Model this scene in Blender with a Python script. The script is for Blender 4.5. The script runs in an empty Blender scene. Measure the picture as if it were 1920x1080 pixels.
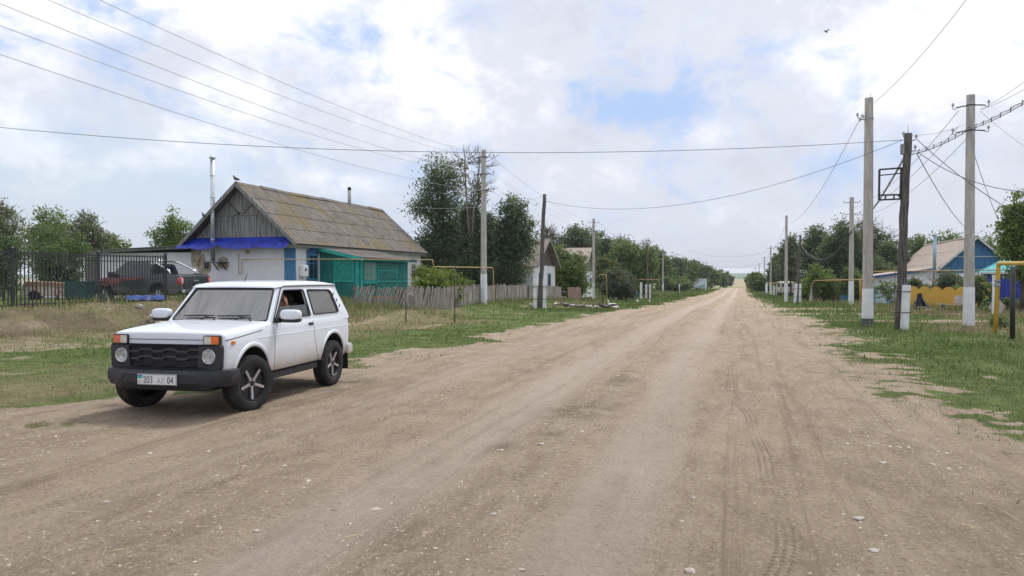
import bpy, bmesh, math, random
import numpy as np
from mathutils import Vector, Matrix, Euler, noise as mnoise
from mathutils.bvhtree import BVHTree
from mathutils.geometry import tessellate_polygon

random.seed(7); RNG = np.random.default_rng(11)
SC = bpy.context.scene
COL = SC.collection
R = math.radians
PI = math.pi

# ------------------------------------------------------------------ camera
F = 1420.0            # focal length in photo pixels (1920 wide)
CH = 1.68             # camera height
PITCH = math.atan(21.0 / F)
cam_d = bpy.data.cameras.new('camera')
cam_d.sensor_width = 36.0
cam_d.lens = F / 1920 * 36.0
cam_d.clip_start = 0.05
cam_d.clip_end = 9000
cam = bpy.data.objects.new('camera', cam_d)
COL.objects.link(cam)
cam.location = (0, 0, CH)
cam.rotation_euler = (PI / 2 - PITCH, 0, 0)
SC.camera = cam

# ------------------------------------------------------------------ world
SUN_EL, SUN_AZ = R(58), R(35)       # azimuth clockwise from +Y (view direction)
world = bpy.data.worlds.new('World'); SC.world = world
world.use_nodes = True
wn = world.node_tree; wn.nodes.clear()

def N(nt, t, **kw):
    n = nt.nodes.new(t)
    for k, v in kw.items():
        if k == 'ins':
            for kk, vv in v.items(): n.inputs[kk].default_value = vv
        else: setattr(n, k, v)
    return n

def math_node(nt, op, a, b=None, c=None, clamp=False):
    n = nt.nodes.new('ShaderNodeMath'); n.operation = op; n.use_clamp = clamp
    for i, v in enumerate((a, b, c)):
        if v is None: continue
        if isinstance(v, (int, float)): n.inputs[i].default_value = v
        else: nt.links.new(v, n.inputs[i])
    return n.outputs[0]

def maprange(nt, v, a, b, c=0.0, d=1.0, smooth=True):
    n = nt.nodes.new('ShaderNodeMapRange')
    if smooth: n.interpolation_type = 'SMOOTHSTEP'
    nt.links.new(v, n.inputs[0])
    for i, x in zip((1, 2, 3, 4), (a, b, c, d)): n.inputs[i].default_value = x
    return n.outputs[0]

def mixc(nt, f, a, b, mode='MIX'):
    n = nt.nodes.new('ShaderNodeMix'); n.data_type = 'RGBA'; n.blend_type = mode
    for s, v in ((n.inputs[0], f), (n.inputs[6], a), (n.inputs[7], b)):
        if isinstance(v, (int, float)): s.default_value = v
        elif isinstance(v, tuple): s.default_value = (*v[:3], 1)
        else: nt.links.new(v, s)
    return n.outputs[2]

def build_world():
    nt = wn; L = nt.links.new
    sky = N(nt, 'ShaderNodeTexSky', sky_type='NISHITA')
    sky.sun_disc = False; sky.sun_elevation = SUN_EL; sky.sun_rotation = SUN_AZ
    sky.air_density = 1.0; sky.dust_density = 1.5; sky.ozone_density = 1.0
    tc = N(nt, 'ShaderNodeTexCoord')
    nrm = N(nt, 'ShaderNodeVectorMath', operation='NORMALIZE'); L(tc.outputs['Generated'], nrm.inputs[0])
    D = nrm.outputs[0]
    sep = N(nt, 'ShaderNodeSeparateXYZ'); L(D, sep.inputs[0])
    z = math_node(nt, 'MAXIMUM', sep.outputs[2], 0.0)
    den = math_node(nt, 'ADD', z, 0.42)
    cx = math_node(nt, 'DIVIDE', sep.outputs[0], den); cy = math_node(nt, 'DIVIDE', sep.outputs[1], den)
    cmb = N(nt, 'ShaderNodeCombineXYZ'); L(cx, cmb.inputs[0]); L(cy, cmb.inputs[1])
    def fbm(scale, detail, rough, off, dist=0.0):
        mp = N(nt, 'ShaderNodeMapping'); mp.inputs[1].default_value = off; mp.inputs[3].default_value = (1, 1, 1.45); L(D, mp.inputs[0])
        n = N(nt, 'ShaderNodeTexNoise', ins={'Scale': scale, 'Detail': detail, 'Roughness': rough, 'Distortion': dist}); L(mp.outputs[0], n.inputs['Vector'])
        return n.outputs[0]
    def blob(px, py, rx, w):     # soft lobe of cloud in one direction of the sky
        v = Vector(((px - 960) / F, 1, (519 - py) / F)).normalized()
        sub = N(nt, 'ShaderNodeVectorMath', operation='SUBTRACT'); L(D, sub.inputs[0]); sub.inputs[1].default_value = v
        sc = N(nt, 'ShaderNodeVectorMath', operation='MULTIPLY'); L(sub.outputs[0], sc.inputs[0])
        sx = F / rx[0]; sz = F / rx[1]; sc.inputs[1].default_value = (sx, sx * .6, sz)
        ln = N(nt, 'ShaderNodeVectorMath', operation='DOT_PRODUCT'); L(sc.outputs[0], ln.inputs[0]); L(sc.outputs[0], ln.inputs[1])
        e = math_node(nt, 'EXPONENT', math_node(nt, 'MULTIPLY', ln.outputs['Value'], -1.0))
        return math_node(nt, 'MULTIPLY', e, w)
    n1 = fbm(5.0, 10, .60, (3.1, 1.7, 0), .35)
    n2 = fbm(15.0, 10, .62, (7.7, 2.2, 4), .4)
    n3 = fbm(8.0, 9, .60, (1.4, 9.2, 2), .3)
    # white, sunlit parts of cloud
    wl = [(780, 110, (130, 110), .40), (360, 225, (90, 50), .26), (440, 170, (70, 45), .22), (420, 20, (190, 50), .40),
          (60, 30, (140, 60), .30), (1750, 110, (200, 110), .34), (1030, 190, (60, 40), .16), (40, 200, (90, 90), .22),
          (60, 290, (120, 30), .16), (655, 345, (70, 22), .30), (1850, 30, (150, 80), .2), (1080, 330, (190, 26), .10),
          (1520, 100, (60, 40), .14), (110, 140, (70, 40), .14), (1340, 250, (40, 25), .18)]
    wd = [(200, 110, (150, 90), -.14), (250, 190, (120, 40), -.12), (1200, 120, (260, 110), -.10), (1500, 330, (200, 90), -.10),
          (900, 300, (200, 60), -.10), (900, 20, (200, 50), -.10), (600, 230, (120, 60), -.08)]
    W = math_node(nt, 'ADD', math_node(nt, 'MULTIPLY', math_node(nt, 'SUBTRACT', n1, .5), 1.25), math_node(nt, 'MULTIPLY', math_node(nt, 'SUBTRACT', n2, .5), 1.1))
    for b in wl + wd: W = math_node(nt, 'ADD', W, blob(b[0], b[1], b[2], b[3] * 1.5))
    # blue gaps
    bl = [(1190, 160, (190, 60), .30), (780, 420, (300, 40), .10), (120, 60, (90, 60), .22), (640, 85, (110, 55), .52), (300, 120, (160, 50), .18), (480, 290, (200, 50), .14), (1270, 215, (170, 34), .26), (1400, 90, (80, 50), .16), (1130, 110, (60, 60), .12), (860, 300, (120, 60), .10), (250, 330, (330, 60), .30),
          (60, 300, (200, 90), .22), (560, 350, (200, 50), .16), (1180, 335, (260, 40), .08), (1650, 300, (200, 90), .10), (1000, 395, (300, 30), .10)]
    B = math_node(nt, 'MULTIPLY', math_node(nt, 'SUBTRACT', n3, .50), 1.9)
    B = math_node(nt, 'ADD', B, math_node(nt, 'MULTIPLY', math_node(nt, 'SUBTRACT', n2, .5), 1.2))
    for b in bl: B = math_node(nt, 'ADD', B, blob(*b))
    Wm2 = maprange(nt, W, -.45, -.02)
    Bm = maprange(nt, B, .02, .66)
    K = 7.8      # x 0.1 background strength x exposure = displayed value
    Wz = maprange(nt, sep.outputs[2], .42, .75, 0.0, .22)  # added: clouds above the view whitened to throw more light on the ground
    Wm = maprange(nt, math_node(nt, 'ADD', W, Wz), .0, .40)
    grey = mixc(nt, Wm2, (.68 * K, .71 * K, .82 * K), (.80 * K, .83 * K, .94 * K))
    cl = mixc(nt, Wm, grey, (1.14 * K, 1.12 * K, 1.15 * K))
    skyc = mixc(nt, 1.0, sky.outputs[0], (1.0, 1.0, 1.0), 'MULTIPLY')
    blue = mixc(nt, .85, skyc, (.42 * K, .62 * K, 1.0 * K))
    c = mixc(nt, math_node(nt, 'MULTIPLY', Bm, .92), cl, blue)
    # cyan-tinged thin veil low on the left, pale band at the horizon
    lowl = math_node(nt, 'ADD', blob(60, 330, (420, 110), .75), blob(300, 400, (500, 60), .4), clamp=True)
    c = mixc(nt, lowl, c, mixc(nt, Wm, (.66 * K, .80 * K, .93 * K), (1.02 * K, 1.06 * K, 1.09 * K)))
    hz = maprange(nt, sep.outputs[2], 0.0, .17, 1.0, 0.0)
    c = mixc(nt, math_node(nt, 'MULTIPLY', hz, .72), c, (.74 * K, .785 * K, .89 * K))
    bg = N(nt, 'ShaderNodeBackground'); bg.inputs[1].default_value = 0.1
    L(c, bg.inputs[0])
    out = N(nt, 'ShaderNodeOutputWorld'); L(bg.outputs[0], out.inputs[0])
build_world()

sun_d = bpy.data.lights.new('sun', 'SUN'); sun_d.energy = 2.2; sun_d.angle = R(10); sun_d.color = (1, .95, .88)
sun = bpy.data.objects.new('sun', sun_d); COL.objects.link(sun)
sv = Vector((math.sin(SUN_AZ) * math.cos(SUN_EL), math.cos(SUN_AZ) * math.cos(SUN_EL), math.sin(SUN_EL)))
sun.rotation_euler = sv.to_track_quat('Z', 'Y').to_euler()
SC.view_settings.view_transform = 'Standard'; SC.view_settings.look = 'None'
SC.view_settings.exposure = 0.36; SC.view_settings.gamma = 1.0
SC.render.engine = 'CYCLES'
SC.cycles.use_denoising = True
SC.cycles.max_bounces = 8; SC.cycles.diffuse_bounces = 3; SC.cycles.transparent_max_bounces = 12
SC.cycles.volume_bounces = 0
world.cycles.sampling_method = 'AUTOMATIC'

# ------------------------------------------------------------------ terrain maths
RA = math.atan2(1388 - 960, F)                       # road heading
U = np.array([math.sin(RA), math.cos(RA)]); V = np.array([math.cos(RA), -math.sin(RA)])
def XY(s, t): return U[0] * s + V[0] * t, U[1] * s + V[1] * t
def ST(x, y): return x * U[0] + y * U[1], x * V[0] + y * V[1]

def _hash(ix, iy, k):
    h = (ix * 374761393 + iy * 668265263 + k * 974711) & 0xffffffff
    h = ((h ^ (h >> 13)) * 1274126177) & 0xffffffff
    return ((h ^ (h >> 16)) & 0xffff) / 65535.0
def vnoise(x, y, k=0):
    x = np.asarray(x, float); y = np.asarray(y, float)
    ix = np.floor(x).astype(np.int64); iy = np.floor(y).astype(np.int64)
    fx = x - ix; fy = y - iy; fx = fx * fx * (3 - 2 * fx); fy = fy * fy * (3 - 2 * fy)
    a = _hash(ix, iy, k); b = _hash(ix + 1, iy, k); c = _hash(ix, iy + 1, k); d = _hash(ix + 1, iy + 1, k)
    return (a * (1 - fx) + b * fx) * (1 - fy) + (c * (1 - fx) + d * fx) * fy
def fbm(x, y, o=4, k=0):
    r = 0; a = .5; n = 0
    for i in range(o):
        r = r + a * vnoise(x * 2 ** i, y * 2 ** i, k + i * 7); n += a; a *= .5
    return r / n
def ss(a, b, x):
    q = np.clip((x - a) / (b - a), 0, 1); return q * q * (3 - 2 * q)

PS = [-100, 35, 60, 72, 120, 160, 300, 450, 800, 1500, 3000, 6000]
PZ = [0, 0, -.40, -.62, -1.15, -1.40, -2.3, -3.2, -3.6, -1.8, 12, 30]
def left_edge(s): return np.interp(s, [-10, 5, 7.5, 9, 12.4, 20, 44, 200], [-30, -13, -9.7, -8.3, -7.1, -6.7, -5.8, -5.2])
def right_edge(s): return np.interp(s, [0, 5, 8.3, 11, 17.6, 27.8, 45, 200], [4.4, 3.3, 2.7, 2.15, 1.9, 1.5, 1.3, 1.0])
def gz(x, y, fine=False):
    s, t = ST(np.asarray(x, float), np.asarray(y, float))
    z = np.interp(s, PS, PZ)
    fade = 1 - ss(44, 75, s) * .75
    pl = .36 * ss(-10.2, -12.8, t) if False else .36 * (1 - ss(-12.8, -10.2, t))
    pl = pl + .22 * (1 - ss(-19, -14, t))
    bank = (.12 * (1 - ss(-17, -11, t)) + .62 * (1 - ss(-20.4, -17.6, t)))
    m = ss(24.2, 28, s)
    z = z + (pl * m + bank * (1 - m)) * fade * (1 - ss(200, 400, s))
    z = z + .25 * ss(12, 26, t) * (1 - ss(120, 300, s)) * 0
    return z
def gzf(x, y):
    s, t = ST(x, y)
    z = gz(x, y)
    near = 1 - ss(25, 45, s)
    tr = track(s, t)
    z = z - .035 * tr * near
    inroad = ss(0, 1, t - left_edge(s)) * (1 - ss(-.4, .6, t - right_edge(s)))
    z = z + near * inroad * ((fbm(s * .35, t * 2.2, 4, 5) - .5) * .07 + (fbm(s * 3, t * 3, 3, 9) - .5) * .025)
    z = z + near * (1 - inroad) * (fbm(s * .9, t * .9, 4, 21) - .5) * .12
    z = z + .02 * np.exp(-((t + 1.85) / .35) ** 2) * near
    far = 1 - ss(60, 120, s)
    z = z + far * (1 - near) * (fbm(s * .3, t * .5, 3, 33) - .5) * .08
    bankm = (1 - ss(-16, -14.5, t)) * (ss(-24, -20, t)) * (1 - ss(25, 28, s))
    z = z + bankm * (fbm(s * .8, t * 1.1, 4, 44) - .5) * .30
    return z
def track(s, t):
    w = (vnoise(s * .12, s * 0, 3) - .5) * .25
    a = np.exp(-((t + 2.75 + w) / .42) ** 4); b = np.exp(-((t + 1.0 + w) / .40) ** 4)
    c = .45 * np.exp(-((t + 4.6 + w + .02 * s) / .40) ** 4) * ss(6, 12, s)
    return np.clip(a + b + c, 0, 1)

def ray(px, py):
    f = np.array([0, math.cos(PITCH), -math.sin(PITCH)]); u = np.array([0, math.sin(PITCH), math.cos(PITCH)])
    return f + np.array([1, 0, 0]) * (px - 960) / F + u * (540 - py) / F
def P(px, py, Y):
    d = ray(px, py); k = Y / d[1]; return (d[0] * k, Y, CH + d[2] * k)
def at(px, Y):
    """ground point at depth Y in the direction of photo column px"""
    x = (px - 960) / F * Y * 1.0; return (x, Y, float(gz(x, Y)))
def H(py, Y): return P(960, py, Y)[2]

# ------------------------------------------------------------------ object helpers
def tag(o, label=None, cat=None, group=None, kind=None):
    if label: o['label'] = label
    if cat: o['category'] = cat
    if group: o['group'] = group
    if kind: o['kind'] = kind
    return o
def empty(name, loc=(0, 0, 0), rz=0, label=None, cat=None, group=None):
    o = bpy.data.objects.new(name, None); COL.objects.link(o); o.location = loc; o.rotation_euler = (0, 0, rz)
    o.empty_display_size = .2
    return tag(o, label, cat, group)
def link(name, me, mats=(), parent=None, loc=None):
    o = bpy.data.objects.new(name, me); COL.objects.link(o)
    for m in (mats if isinstance(mats, (list, tuple)) else [mats]):
        if m is not None: me.materials.append(m)
    if parent is not None: o.parent = parent
    if loc is not None: o.location = loc
    return o
def copy_tree(o, parent=None):
    c = o.copy(); COL.objects.link(c)
    if parent is not None: c.parent = parent
    for ch in [x for x in bpy.data.objects if x.parent == o]: copy_tree(ch, c)
    return c
def mesh_np(name, v, f, smooth=False):
    me = bpy.data.meshes.new(name); v = np.asarray(v, np.float32); f = np.asarray(f, np.int32)
    k = f.shape[1]
    me.vertices.add(len(v)); me.vertices.foreach_set('co', v.ravel())
    me.loops.add(f.size); me.loops.foreach_set('vertex_index', f.ravel())
    me.polygons.add(len(f)); me.polygons.foreach_set('loop_start', np.arange(0, f.size, k, dtype=np.int32))
    me.polygons.foreach_set('loop_total', np.full(len(f), k, np.int32))
    if smooth: me.polygons.foreach_set('use_smooth', np.ones(len(f), bool))
    me.update(calc_edges=True); me.validate()
    return me

class MB:
    def __init__(s): s.v = []; s.f = []; s.m = []; s.sm = []
    def add(s, vs, fs, m=0, smooth=False):
        b = len(s.v); s.v += [tuple(p) for p in vs]
        for f in fs: s.f.append(tuple(b + i for i in f)); s.m.append(m); s.sm.append(smooth)
        return s
    def box(s, c, d, rot=None, m=0, taper=1.0):
        x, y, z = (q / 2 for q in d); vs = []
        for k, zz in ((1, -z), (taper, z)):
            for a, b in ((-x, -y), (x, -y), (x, y), (-x, y)): vs.append(Vector((a * k, b * k, zz)))
        if rot is not None:
            M = rot if isinstance(rot, Matrix) else Euler(rot).to_matrix(); vs = [M @ q for q in vs]
        vs = [q + Vector(c) for q in vs]
        return s.add(vs, [(3, 2, 1, 0), (4, 5, 6, 7), (0, 1, 5, 4), (1, 2, 6, 5), (2, 3, 7, 6), (3, 0, 4, 7)], m)
    def bar(s, a, b, w, h=None, m=0):
        a = Vector(a); b = Vector(b); d = b - a; q = d.to_track_quat('Y', 'Z').to_matrix()
        return s.box((a + b) / 2, (w, d.length, h or w), q, m)
    def tube(s, pts, r, n=8, m=0, caps=True, smooth=True, flat=1.0, up=None):
        pts = [Vector(p) for p in pts]; rs = r if isinstance(r, (list, tuple)) else [r] * len(pts)
        vs = []; fs = []; prev = None
        for i, p in enumerate(pts):
            d = (pts[min(i + 1, len(pts) - 1)] - pts[max(i - 1, 0)]).normalized()
            if prev is None:
                a = Vector(up) if up else (Vector((0, 0, 1)) if abs(d.z) < .9 else Vector((1, 0, 0)))
                prev = (a - d * a.dot(d)).normalized()
            else: prev = (prev - d * prev.dot(d)).normalized()
            b = d.cross(prev)
            for k in range(n):
                an = 2 * PI * k / n; vs.append(p + prev * math.cos(an) * rs[i] * flat + b * math.sin(an) * rs[i])
        for i in range(len(pts) - 1):
            for k in range(n):
                k2 = (k + 1) % n; fs.append((i * n + k, i * n + k2, (i + 1) * n + k2, (i + 1) * n + k))
        s.add(vs, fs, m, smooth)
        if caps:
            b = len(s.v) - len(vs)
            s.f.append(tuple(b + k for k in range(n))[::-1]); s.m.append(m); s.sm.append(False)
            s.f.append(tuple(b + (len(pts) - 1) * n + k for k in range(n))); s.m.append(m); s.sm.append(False)
        return s
    def grid(s, pts, m=0, smooth=True, closed_u=False, closed_v=False):
        nu = len(pts); nv = len(pts[0]); vs = [p for row in pts for p in row]; fs = []
        for i in range(nu if closed_u else nu - 1):
            for j in range(nv if closed_v else nv - 1):
                i2 = (i + 1) % nu; j2 = (j + 1) % nv
                fs.append((i * nv + j, i * nv + j2, i2 * nv + j2, i2 * nv + j))
        return s.add(vs, fs, m, smooth)
    def rbox(s, c, d, e=4, m=0, rot=None, nu=24, nv=14):
        sg = lambda a: math.copysign(abs(a) ** (2 / e), a); rows = []; M = rot if rot is not None else Matrix.Identity(3)
        for i in range(nv + 1):
            ph = -PI / 2 + PI * i / nv
            rows.append([Vector(c) + M @ Vector((sg(math.cos(ph)) * sg(math.cos(2 * PI * k / nu)) * d[0] / 2, sg(math.cos(ph)) * sg(math.sin(2 * PI * k / nu)) * d[1] / 2, sg(math.sin(ph)) * d[2] / 2)) for k in range(nu)])
        return s.grid(rows, m, True, closed_v=True)
    def lathe(s, prof, M, n=24, m=0, smooth=True):
        """prof: (radius, height) list; M maps local z axis"""
        rows = [[M @ Vector((r * math.cos(2 * PI * k / n), r * math.sin(2 * PI * k / n), h)) for k in range(n)] for r, h in prof]
        return s.grid(rows, m, smooth, closed_v=True)
    def plate(s, outer, holes, fn, th, m=0, edge_m=None):
        """2D polygon with holes, mapped by fn(u, v, w) with thickness th along w"""
        loops = [outer] + list(holes)
        tris = tessellate_polygon([[Vector((p[0], p[1], 0)) for p in l] for l in loops])
        flat = [p for l in loops for p in l]
        n = len(flat)
        vs = [fn(p[0], p[1], 0) for p in flat] + [fn(p[0], p[1], th) for p in flat]
        fs = [tuple(t) for t in tris] + [tuple(n + i for i in t[::-1]) for t in tris]
        s.add(vs, fs, m)
        b = len(s.v) - 2 * n; o = 0
        for l in loops:
            for i in range(len(l)):
                j = (i + 1) % len(l); s.f.append((b + o + i, b + o + j, b + n + o + j, b + n + o + i)); s.m.append(m if edge_m is None else edge_m); s.sm.append(False)
            o += len(l)
        return s
    def build(s, name, mats, parent=None, bevel=0, recalc=True, autosmooth=None, loc=None, seg=2):
        me = bpy.data.meshes.new(name); me.from_pydata([tuple(q) for q in s.v], [], s.f)
        me.polygons.foreach_set('material_index', s.m); me.polygons.foreach_set('use_smooth', s.sm)
        me.update()
        if recalc or bevel:
            bm = bmesh.new(); bm.from_mesh(me)
            if recalc: bmesh.ops.recalc_face_normals(bm, faces=bm.faces)
            if bevel:
                es = [e for e in bm.edges if len(e.link_faces) == 2 and e.calc_face_angle(0) > R(30)]
                bmesh.ops.bevel(bm, geom=es, offset=bevel, segments=seg, affect='EDGES', clamp_overlap=True)
            bm.to_mesh(me); bm.free()
        if autosmooth is not None:
            me.polygons.foreach_set('use_smooth', [True] * len(me.polygons))
            me.set_sharp_from_angle(angle=R(autosmooth))
        return link(name, me, mats, parent, loc)

def rounded(pts, r, n=4):
    out = []; k = len(pts); rr = r if isinstance(r, (list, tuple)) else [r] * k
    for i in range(k):
        a = Vector(pts[i - 1]); b = Vector(pts[i]); c = Vector(pts[(i + 1) % k])
        d1 = (a - b); d2 = (c - b); q = min(rr[i], d1.length * .45, d2.length * .45)
        p1 = b + d1.normalized() * q; p2 = b + d2.normalized() * q
        for j in range(n + 1):
            w = j / n; out.append(tuple((p1 * (1 - w) + b * w) * (1 - w) + (b * (1 - w) + p2 * w) * w))
    return out
def evaluated(o, mods):
    for t, kw in mods:
        md = o.modifiers.new(t, t)
        for k, v in kw.items(): setattr(md, k, v)
    dg = bpy.context.evaluated_depsgraph_get(); dg.update()
    me = bpy.data.meshes.new_from_object(o.evaluated_get(dg)); o.modifiers.clear(); old = o.data; o.data = me
    return o

# ------------------------------------------------------------------ materials
def mat(name, col, rough=.7, metal=0.0, var=.12, scale=3.0, bump=0.0, bscale=None, spec=.5, col2=None, stretch=(1, 1, 1), coat=0, dirt=None):
    m = bpy.data.materials.new(name); m.use_nodes = True; nt = m.node_tree; L = nt.links.new
    b = nt.nodes['Principled BSDF']
    b.inputs['Roughness'].default_value = rough; b.inputs['Metallic'].default_value = metal
    b.inputs['Specular IOR Level'].default_value = spec; b.inputs['Coat Weight'].default_value = coat
    tc = N(nt, 'ShaderNodeTexCoord'); mp = N(nt, 'ShaderNodeMapping'); L(tc.outputs['Object'], mp.inputs[0]); mp.inputs[3].default_value = stretch
    n = N(nt, 'ShaderNodeTexNoise', ins={'Scale': scale, 'Detail': 8, 'Roughness': .62}); L(mp.outputs[0], n.inputs['Vector'])
    lo = tuple(c * (1 - var) for c in col) if col2 is None else col2
    hi = tuple(min(1, c * (1 + var)) for c in col) if col2 is None else col
    f = maprange(nt, n.outputs[0], .34, .66)
    c = mixc(nt, f, lo, hi)
    if dirt is not None:      # (colour, scale, threshold)
        n2 = N(nt, 'ShaderNodeTexNoise', ins={'Scale': dirt[1], 'Detail': 9, 'Roughness': .7}); L(mp.outputs[0], n2.inputs['Vector'])
        c = mixc(nt, maprange(nt, n2.outputs[0], dirt[2], dirt[2] + .1), c, dirt[0])
    L(c, b.inputs['Base Color'])
    if bump:
        n3 = N(nt, 'ShaderNodeTexNoise', ins={'Scale': bscale or scale * 6, 'Detail': 6, 'Roughness': .6}); L(mp.outputs[0], n3.inputs['Vector'])
        bp = N(nt, 'ShaderNodeBump', ins={'Strength': 1.0, 'Distance': bump}); L(n3.outputs[0], bp.inputs['Height']); L(bp.outputs[0], b.inputs['Normal'])
    return m
def leaf_mat(name, dark, light, trans=.35):
    m = bpy.data.materials.new(name); m.use_nodes = True; nt = m.node_tree; L = nt.links.new; nt.nodes.clear()
    at_ = N(nt, 'ShaderNodeAttribute', attribute_name='lv')
    c = mixc(nt, at_.outputs['Fac'], dark, light)
    d = N(nt, 'ShaderNodeBsdfPrincipled'); d.inputs['Roughness'].default_value = .55; d.inputs['Specular IOR Level'].default_value = .3; L(c, d.inputs['Base Color'])
    t = N(nt, 'ShaderNodeBsdfTranslucent'); c2 = mixc(nt, .5, c, (.25, .32, .04)); L(c2, t.inputs[0])
    mx = N(nt, 'ShaderNodeMixShader'); mx.inputs[0].default_value = trans; L(d.outputs[0], mx.inputs[1]); L(t.outputs[0], mx.inputs[2])
    o = N(nt, 'ShaderNodeOutputMaterial'); L(mx.outputs[0], o.inputs[0])
    return m
def glass_mat(name, tint, ior=1.6, rough=.02, density=.5):
    m = bpy.data.materials.new(name); m.use_nodes = True; nt = m.node_tree; L = nt.links.new; nt.nodes.clear()
    f0 = ((ior - 1) / (ior + 1)) ** 2
    ge = N(nt, 'ShaderNodeNewGeometry'); dt = N(nt, 'ShaderNodeVectorMath', operation='DOT_PRODUCT'); L(ge.outputs['Normal'], dt.inputs[0]); L(ge.outputs['Incoming'], dt.inputs[1])
    fac = math_node(nt, 'POWER', math_node(nt, 'SUBTRACT', 1.0, math_node(nt, 'ABSOLUTE', dt.outputs['Value'])), 5.0)
    fac = math_node(nt, 'ADD', math_node(nt, 'MULTIPLY', fac, 1 - f0), f0)
    tr = N(nt, 'ShaderNodeBsdfTransparent'); tr.inputs[0].default_value = (*tint, 1)
    gl = N(nt, 'ShaderNodeBsdfGlossy'); gl.inputs['Roughness'].default_value = rough
    df = N(nt, 'ShaderNodeBsdfDiffuse'); df.inputs[0].default_value = (.35, .34, .32, 1)
    mx0 = N(nt, 'ShaderNodeMixShader'); mx0.inputs[0].default_value = density; L(tr.outputs[0], mx0.inputs[1]); L(df.outputs[0], mx0.inputs[2])
    mx = N(nt, 'ShaderNodeMixShader'); L(fac, mx.inputs[0]); L(mx0.outputs[0], mx.inputs[1]); L(gl.outputs[0], mx.inputs[2])
    o = N(nt, 'ShaderNodeOutputMaterial'); L(mx.outputs[0], o.inputs[0])
    return m

M_ = {}
def defmats():
    M_['concrete'] = mat('weathered_concrete', (.43, .41, .38), .9, var=.18, scale=2.5, bump=.01, stretch=(4, 4, .7), dirt=((.2, .195, .185), 3, .62))
    M_['white'] = mat('limewash_white', (.74, .75, .78), .85, var=.08, scale=4, bump=.004, dirt=((.42, .41, .39), 5, .64))
    M_['oldwood'] = mat('grey_weathered_wood', (.24, .225, .205), .9, scale=5, col2=(.11, .10, .095), bump=.01, stretch=(6, 6, .5))
    M_['polewood'] = mat('dark_pole_wood', (.15, .135, .125), .9, scale=4, col2=(.055, .05, .048), bump=.015, stretch=(5, 5, .5))
    M_['picket'] = mat('pale_grey_picket_wood', (.42, .39, .36), .9, scale=3, col2=(.23, .21, .19), bump=.006, stretch=(4, 4, .4))
    M_['boards'] = mat('grey_gable_boards', (.29, .29, .28), .9, scale=2.2, col2=(.13, .13, .125), bump=.01, stretch=(7, 7, .5))
    M_['iron'] = mat('black_painted_iron', (.022, .024, .028), .5, var=.3, scale=6)
    M_['steel'] = mat('dull_steel', (.30, .30, .31), .5, metal=.7, scale=8)
    M_['galv'] = mat('galvanised_flue', (.58, .62, .66), .35, metal=.75, var=.12, scale=4)
    M_['rust'] = mat('rusty_iron', (.22, .10, .05), .85, scale=5, col2=(.10, .06, .045), bump=.004)
    M_['gas'] = mat('ochre_gas_pipe_paint', (.44, .31, .14), .6, var=.2, scale=4)
    M_['gasy'] = mat('yellow_gas_pipe_paint', (.58, .37, .05), .5, var=.14, scale=5, dirt=((.35, .2, .05), 7, .66))
    M_['wire'] = mat('overhead_wire', (.10, .10, .105), .6)
    M_['wirel'] = mat('thin_aluminium_wire', (.38, .38, .40), .5)
    M_['cable'] = mat('thick_cable', (.07, .07, .075), .7)
    M_['insul'] = mat('porcelain_insulator', (.42, .41, .40), .3)
    M_['plaster'] = mat('whitewashed_plaster', (.76, .76, .80), .9, var=.05, scale=1.2, bump=.012, bscale=5, dirt=((.50, .47, .43), 1.3, .66))
    M_['clay'] = mat('bare_clay_plaster', (.50, .43, .33), .95, scale=4, col2=(.30, .26, .20), bump=.02)
    M_['teal'] = mat('teal_paint', (.008, .20, .175), .65, scale=2.0, col2=(.005, .125, .12), bump=.006, dirt=((.05, .20, .19), 4, .63))
    M_['teal2'] = mat('bright_teal_paint', (.012, .32, .26), .6, scale=3, col2=(.008, .21, .18))
    M_['tealtrim'] = mat('teal_trim_paint', (.02, .36, .32), .6, var=.2, scale=5)
    M_['blue'] = mat('sky_blue_paint', (.07, .24, .44), .65, scale=4, col2=(.045, .16, .33), stretch=(5, 5, .6), bump=.005)
    M_['blue2'] = mat('deep_blue_paint', (.025, .11, .33), .55, scale=4, col2=(.018, .07, .24))
    M_['tarp'] = mat('ultramarine_tarp', (.014, .040, .44), .4, scale=3, col2=(.010, .024, .27), bump=.02, bscale=7)
    M_['darkglass'] = mat('dark_window_glass', (.035, .04, .045), .08, var=.3, scale=2)
    M_['curtain'] = mat('faded_curtain', (.50, .48, .43), .9, scale=6, col2=(.20, .20, .19), stretch=(9, 9, .3))
    M_['black'] = mat('black_rubber', (.012, .012, .013), .75, var=.3)
    M_['tree_bark'] = mat('bark', (.10, .08, .065), .95, scale=6, col2=(.045, .038, .03), bump=.02)
    M_['bark_pale'] = mat('pale_dead_bark', (.24, .21, .19), .95, scale=6, col2=(.13, .11, .10))
    M_['ochre'] = mat('ochre_yellow_paint', (.70, .43, .06), .7, scale=4, col2=(.55, .33, .05), stretch=(5, 5, .6), bump=.004)
    M_['stone'] = mat('limestone', (.50, .46, .41), .9, scale=7, col2=(.32, .28, .24), bump=.01)
defmats()
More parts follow.
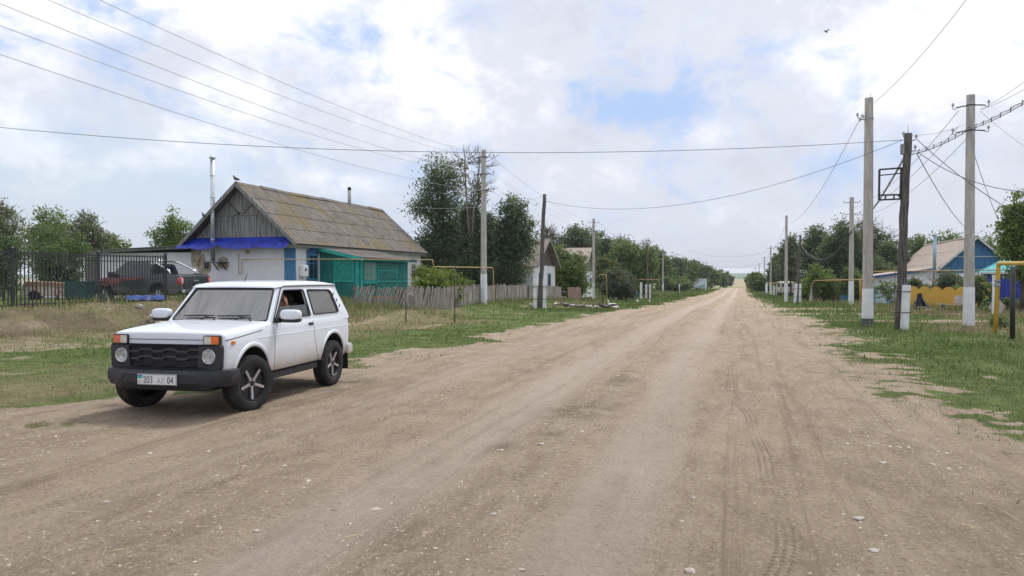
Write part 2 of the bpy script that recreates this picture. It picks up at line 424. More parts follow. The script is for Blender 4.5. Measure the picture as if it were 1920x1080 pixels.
def roof_mat(name, base, dark, moss, mth, streak=1.0):
    m = bpy.data.materials.new(name); m.use_nodes = True; nt = m.node_tree; L = nt.links.new
    b = nt.nodes['Principled BSDF']; b.inputs['Roughness'].default_value = .95; b.inputs['Specular IOR Level'].default_value = .2
    tc = N(nt, 'ShaderNodeTexCoord')
    def nz(sc, det, st, off=0):
        mp = N(nt, 'ShaderNodeMapping'); L(tc.outputs['Object'], mp.inputs[0]); mp.inputs[3].default_value = st; mp.inputs[1].default_value = (off, off, 0)
        n = N(nt, 'ShaderNodeTexNoise', ins={'Scale': sc, 'Detail': det, 'Roughness': .68}); L(mp.outputs[0], n.inputs['Vector']); return n.outputs[0]
    c = mixc(nt, maprange(nt, nz(1.6, 9, (1, 4, 1)), .35, .68), dark, base)
    c = mixc(nt, math_node(nt, 'MULTIPLY', maprange(nt, nz(.45, 10, (1, 1, 1), 5), mth, mth + .14), .85), c, moss)
    c = mixc(nt, math_node(nt, 'MULTIPLY', maprange(nt, nz(5, 6, (.6, 3, .6), 9), .6, .72), .5), c, tuple(min(1, x * 1.7) for x in base))
    c = mixc(nt, math_node(nt, 'MULTIPLY', maprange(nt, nz(3, 6, (.3, 6, .3), 2), .58, .7), .55), c, tuple(x * .5 for x in dark))
    L(c, b.inputs['Base Color'])
    bp = N(nt, 'ShaderNodeBump', ins={'Strength': .8, 'Distance': .02}); L(nz(14, 6, (1, 1, 1)), bp.inputs['Height']); L(bp.outputs[0], b.inputs['Normal'])
    return m
M_['roofA'] = roof_mat('mossy_asbestos_roof', (.235, .215, .190), (.120, .110, .098), (.185, .150, .072), .50)
M_['roofP'] = roof_mat('rusty_porch_roof', (.20, .185, .17), (.12, .11, .10), (.16, .07, .04), .60)
M_['roofB'] = roof_mat('pale_asbestos_roof', (.50, .43, .37), (.36, .31, .265), (.30, .25, .2), .62)
M_['roofC'] = roof_mat('grey_asbestos_roof', (.30, .27, .25), (.19, .17, .155), (.2, .16, .1), .6)
# ------------------------------------------------------------------ ground
def axis(parts):
    out = [parts[0][0]]
    for a, b, st0, st1 in parts:
        x = out[-1]; 
        while x < b - 1e-6:
            q = (x - a) / (b - a); x = min(b, x + st0 + (st1 - st0) * q); out.append(x)
    return np.array(out)
def masks(s, t):
    """grass cover, dryness, wheel-track, gravelly grey"""
    L_ = left_edge(s); R_ = right_edge(s)
    big = fbm(s * .22 + 9, t * .35, 4, 50); mid = fbm(s * 1.1, t * 1.1, 4, 60); fine = fbm(s * 4, t * 4, 3, 70)
    dl = (L_ - t) + (big - .5) * 2.2 + (mid - .5) * 2.2
    dr = (t - R_) + (big - .5) * 1.6 + (mid - .5) * 2.6 + (fine - .5) * .8
    gl = ss(-.25, .45, dl); gr = ss(-.3, 1.5, dr + (fine - .5) * 1.6) * (.25 + .75 * ss(.40, .56, fine + .5 * ss(.8, 2.4, dr)))
    gr = gr * (1 - .85 * ss(.0, 1.6, 1.6 - dr) * ss(.47, .60, mid) * (1 - ss(1.4, 2.4, dr)))
    g = np.clip(gl + gr, 0, 1)
    # sparse tufts straying onto the dirt
    st = ss(.58, .68, fbm(s * 1.5 + 40, t * 1.5, 4, 80)) * ss(.5, 2.5, np.maximum(t - .8, -5.5 - t + .02 * s)) * .7
    g = np.maximum(g, st * (1 - ss(40, 60, s)))
    # dryness
    d = .30 + (fbm(s * .3, t * .3, 4, 90) - .5) * 1.5
    leftside = 1 - ss(-9.5, -7.5, t)
    d = d + leftside * .10 * (1 - ss(26, 34, s))
    d = d + np.exp(-((t + 19.2) / 2.1) ** 2) * .55 * (1 - ss(25, 28, s))
    d = d + np.exp(-((t + 13.6) / 1.8) ** 2 - ((s - 24) / 5.5) ** 2) * 1.3
    d = d - .45 * np.exp(-((t - L_ + 1.6) / 1.4) ** 2) * ss(8, 14, s)
    d = d - .35 * np.exp(-((t - R_ - 2.2) / 2.0) ** 2)
    d = d + .25 * ss(5, 9, t)
    # bare strips across the right verge
    for s0, w, t1 in ((31.5, .9, 11), (38, 1.3, 12), (47, 3.0, 12)):
        q = np.exp(-((s - s0 - (t - 4) * .25 + (big - .5) * 2) / w) ** 4) * ss(.5, 2, t) * (1 - ss(t1 - 2, t1, t))
        g = g * (1 - .8 * q); d = d + q * .3
    q = np.exp(-((s - 98) / 2.6) ** 4) * ss(-30, -24, t) * (1 - ss(-7, -4, t)); g = g * (1 - q)
    # bare reddish soil under the fence and the yellow pipe
    q = np.exp(-((t + 13.4) / 1.2) ** 2 - ((s - 24) / 4.5) ** 2) * ss(.4, .6, mid + .1); g = g * (1 - .75 * q)
    q = ss(.60, .68, fbm(s * .6 + 3, t * .8 + 8, 4, 95)); g = g * (1 - .55 * q * leftside)
    g = g * (1 - ss(330, 380, s) * .0)
    k = track(s, t) * (ss(0, .8, t - L_)) * (.75 + .5 * (fine - .5))
    grey = np.exp(-((s - 58) / 5) ** 4) * ss(2.2, 3.4, t) * (1 - ss(10, 12, t))
    soil = np.exp(-((t + 18.6) / 1.5) ** 2) * (1 - ss(24.5, 28, s)) * ss(-40, 8, s) * (.45 + .8 * ss(.35, .6, mid))
    for s_, t_, a_, b_ in ((9.3, -1.9, .8, .42), (7.75, -1.9, .16, .14), (7.1, -2.25, .25, .12), (10.6, -5.9, .9, .35), (12.2, -1.8, 1.2, .2)): soil = soil + .8 * np.exp(-((s - s_) / a_) ** 2 - ((t - t_) / b_) ** 2) * ss(.3, .65, fine)
    masks.soil = np.clip(soil, 0, 1)
    return np.clip(g, 0, 1), np.clip(d, 0, 1), np.clip(k, 0, 1), np.clip(grey, 0, 1)

def ground_mat():
    m = bpy.data.materials.new('village_ground'); m.use_nodes = True; nt = m.node_tree; L = nt.links.new
    b = nt.nodes['Principled BSDF']; b.inputs['Roughness'].default_value = .95; b.inputs['Specular IOR Level'].default_value = .15
    A = N(nt, 'ShaderNodeAttribute', attribute_name='masks'); sp = N(nt, 'ShaderNodeSeparateColor'); L(A.outputs['Color'], sp.inputs[0])
    A2 = N(nt, 'ShaderNodeAttribute', attribute_name='masks2'); sp2 = N(nt, 'ShaderNodeSeparateColor'); L(A2.outputs['Color'], sp2.inputs[0])
    uv = N(nt, 'ShaderNodeAttribute', attribute_name='st')
    def nz(sc, det, st=(1, 1, 1), off=0, rough=.62):
        mp = N(nt, 'ShaderNodeMapping'); L(uv.outputs['Vector'], mp.inputs[0]); mp.inputs[3].default_value = st; mp.inputs[1].default_value = (off, off * 1.7, 0)
        n = N(nt, 'ShaderNodeTexNoise', ins={'Scale': sc, 'Detail': det, 'Roughness': rough}); L(mp.outputs[0], n.inputs['Vector']); return n.outputs[0]
    G_, D_, K_ = sp.outputs[0], sp.outputs[1], sp.outputs[2]
    # dirt
    base = mixc(nt, maprange(nt, nz(.55, 10, (.35, 1.6, 1)), .30, .70), (.330, .256, .184), (.455, .362, .268))
    base = mixc(nt, math_node(nt, 'MULTIPLY', maprange(nt, nz(3.2, 8, (.6, 1.2, 1), 4), .40, .62), .50), base, (.54, .435, .32))
    base = mixc(nt, math_node(nt, 'MULTIPLY', maprange(nt, nz(1.4, 9, (.5, 1.5, 1), 11, .7), .53, .66), .50), base, (.235, .174, .125))
    grit = maprange(nt, nz(30, 3, (.8, 1, 1), 7, .75), .56, .64)
    base = mixc(nt, math_node(nt, 'MULTIPLY', grit, .55), base, (.70, .62, .53))
    gritd = maprange(nt, nz(22, 4, (.8, 1, 1), 17, .75), .54, .64)
    base = mixc(nt, math_node(nt, 'MULTIPLY', gritd, .50), base, (.17, .12, .085))
    # packed pinkish-grey wheel tracks
    base = mixc(nt, math_node(nt, 'MULTIPLY', maprange(nt, nz(1.0, 9, (.05, 3.2, 1), 41, .65), .48, .70), .30), base, (.47, .395, .32))
    base = mixc(nt, math_node(nt, 'MULTIPLY', maprange(nt, nz(1.0, 9, (.07, 4.2, 1), 51, .65), .53, .68), .48), base, (.215, .155, .105))
    kk = math_node(nt, 'MULTIPLY', K_, maprange(nt, nz(1.0, 8, (.25, 2, 1), 3), .25, .7, .55, 1.0))
    base = mixc(nt, math_node(nt, 'MULTIPLY', kk, .88), base, mixc(nt, nz(5, 8, (.5, 2, 1)), (.49, .405, .345), (.63, .54, .47)))
    # tyre tread prints: ribs across a band that wanders beside the track
    spx = N(nt, 'ShaderNodeSeparateXYZ'); L(uv.outputs['Vector'], spx.inputs[0]); S_, T_ = spx.outputs[0], spx.outputs[1]
    wander = math_node(nt, 'MULTIPLY', math_node(nt, 'SUBTRACT', nz(.10, 2, (1, .01, 1), 2), .5), 2.2)
    Tw = math_node(nt, 'ADD', T_, wander)
    def band(c, w):
        q = math_node(nt, 'ABSOLUTE', math_node(nt, 'SUBTRACT', Tw, c)); return maprange(nt, q, w * .7, w, 1, 0)
    bands = math_node(nt, 'ADD', band(.02, .10), math_node(nt, 'ADD', band(-5.0, .10), math_node(nt, 'MULTIPLY', band(-3.9, .10), .7)), clamp=True)
    rib = math_node(nt, 'SINE', math_node(nt, 'ADD', math_node(nt, 'MULTIPLY', S_, 105), math_node(nt, 'MULTIPLY', math_node(nt, 'ABSOLUTE', Tw), 60)))
    groove = math_node(nt, 'SINE', math_node(nt, 'MULTIPLY', Tw, 120))
    tread = math_node(nt, 'MULTIPLY', bands, math_node(nt, 'ADD', math_node(nt, 'MULTIPLY', rib, .4), math_node(nt, 'MULTIPLY', groove, .6)))
    tread = math_node(nt, 'MULTIPLY', tread, math_node(nt, 'MULTIPLY', maprange(nt, nz(.8, 5, (1, 1, 1), 31), .38, .6), math_node(nt, 'SUBTRACT', 1.0, G_)))
    base = mixc(nt, math_node(nt, 'MULTIPLY', maprange(nt, tread, .0, .6), .55), base, (.21, .155, .11))
    # grass floor
    green = mixc(nt, maprange(nt, nz(2.2, 9, (1, 1, 1), 6), .3, .7), (.090, .130, .038), (.180, .225, .078))
    dry = mixc(nt, maprange(nt, nz(2.6, 9, (1, 1, 1), 8), .3, .7), (.185, .165, .085), (.305, .275, .155))
    dd = math_node(nt, 'ADD', D_, math_node(nt, 'MULTIPLY', math_node(nt, 'SUBTRACT', nz(.9, 8, (1, 1, 1), 12), .5), 1.1))
    gc = mixc(nt, maprange(nt, dd, .25, .75), green, dry)
    far = sp2.outputs[1]
    field = mixc(nt, nz(.012, 6, (2, .5, 1)), (.30, .255, .15), (.40, .35, .23))
    gc = mixc(nt, far, gc, field); gc = mixc(nt, sp2.outputs[2], gc, (.12, .19, .10))
    gm = math_node(nt, 'ADD', G_, math_node(nt, 'MULTIPLY', math_node(nt, 'SUBTRACT', nz(5, 8, (1, 1, 1), 15, .7), .5), 1.0))
    base = mixc(nt, sp2.outputs[0], base, mixc(nt, nz(4, 6), (.20, .18, .165), (.30, .27, .25)))
    c = mixc(nt, maprange(nt, gm, .32, .62), base, gc)
    c = mixc(nt, math_node(nt, 'MULTIPLY', A.outputs['Alpha'], .8), c, mixc(nt, nz(5, 8, (1, 1, 1), 19, .7), (.10, .078, .055), (.20, .165, .11)))
    L(c, b.inputs['Base Color'])
    h = math_node(nt, 'ADD', math_node(nt, 'MULTIPLY', nz(7, 10, (1, 1, 1), 3, .75), .15), math_node(nt, 'MULTIPLY', nz(38, 4, (1, 1, 1), 5, .7), .03))
    h = math_node(nt, 'ADD', h, math_node(nt, 'MULTIPLY', tread, .022))
    h = math_node(nt, 'ADD', h, math_node(nt, 'MULTIPLY', nz(2.5, 8, (.15, 6, 1), 23, .6), .035))
    bp = N(nt, 'ShaderNodeBump', ins={'Strength': .9, 'Distance': 1.0}); L(h, bp.inputs['Height']); L(bp.outputs[0], b.inputs['Normal'])
    return m

def build_ground():
    sa = axis([(-14, 0, 1.0, .3), (0, 14, .08, .08), (14, 45, .09, .45), (45, 160, .5, 3.0), (160, 900, 4, 60), (900, 6500, 60, 500)])
    tb = axis([(0, 11, .07, .10), (11, 45, .12, 1.2), (45, 400, 1.5, 40), (400, 4200, 60, 500)])
    ta = axis([(0, 6, .07, .08), (6, 30, .09, 1.0), (30, 400, 1.2, 40), (400, 4200, 60, 500)])
    tt = np.concatenate([-tb[::-1], ta[1:]])
    S, T = np.meshgrid(sa, tt, indexing='ij'); X, Y = XY(S, T)
    Z = gzf(X, Y)
    n, k = S.shape
    v = np.stack([X, Y, Z], -1).reshape(-1, 3)
    idx = np.arange(n * k).reshape(n, k)
    f = np.stack([idx[:-1, :-1], idx[:-1, 1:], idx[1:, 1:], idx[1:, :-1]], -1).reshape(-1, 4)[:, ::-1]
    me = mesh_np('ground', v, f, True)
    g, d, kk, gr = masks(S, T)
    g = np.maximum(g, ss(230, 300, S))
    a = me.attributes.new('masks', 'FLOAT_COLOR', 'POINT'); a.data.foreach_set('color', np.stack([g, d, kk, masks.soil], -1).astype(np.float32).ravel())
    farm = ss(230, 330, S); band = ss(1100, 1700, S + 200 * np.sin(T / 300))
    rd = ss(-9, -7, T) * (1 - ss(3, 5, T)); farm = farm * (1 - rd * (1 - ss(230, 300, S)))
    a = me.attributes.new('masks2', 'FLOAT_COLOR', 'POINT'); a.data.foreach_set('color', np.stack([gr, farm, band, np.ones_like(g)], -1).astype(np.float32).ravel())
    a = me.attributes.new('st', 'FLOAT_VECTOR', 'POINT'); a.data.foreach_set('vector', np.stack([S, T, S * 0], -1).astype(np.float32).ravel())
    o = link('ground', me, ground_mat()); tag(o, kind='structure')
    # normals up?
    if me.polygons[0].normal.z < 0: me.flip_normals()
build_ground()

def facecols(me, name, vals):
    a = me.attributes.new(name, 'FLOAT', 'FACE'); a.data.foreach_set('value', np.asarray(vals, np.float32))

def scatter(n, s0, s1, t0, t1, dens=None, seed=1, bias=1.0):
    r = np.random.default_rng(seed)
    s = s0 + (s1 - s0) * r.random(n) ** bias; t = t0 + (t1 - t0) * r.random(n)
    if dens is not None:
        keep = r.random(n) < dens(s, t); s, t = s[keep], t[keep]
    return s, t
def grass_mat():
    m = bpy.data.materials.new('grass_blades'); m.use_nodes = True; nt = m.node_tree; L = nt.links.new
    b = nt.nodes['Principled BSDF']; b.inputs['Roughness'].default_value = .7; b.inputs['Specular IOR Level'].default_value = .2
    a1 = N(nt, 'ShaderNodeAttribute', attribute_name='lv'); a2 = N(nt, 'ShaderNodeAttribute', attribute_name='dry')
    g = mixc(nt, a1.outputs['Fac'], (.090, .145, .034), (.225, .300, .092)); d = mixc(nt, a1.outputs['Fac'], (.25, .205, .115), (.44, .375, .23))
    L(mixc(nt, a2.outputs['Fac'], g, d), b.inputs['Base Color']); return m
GRASSM = grass_mat()
def blades(name, s, t, h, seed, label_kind=True, wid=.010, dryf=None):
    r = np.random.default_rng(seed); n = len(s); x, y = XY(s, t); z = gzf(x, y)
    an = r.random(n) * 2 * PI; w = wid * (.6 + r.random(n)); hh = h * (.45 + .9 * r.random(n)); ln = (r.random((n, 2)) - .5) * hh[:, None] * 1.1
    c = np.stack([np.cos(an), np.sin(an)], -1) * w[:, None]
    b0 = np.stack([x - c[:, 0], y - c[:, 1], z - .01], -1); b1 = np.stack([x + c[:, 0], y + c[:, 1], z - .01], -1)
    tp = np.stack([x + ln[:, 0], y + ln[:, 1], z + hh], -1)
    v = np.stack([b0, b1, tp], 1).reshape(-1, 3); f = np.arange(3 * n).reshape(n, 3)
    me = mesh_np(name, v, f)
    facecols(me, 'lv', r.random(n)); _, dd, _, _ = masks(s, t)
    q = (r.random(n) < np.clip((dd - .25) * 1.6 + .06, 0.03, .95)).astype(float) if dryf is None else (r.random(n) < dryf).astype(float)
    facecols(me, 'dry', q)
    o = link(name, me, GRASSM); tag(o, kind='stuff'); return o
def gd(s, t): return masks(s, t)[0] ** 1.6 * (.35 + .65 * ss(.36, .56, fbm(s * .8 + 7, t * .8, 4, 140)))
for i, (n, s0, s1, t0, t1, h, w) in enumerate([
        (90000, 6, 22, 1.0, 9, .035, .005), (60000, 14, 40, 1.2, 20, .065, .010), (60000, 6, 24, -18, -5.5, .038, .006),
        (60000, 12, 42, -22, -5, .065, .010), (40000, 36, 95, -26, -4.5, .14, .026), (40000, 36, 95, .8, 26, .14, .026),
        (25000, 90, 210, -30, -4, .25, .07), (15000, 90, 210, .5, 12, .25, .07)]):
    s, t = scatter(n, s0, s1, t0, t1, gd, 100 + i)
    blades('grass', s, t, h, 200 + i, wid=w)
# taller weeds along fences, walls, pole feet and on the bank
def wd1(s, t):
    q = np.exp(-((t + 12.9) / .9) ** 2) * ss(30, 33, s) + np.exp(-((t + 20.6) / .8) ** 2) * (1 - ss(25, 27, s)) * .8 + np.exp(-((s - 28.7 + .4 * np.abs(t + 13.3)) / .7) ** 2) * ss(-17, -16, t) * .9 + .05
    return np.clip(q * (.3 + 1.2 * fbm(s * .7, t * .7, 3, 5)), 0, 1)
s, t = scatter(70000, 12, 60, -24, -9, wd1, 301); s, t = s[t < -10], t[t < -10]; blades('weeds', s, t, .26, 302, wid=.010, dryf=.35)
def wd2(s, t):
    q = .18 + .6 * ss(9.5, 12.5, t) + .5 * ss(.56, .68, fbm(s * .35, t * .35, 4, 8))
    return np.clip(q * masks(s, t)[0], 0, 1)
s, t = scatter(60000, 20, 44, 3, 20, wd2, 303); blades('weeds', s, t, .20, 304, wid=.010)
s, t = scatter(30000, 40, 75, 4, 24, wd2, 305); blades('weeds', s, t, .35, 306, wid=.02)
s, t = scatter(26000, 24, 34, -24, -13, lambda s, t: .6 + 0 * s, 307); blades('weeds', s, t, .28, 308, wid=.009, dryf=.4)

# ------------------------------------------------------------------ gravel and straw on the road
def octa(n, seed, s, t, size, flat=.45):
    r = np.random.default_rng(seed); x, y = XY(s, t); z = gzf(x, y)
    base = np.array([[1, 0, 0], [.1, 1, 0], [-1, .1, 0], [0, -1, .0], [.5, .5, .8], [-.4, -.3, .9]], float)
    tri = np.array([[0, 1, 4], [1, 2, 5], [1, 5, 4], [2, 3, 5], [3, 0, 4], [3, 4, 5], [0, 4, 3], [0, 1, 2]])[:6]
    an = r.random(n) * 2 * PI; ca, sa = np.cos(an), np.sin(an); sz = size
    q = base[None] * (1 + (r.random((n, 6, 3)) - .5) * .6)
    q[..., 2] *= flat; q *= sz[:, None, None]; q[..., 0] *= (.7 + .8 * r.random(n))[:, None]
    X = q[..., 0] * ca[:, None] - q[..., 1] * sa[:, None] + x[:, None]; Y = q[..., 0] * sa[:, None] + q[..., 1] * ca[:, None] + y[:, None]
    Z = q[..., 2] + z[:, None] - sz[:, None] * .02
    v = np.stack([X, Y, Z], -1).reshape(-1, 3); f = (tri[None] + (np.arange(n) * 6)[:, None, None]).reshape(-1, 3)
    return v, f, np.repeat(r.random(n), len(tri))
def gravel_mat():
    m = bpy.data.materials.new('road_pebbles'); m.use_nodes = True; nt = m.node_tree; b = nt.nodes['Principled BSDF']; b.inputs['Roughness'].default_value = .9
    a = N(nt, 'ShaderNodeAttribute', attribute_name='lv'); cr = N(nt, 'ShaderNodeValToRGB'); nt.links.new(a.outputs['Fac'], cr.inputs[0])
    e = cr.color_ramp.elements; e[0].color = (.20, .145, .11, 1); e[1].color = (.50, .45, .39, 1); e2 = e.new(.6); e2.color = (.36, .29, .23, 1)
    nt.links.new(cr.outputs[0], b.inputs['Base Color']); return m
r = np.random.default_rng(5)
def rdens(s, t):
    g, d, k, gr = masks(s, t); return np.clip((1 - g) * (.18 + 1.6 * ss(.5, .70, fbm(s * .6, t * 1.2, 4, 130)) + .8 * np.exp(-((t + 1.9) / .35) ** 2)) * (1 - .7 * k), 0, 1)
vs = []; fs = []; cs = []; o_ = 0
for n, s0, s1, t0, t1, z0, z1 in ((44000, 2.2, 11, -9, 5, .003, .013), (26000, 8, 34, -9, 4, .006, .022), (1500, 2.5, 30, -9, 4, .014, .034)):
    s, t = scatter(n, s0, s1, t0, t1, rdens, n, 1.3); sz = z0 + (z1 - z0) * r.random(len(s)) ** 3
    v, f, c = octa(len(s), n + 1, s, t, sz); vs.append(v); fs.append(f + o_); cs.append(c); o_ += len(v)
me = mesh_np('gravel', np.concatenate(vs), np.concatenate(fs)); facecols(me, 'lv', np.concatenate(cs))
tag(link('gravel', me, gravel_mat()), kind='stuff')
# chips of dry straw
s, t = scatter(900, 2.5, 26, -9, 4, lambda s, t: (1 - masks(s, t)[0]) * .8, 77, 1.3); n = len(s); x, y = XY(s, t); z = gzf(x, y) + .006
an = r.random(n) * PI; ln = .02 + .09 * r.random(n) ** 2; w = .0018
dx, dy = np.cos(an) * ln, np.sin(an) * ln; nx, ny = -np.sin(an) * w, np.cos(an) * w
v = np.stack([np.stack([x - dx - nx, y - dy - ny, z], -1), np.stack([x - dx + nx, y - dy + ny, z], -1), np.stack([x, y, z + w * 2.2], -1), np.stack([x + dx + nx, y + dy + ny, z], -1), np.stack([x + dx - nx, y + dy - ny, z], -1)], 1).reshape(-1, 3)
b = (np.arange(n) * 5)[:, None]; f = np.concatenate([b + np.array([[0, 1, 2]]), b + np.array([[4, 0, 2]]), b + np.array([[3, 4, 2]]), b + np.array([[1, 3, 2]])])
me = mesh_np('straw', v, f)
tag(link('straw', me, mat('dry_straw', (.45, .36, .23), .9)), kind='stuff')

# single larger stones
def stone(px, py, size, label, colm='stone'):
    d = ray(px, py); k = CH / -d[2]; x, y = d[0] * k, d[1] * k
    bm = bmesh.new(); bmesh.ops.create_icosphere(bm, subdivisions=2, radius=size)
    sd = random.random() * 50
    for v in bm.verts:
        n = mnoise.noise(v.co * (1.6 / size) + Vector((sd, 0, 0))); v.co *= 1 + .35 * n
        v.co.z *= .5; v.co.x *= 1.35
        v.co.z = min(v.co.z, size * .38); v.co.x = max(-size * 1.1, min(size * 1.15, v.co.x))
    me = bpy.data.meshes.new('stone'); bm.to_mesh(me); bm.free()
    for p in me.polygons: p.use_smooth = False
    o = link('stone', me, M_[colm], loc=(x, y, float(gzf(np.array([x]), np.array([y]))[0]) + size * .12)); o.rotation_euler.z = random.random() * 3
    tag(o, label, 'stone', 'loose stones on the dirt road')
for a in [(1610, 970, .055, 'largest grey stone on the dirt at lower right'), (1637, 1028, .045, 'pale flat stone near bottom edge right of tread marks'), (1015, 838, .05, 'round white stone beside dark damp patch mid road'),
          (1749, 872, .045, 'white stone beside small grass patch at right'), (1294, 1076, .05, 'pale broken stone at very bottom edge of road'), (1655, 872, .05, 'pale flat stone left of small grass patch'),
          (978, 1062, .03, 'small grey stone on bottom edge near centre'), (1300, 935, .03, 'small white stone between the tread marks and verge'), (925, 968, .035, 'pale pebble in left wheel track'),
          (480, 990, .03, 'small pale stone in left foreground dirt'), (200, 940, .035, 'pale stone far left on the foreground dirt'), (1645, 835, .03, 'grey pebble with blue tint on right side dirt')]:
    stone(a[0], a[1], a[2] * .62, a[3])

# ------------------------------------------------------------------ vegetation
def crown_mesh(name, lobes, n, ls, seed, droop=.0, clump=.38, per=26, fill=.55):
    """lobes: (x, y, z, rx, ry, rz, weight) relative to the tree base"""
    r = np.random.default_rng(seed); lobes = np.array(lobes, float)
    vol = lobes[:, 3] * lobes[:, 4] * lobes[:, 5]; vol = vol ** .8 * lobes[:, 6]; pr = vol / vol.sum()
    nc = max(6, n // per); li = r.choice(len(lobes), nc, p=pr); Lb = lobes[li]
    d = r.normal(size=(nc, 3)); d /= np.linalg.norm(d, axis=1)[:, None]
    rad = (fill + (1 - fill) * r.random(nc)) ** 1.0 * (.75 + .45 * r.random(nc))
    c = Lb[:, :3] + d * Lb[:, 3:6] * rad[:, None]
    c[:, 2] = np.maximum(c[:, 2], .1)
    cs_ = clump * (.5 + r.random(nc)); tone = np.clip(r.normal(.45, .22, nc), 0, 1)
    N_ = nc * per; ci = np.repeat(np.arange(nc), per)
    off = r.normal(size=(N_, 3)); off[:, 2] *= .65
    p = c[ci] + off * cs_[ci][:, None] * .55
    p[:, 2] -= droop * np.abs(off[:, 0]) * cs_[ci]
    p[:, 2] = np.maximum(p[:, 2], .04)
    nrm = r.normal(size=(N_, 3)) + np.array([0, 0, .6]); nrm /= np.linalg.norm(nrm, axis=1)[:, None]
    a = np.cross(nrm, r.normal(size=(N_, 3))); a /= np.linalg.norm(a, axis=1)[:, None]; b = np.cross(nrm, a)
    s1 = ls * (.6 + .8 * r.random(N_))[:, None]; s2 = s1 * .45
    v = np.stack([p - a * s1, p + b * s2 + nrm * s2 * .3, p + a * s1, p - b * s2 + nrm * s2 * .3], 1).reshape(-1, 3)
    f = np.arange(4 * N_).reshape(N_, 4)
    me = mesh_np(name, v, f); facecols(me, 'lv', np.clip(tone[ci] + r.normal(0, .16, N_), 0, 1)); return me, c
def limbs(mb, base, h, lobes, r0, rng, n=3, twigs=0, tw_len=.7):
    top = Vector((0, 0, h * .3)); mb.tube([Vector((0, 0, -.15)), Vector((r0 * .5, 0, h * .15)), top], [r0 * 1.25, r0, r0 * .85], 7)
    for lb in lobes:
        c = Vector(lb[:3]); e = c + Vector((0, 0, lb[5] * .55))
        m1 = top.lerp(c, .5) + Vector((rng.uniform(-.2, .2), rng.uniform(-.2, .2), .1))
        mb.tube([top - Vector((0, 0, .1)), m1, c, e], [r0 * .62, r0 * .42, r0 * .25, r0 * .08], 6)
        for k in range(n):
            an = rng.uniform(0, 2 * PI); q = Vector((math.cos(an) * lb[3] * .8, math.sin(an) * lb[4] * .8, rng.uniform(-.2, .7) * lb[5]))
            st = m1.lerp(c, rng.uniform(.2, 1)); mb.tube([st, st.lerp(c + q, .5) + Vector((0, 0, .1)), c + q], [r0 * .25, r0 * .15, r0 * .05], 5)
        for k in range(twigs):
            d = Vector((rng.gauss(0, 1), rng.gauss(0, 1), abs(rng.gauss(.6, .6)))).normalized()
            st = c + Vector((d.x * lb[3], d.y * lb[4], d.z * lb[5])) * rng.uniform(.3, .8); en = st + d * tw_len * rng.uniform(.5, 1.2)
            md = st.lerp(en, .5) + Vector((rng.uniform(-.1, .1), rng.uniform(-.1, .1), 0))
            mb.tube([st, md, en], [.022, .014, .006], 4)
            for q in range(2):
                e2 = md + (d + Vector((rng.uniform(-.7, .7), rng.uniform(-.7, .7), rng.uniform(-.2, .6)))).normalized() * tw_len * .5; mb.tube([md, e2], [.011, .004], 4)
LM = {}
def lm(k):
    T = {'dark': ((.060, .095, .064), (.155, .210, .130)), 'mid': ((.065, .115, .046), (.185, .255, .10)), 'light': ((.075, .135, .036), (.22, .31, .09)),
         'yellow': ((.08, .13, .025), (.28, .34, .08)), 'olive': ((.060, .072, .036), (.18, .19, .095)), 'greybush': ((.065, .070, .062), (.155, .158, .138)), 'sage': ((.10, .12, .075), (.25, .265, .18)), 'soft': ((.065, .125, .062), (.165, .245, .115))}
    if k not in LM: LM[k] = leaf_mat('leaves_' + k, *T[k])
    return LM[k]
SEED = [1000]
def tree(kind, px, Y, top, wpx, label, leaf='mid', n=9000, base=None, lobes=None, ls=None, trunk=.12, bushy=False, cat=None, twigs=0, group=None, depth=.8, low=0.0, bark='tree_bark', fill=.5, nl=None, clump=None, tw_len=.8, gx=None):
    """crown spans wpx photo pixels wide at depth Y, its top at photo row top"""
    x, y, z = at(px, Y)
    h = H(top, Y) - z; w = wpx / F * Y / 2
    SEED[0] += 1; rng = random.Random(SEED[0])
    root = empty(kind, (x, y, z), 0, label, cat or ('bush' if bushy else 'tree'), group)
    if lobes is None:
        lobes = []; k = nl or (5 if bushy else 8)
        z0 = h * (.05 if bushy else .28 - low); 
        for i in range(k):
            q = (i + .5) / k; zz = z0 + (h - z0) * (.15 + .68 * q); prof = math.sin(PI * (.20 + .66 * q)) ** .8
            an = i * 2.4 + rng.uniform(-.4, .4); rr = w * .50 * prof
            lr = w * (.52 + .14 * rng.random()) * prof; lz = min((h - z0) * .26, (h - zz) * .92)
            lobes.append((math.cos(an) * rr, math.sin(an) * rr * depth, zz, lr, lr * depth, max(lz, .15), 1))
    else: lobes = [(a * w, b * w, c * h, d * w, d * w * depth, e * h, wt) for a, b, c, d, e, wt in lobes]
    if ls is None: ls = max(.05, 1.35 * Y / 757)
    n = int(n * 1.35)
    me, _ = crown_mesh('crown', lobes, n, ls, SEED[0], clump=clump or max(.18, min(w, h) * .22), fill=fill)
    link('crown', me, lm(leaf), root)
    mb = MB(); limbs(mb, None, h, lobes, trunk, rng, 2 if bushy else 3, twigs, tw_len)
    mb.build('trunk' if not bushy else 'stem', M_[bark], root, recalc=False)
    return root
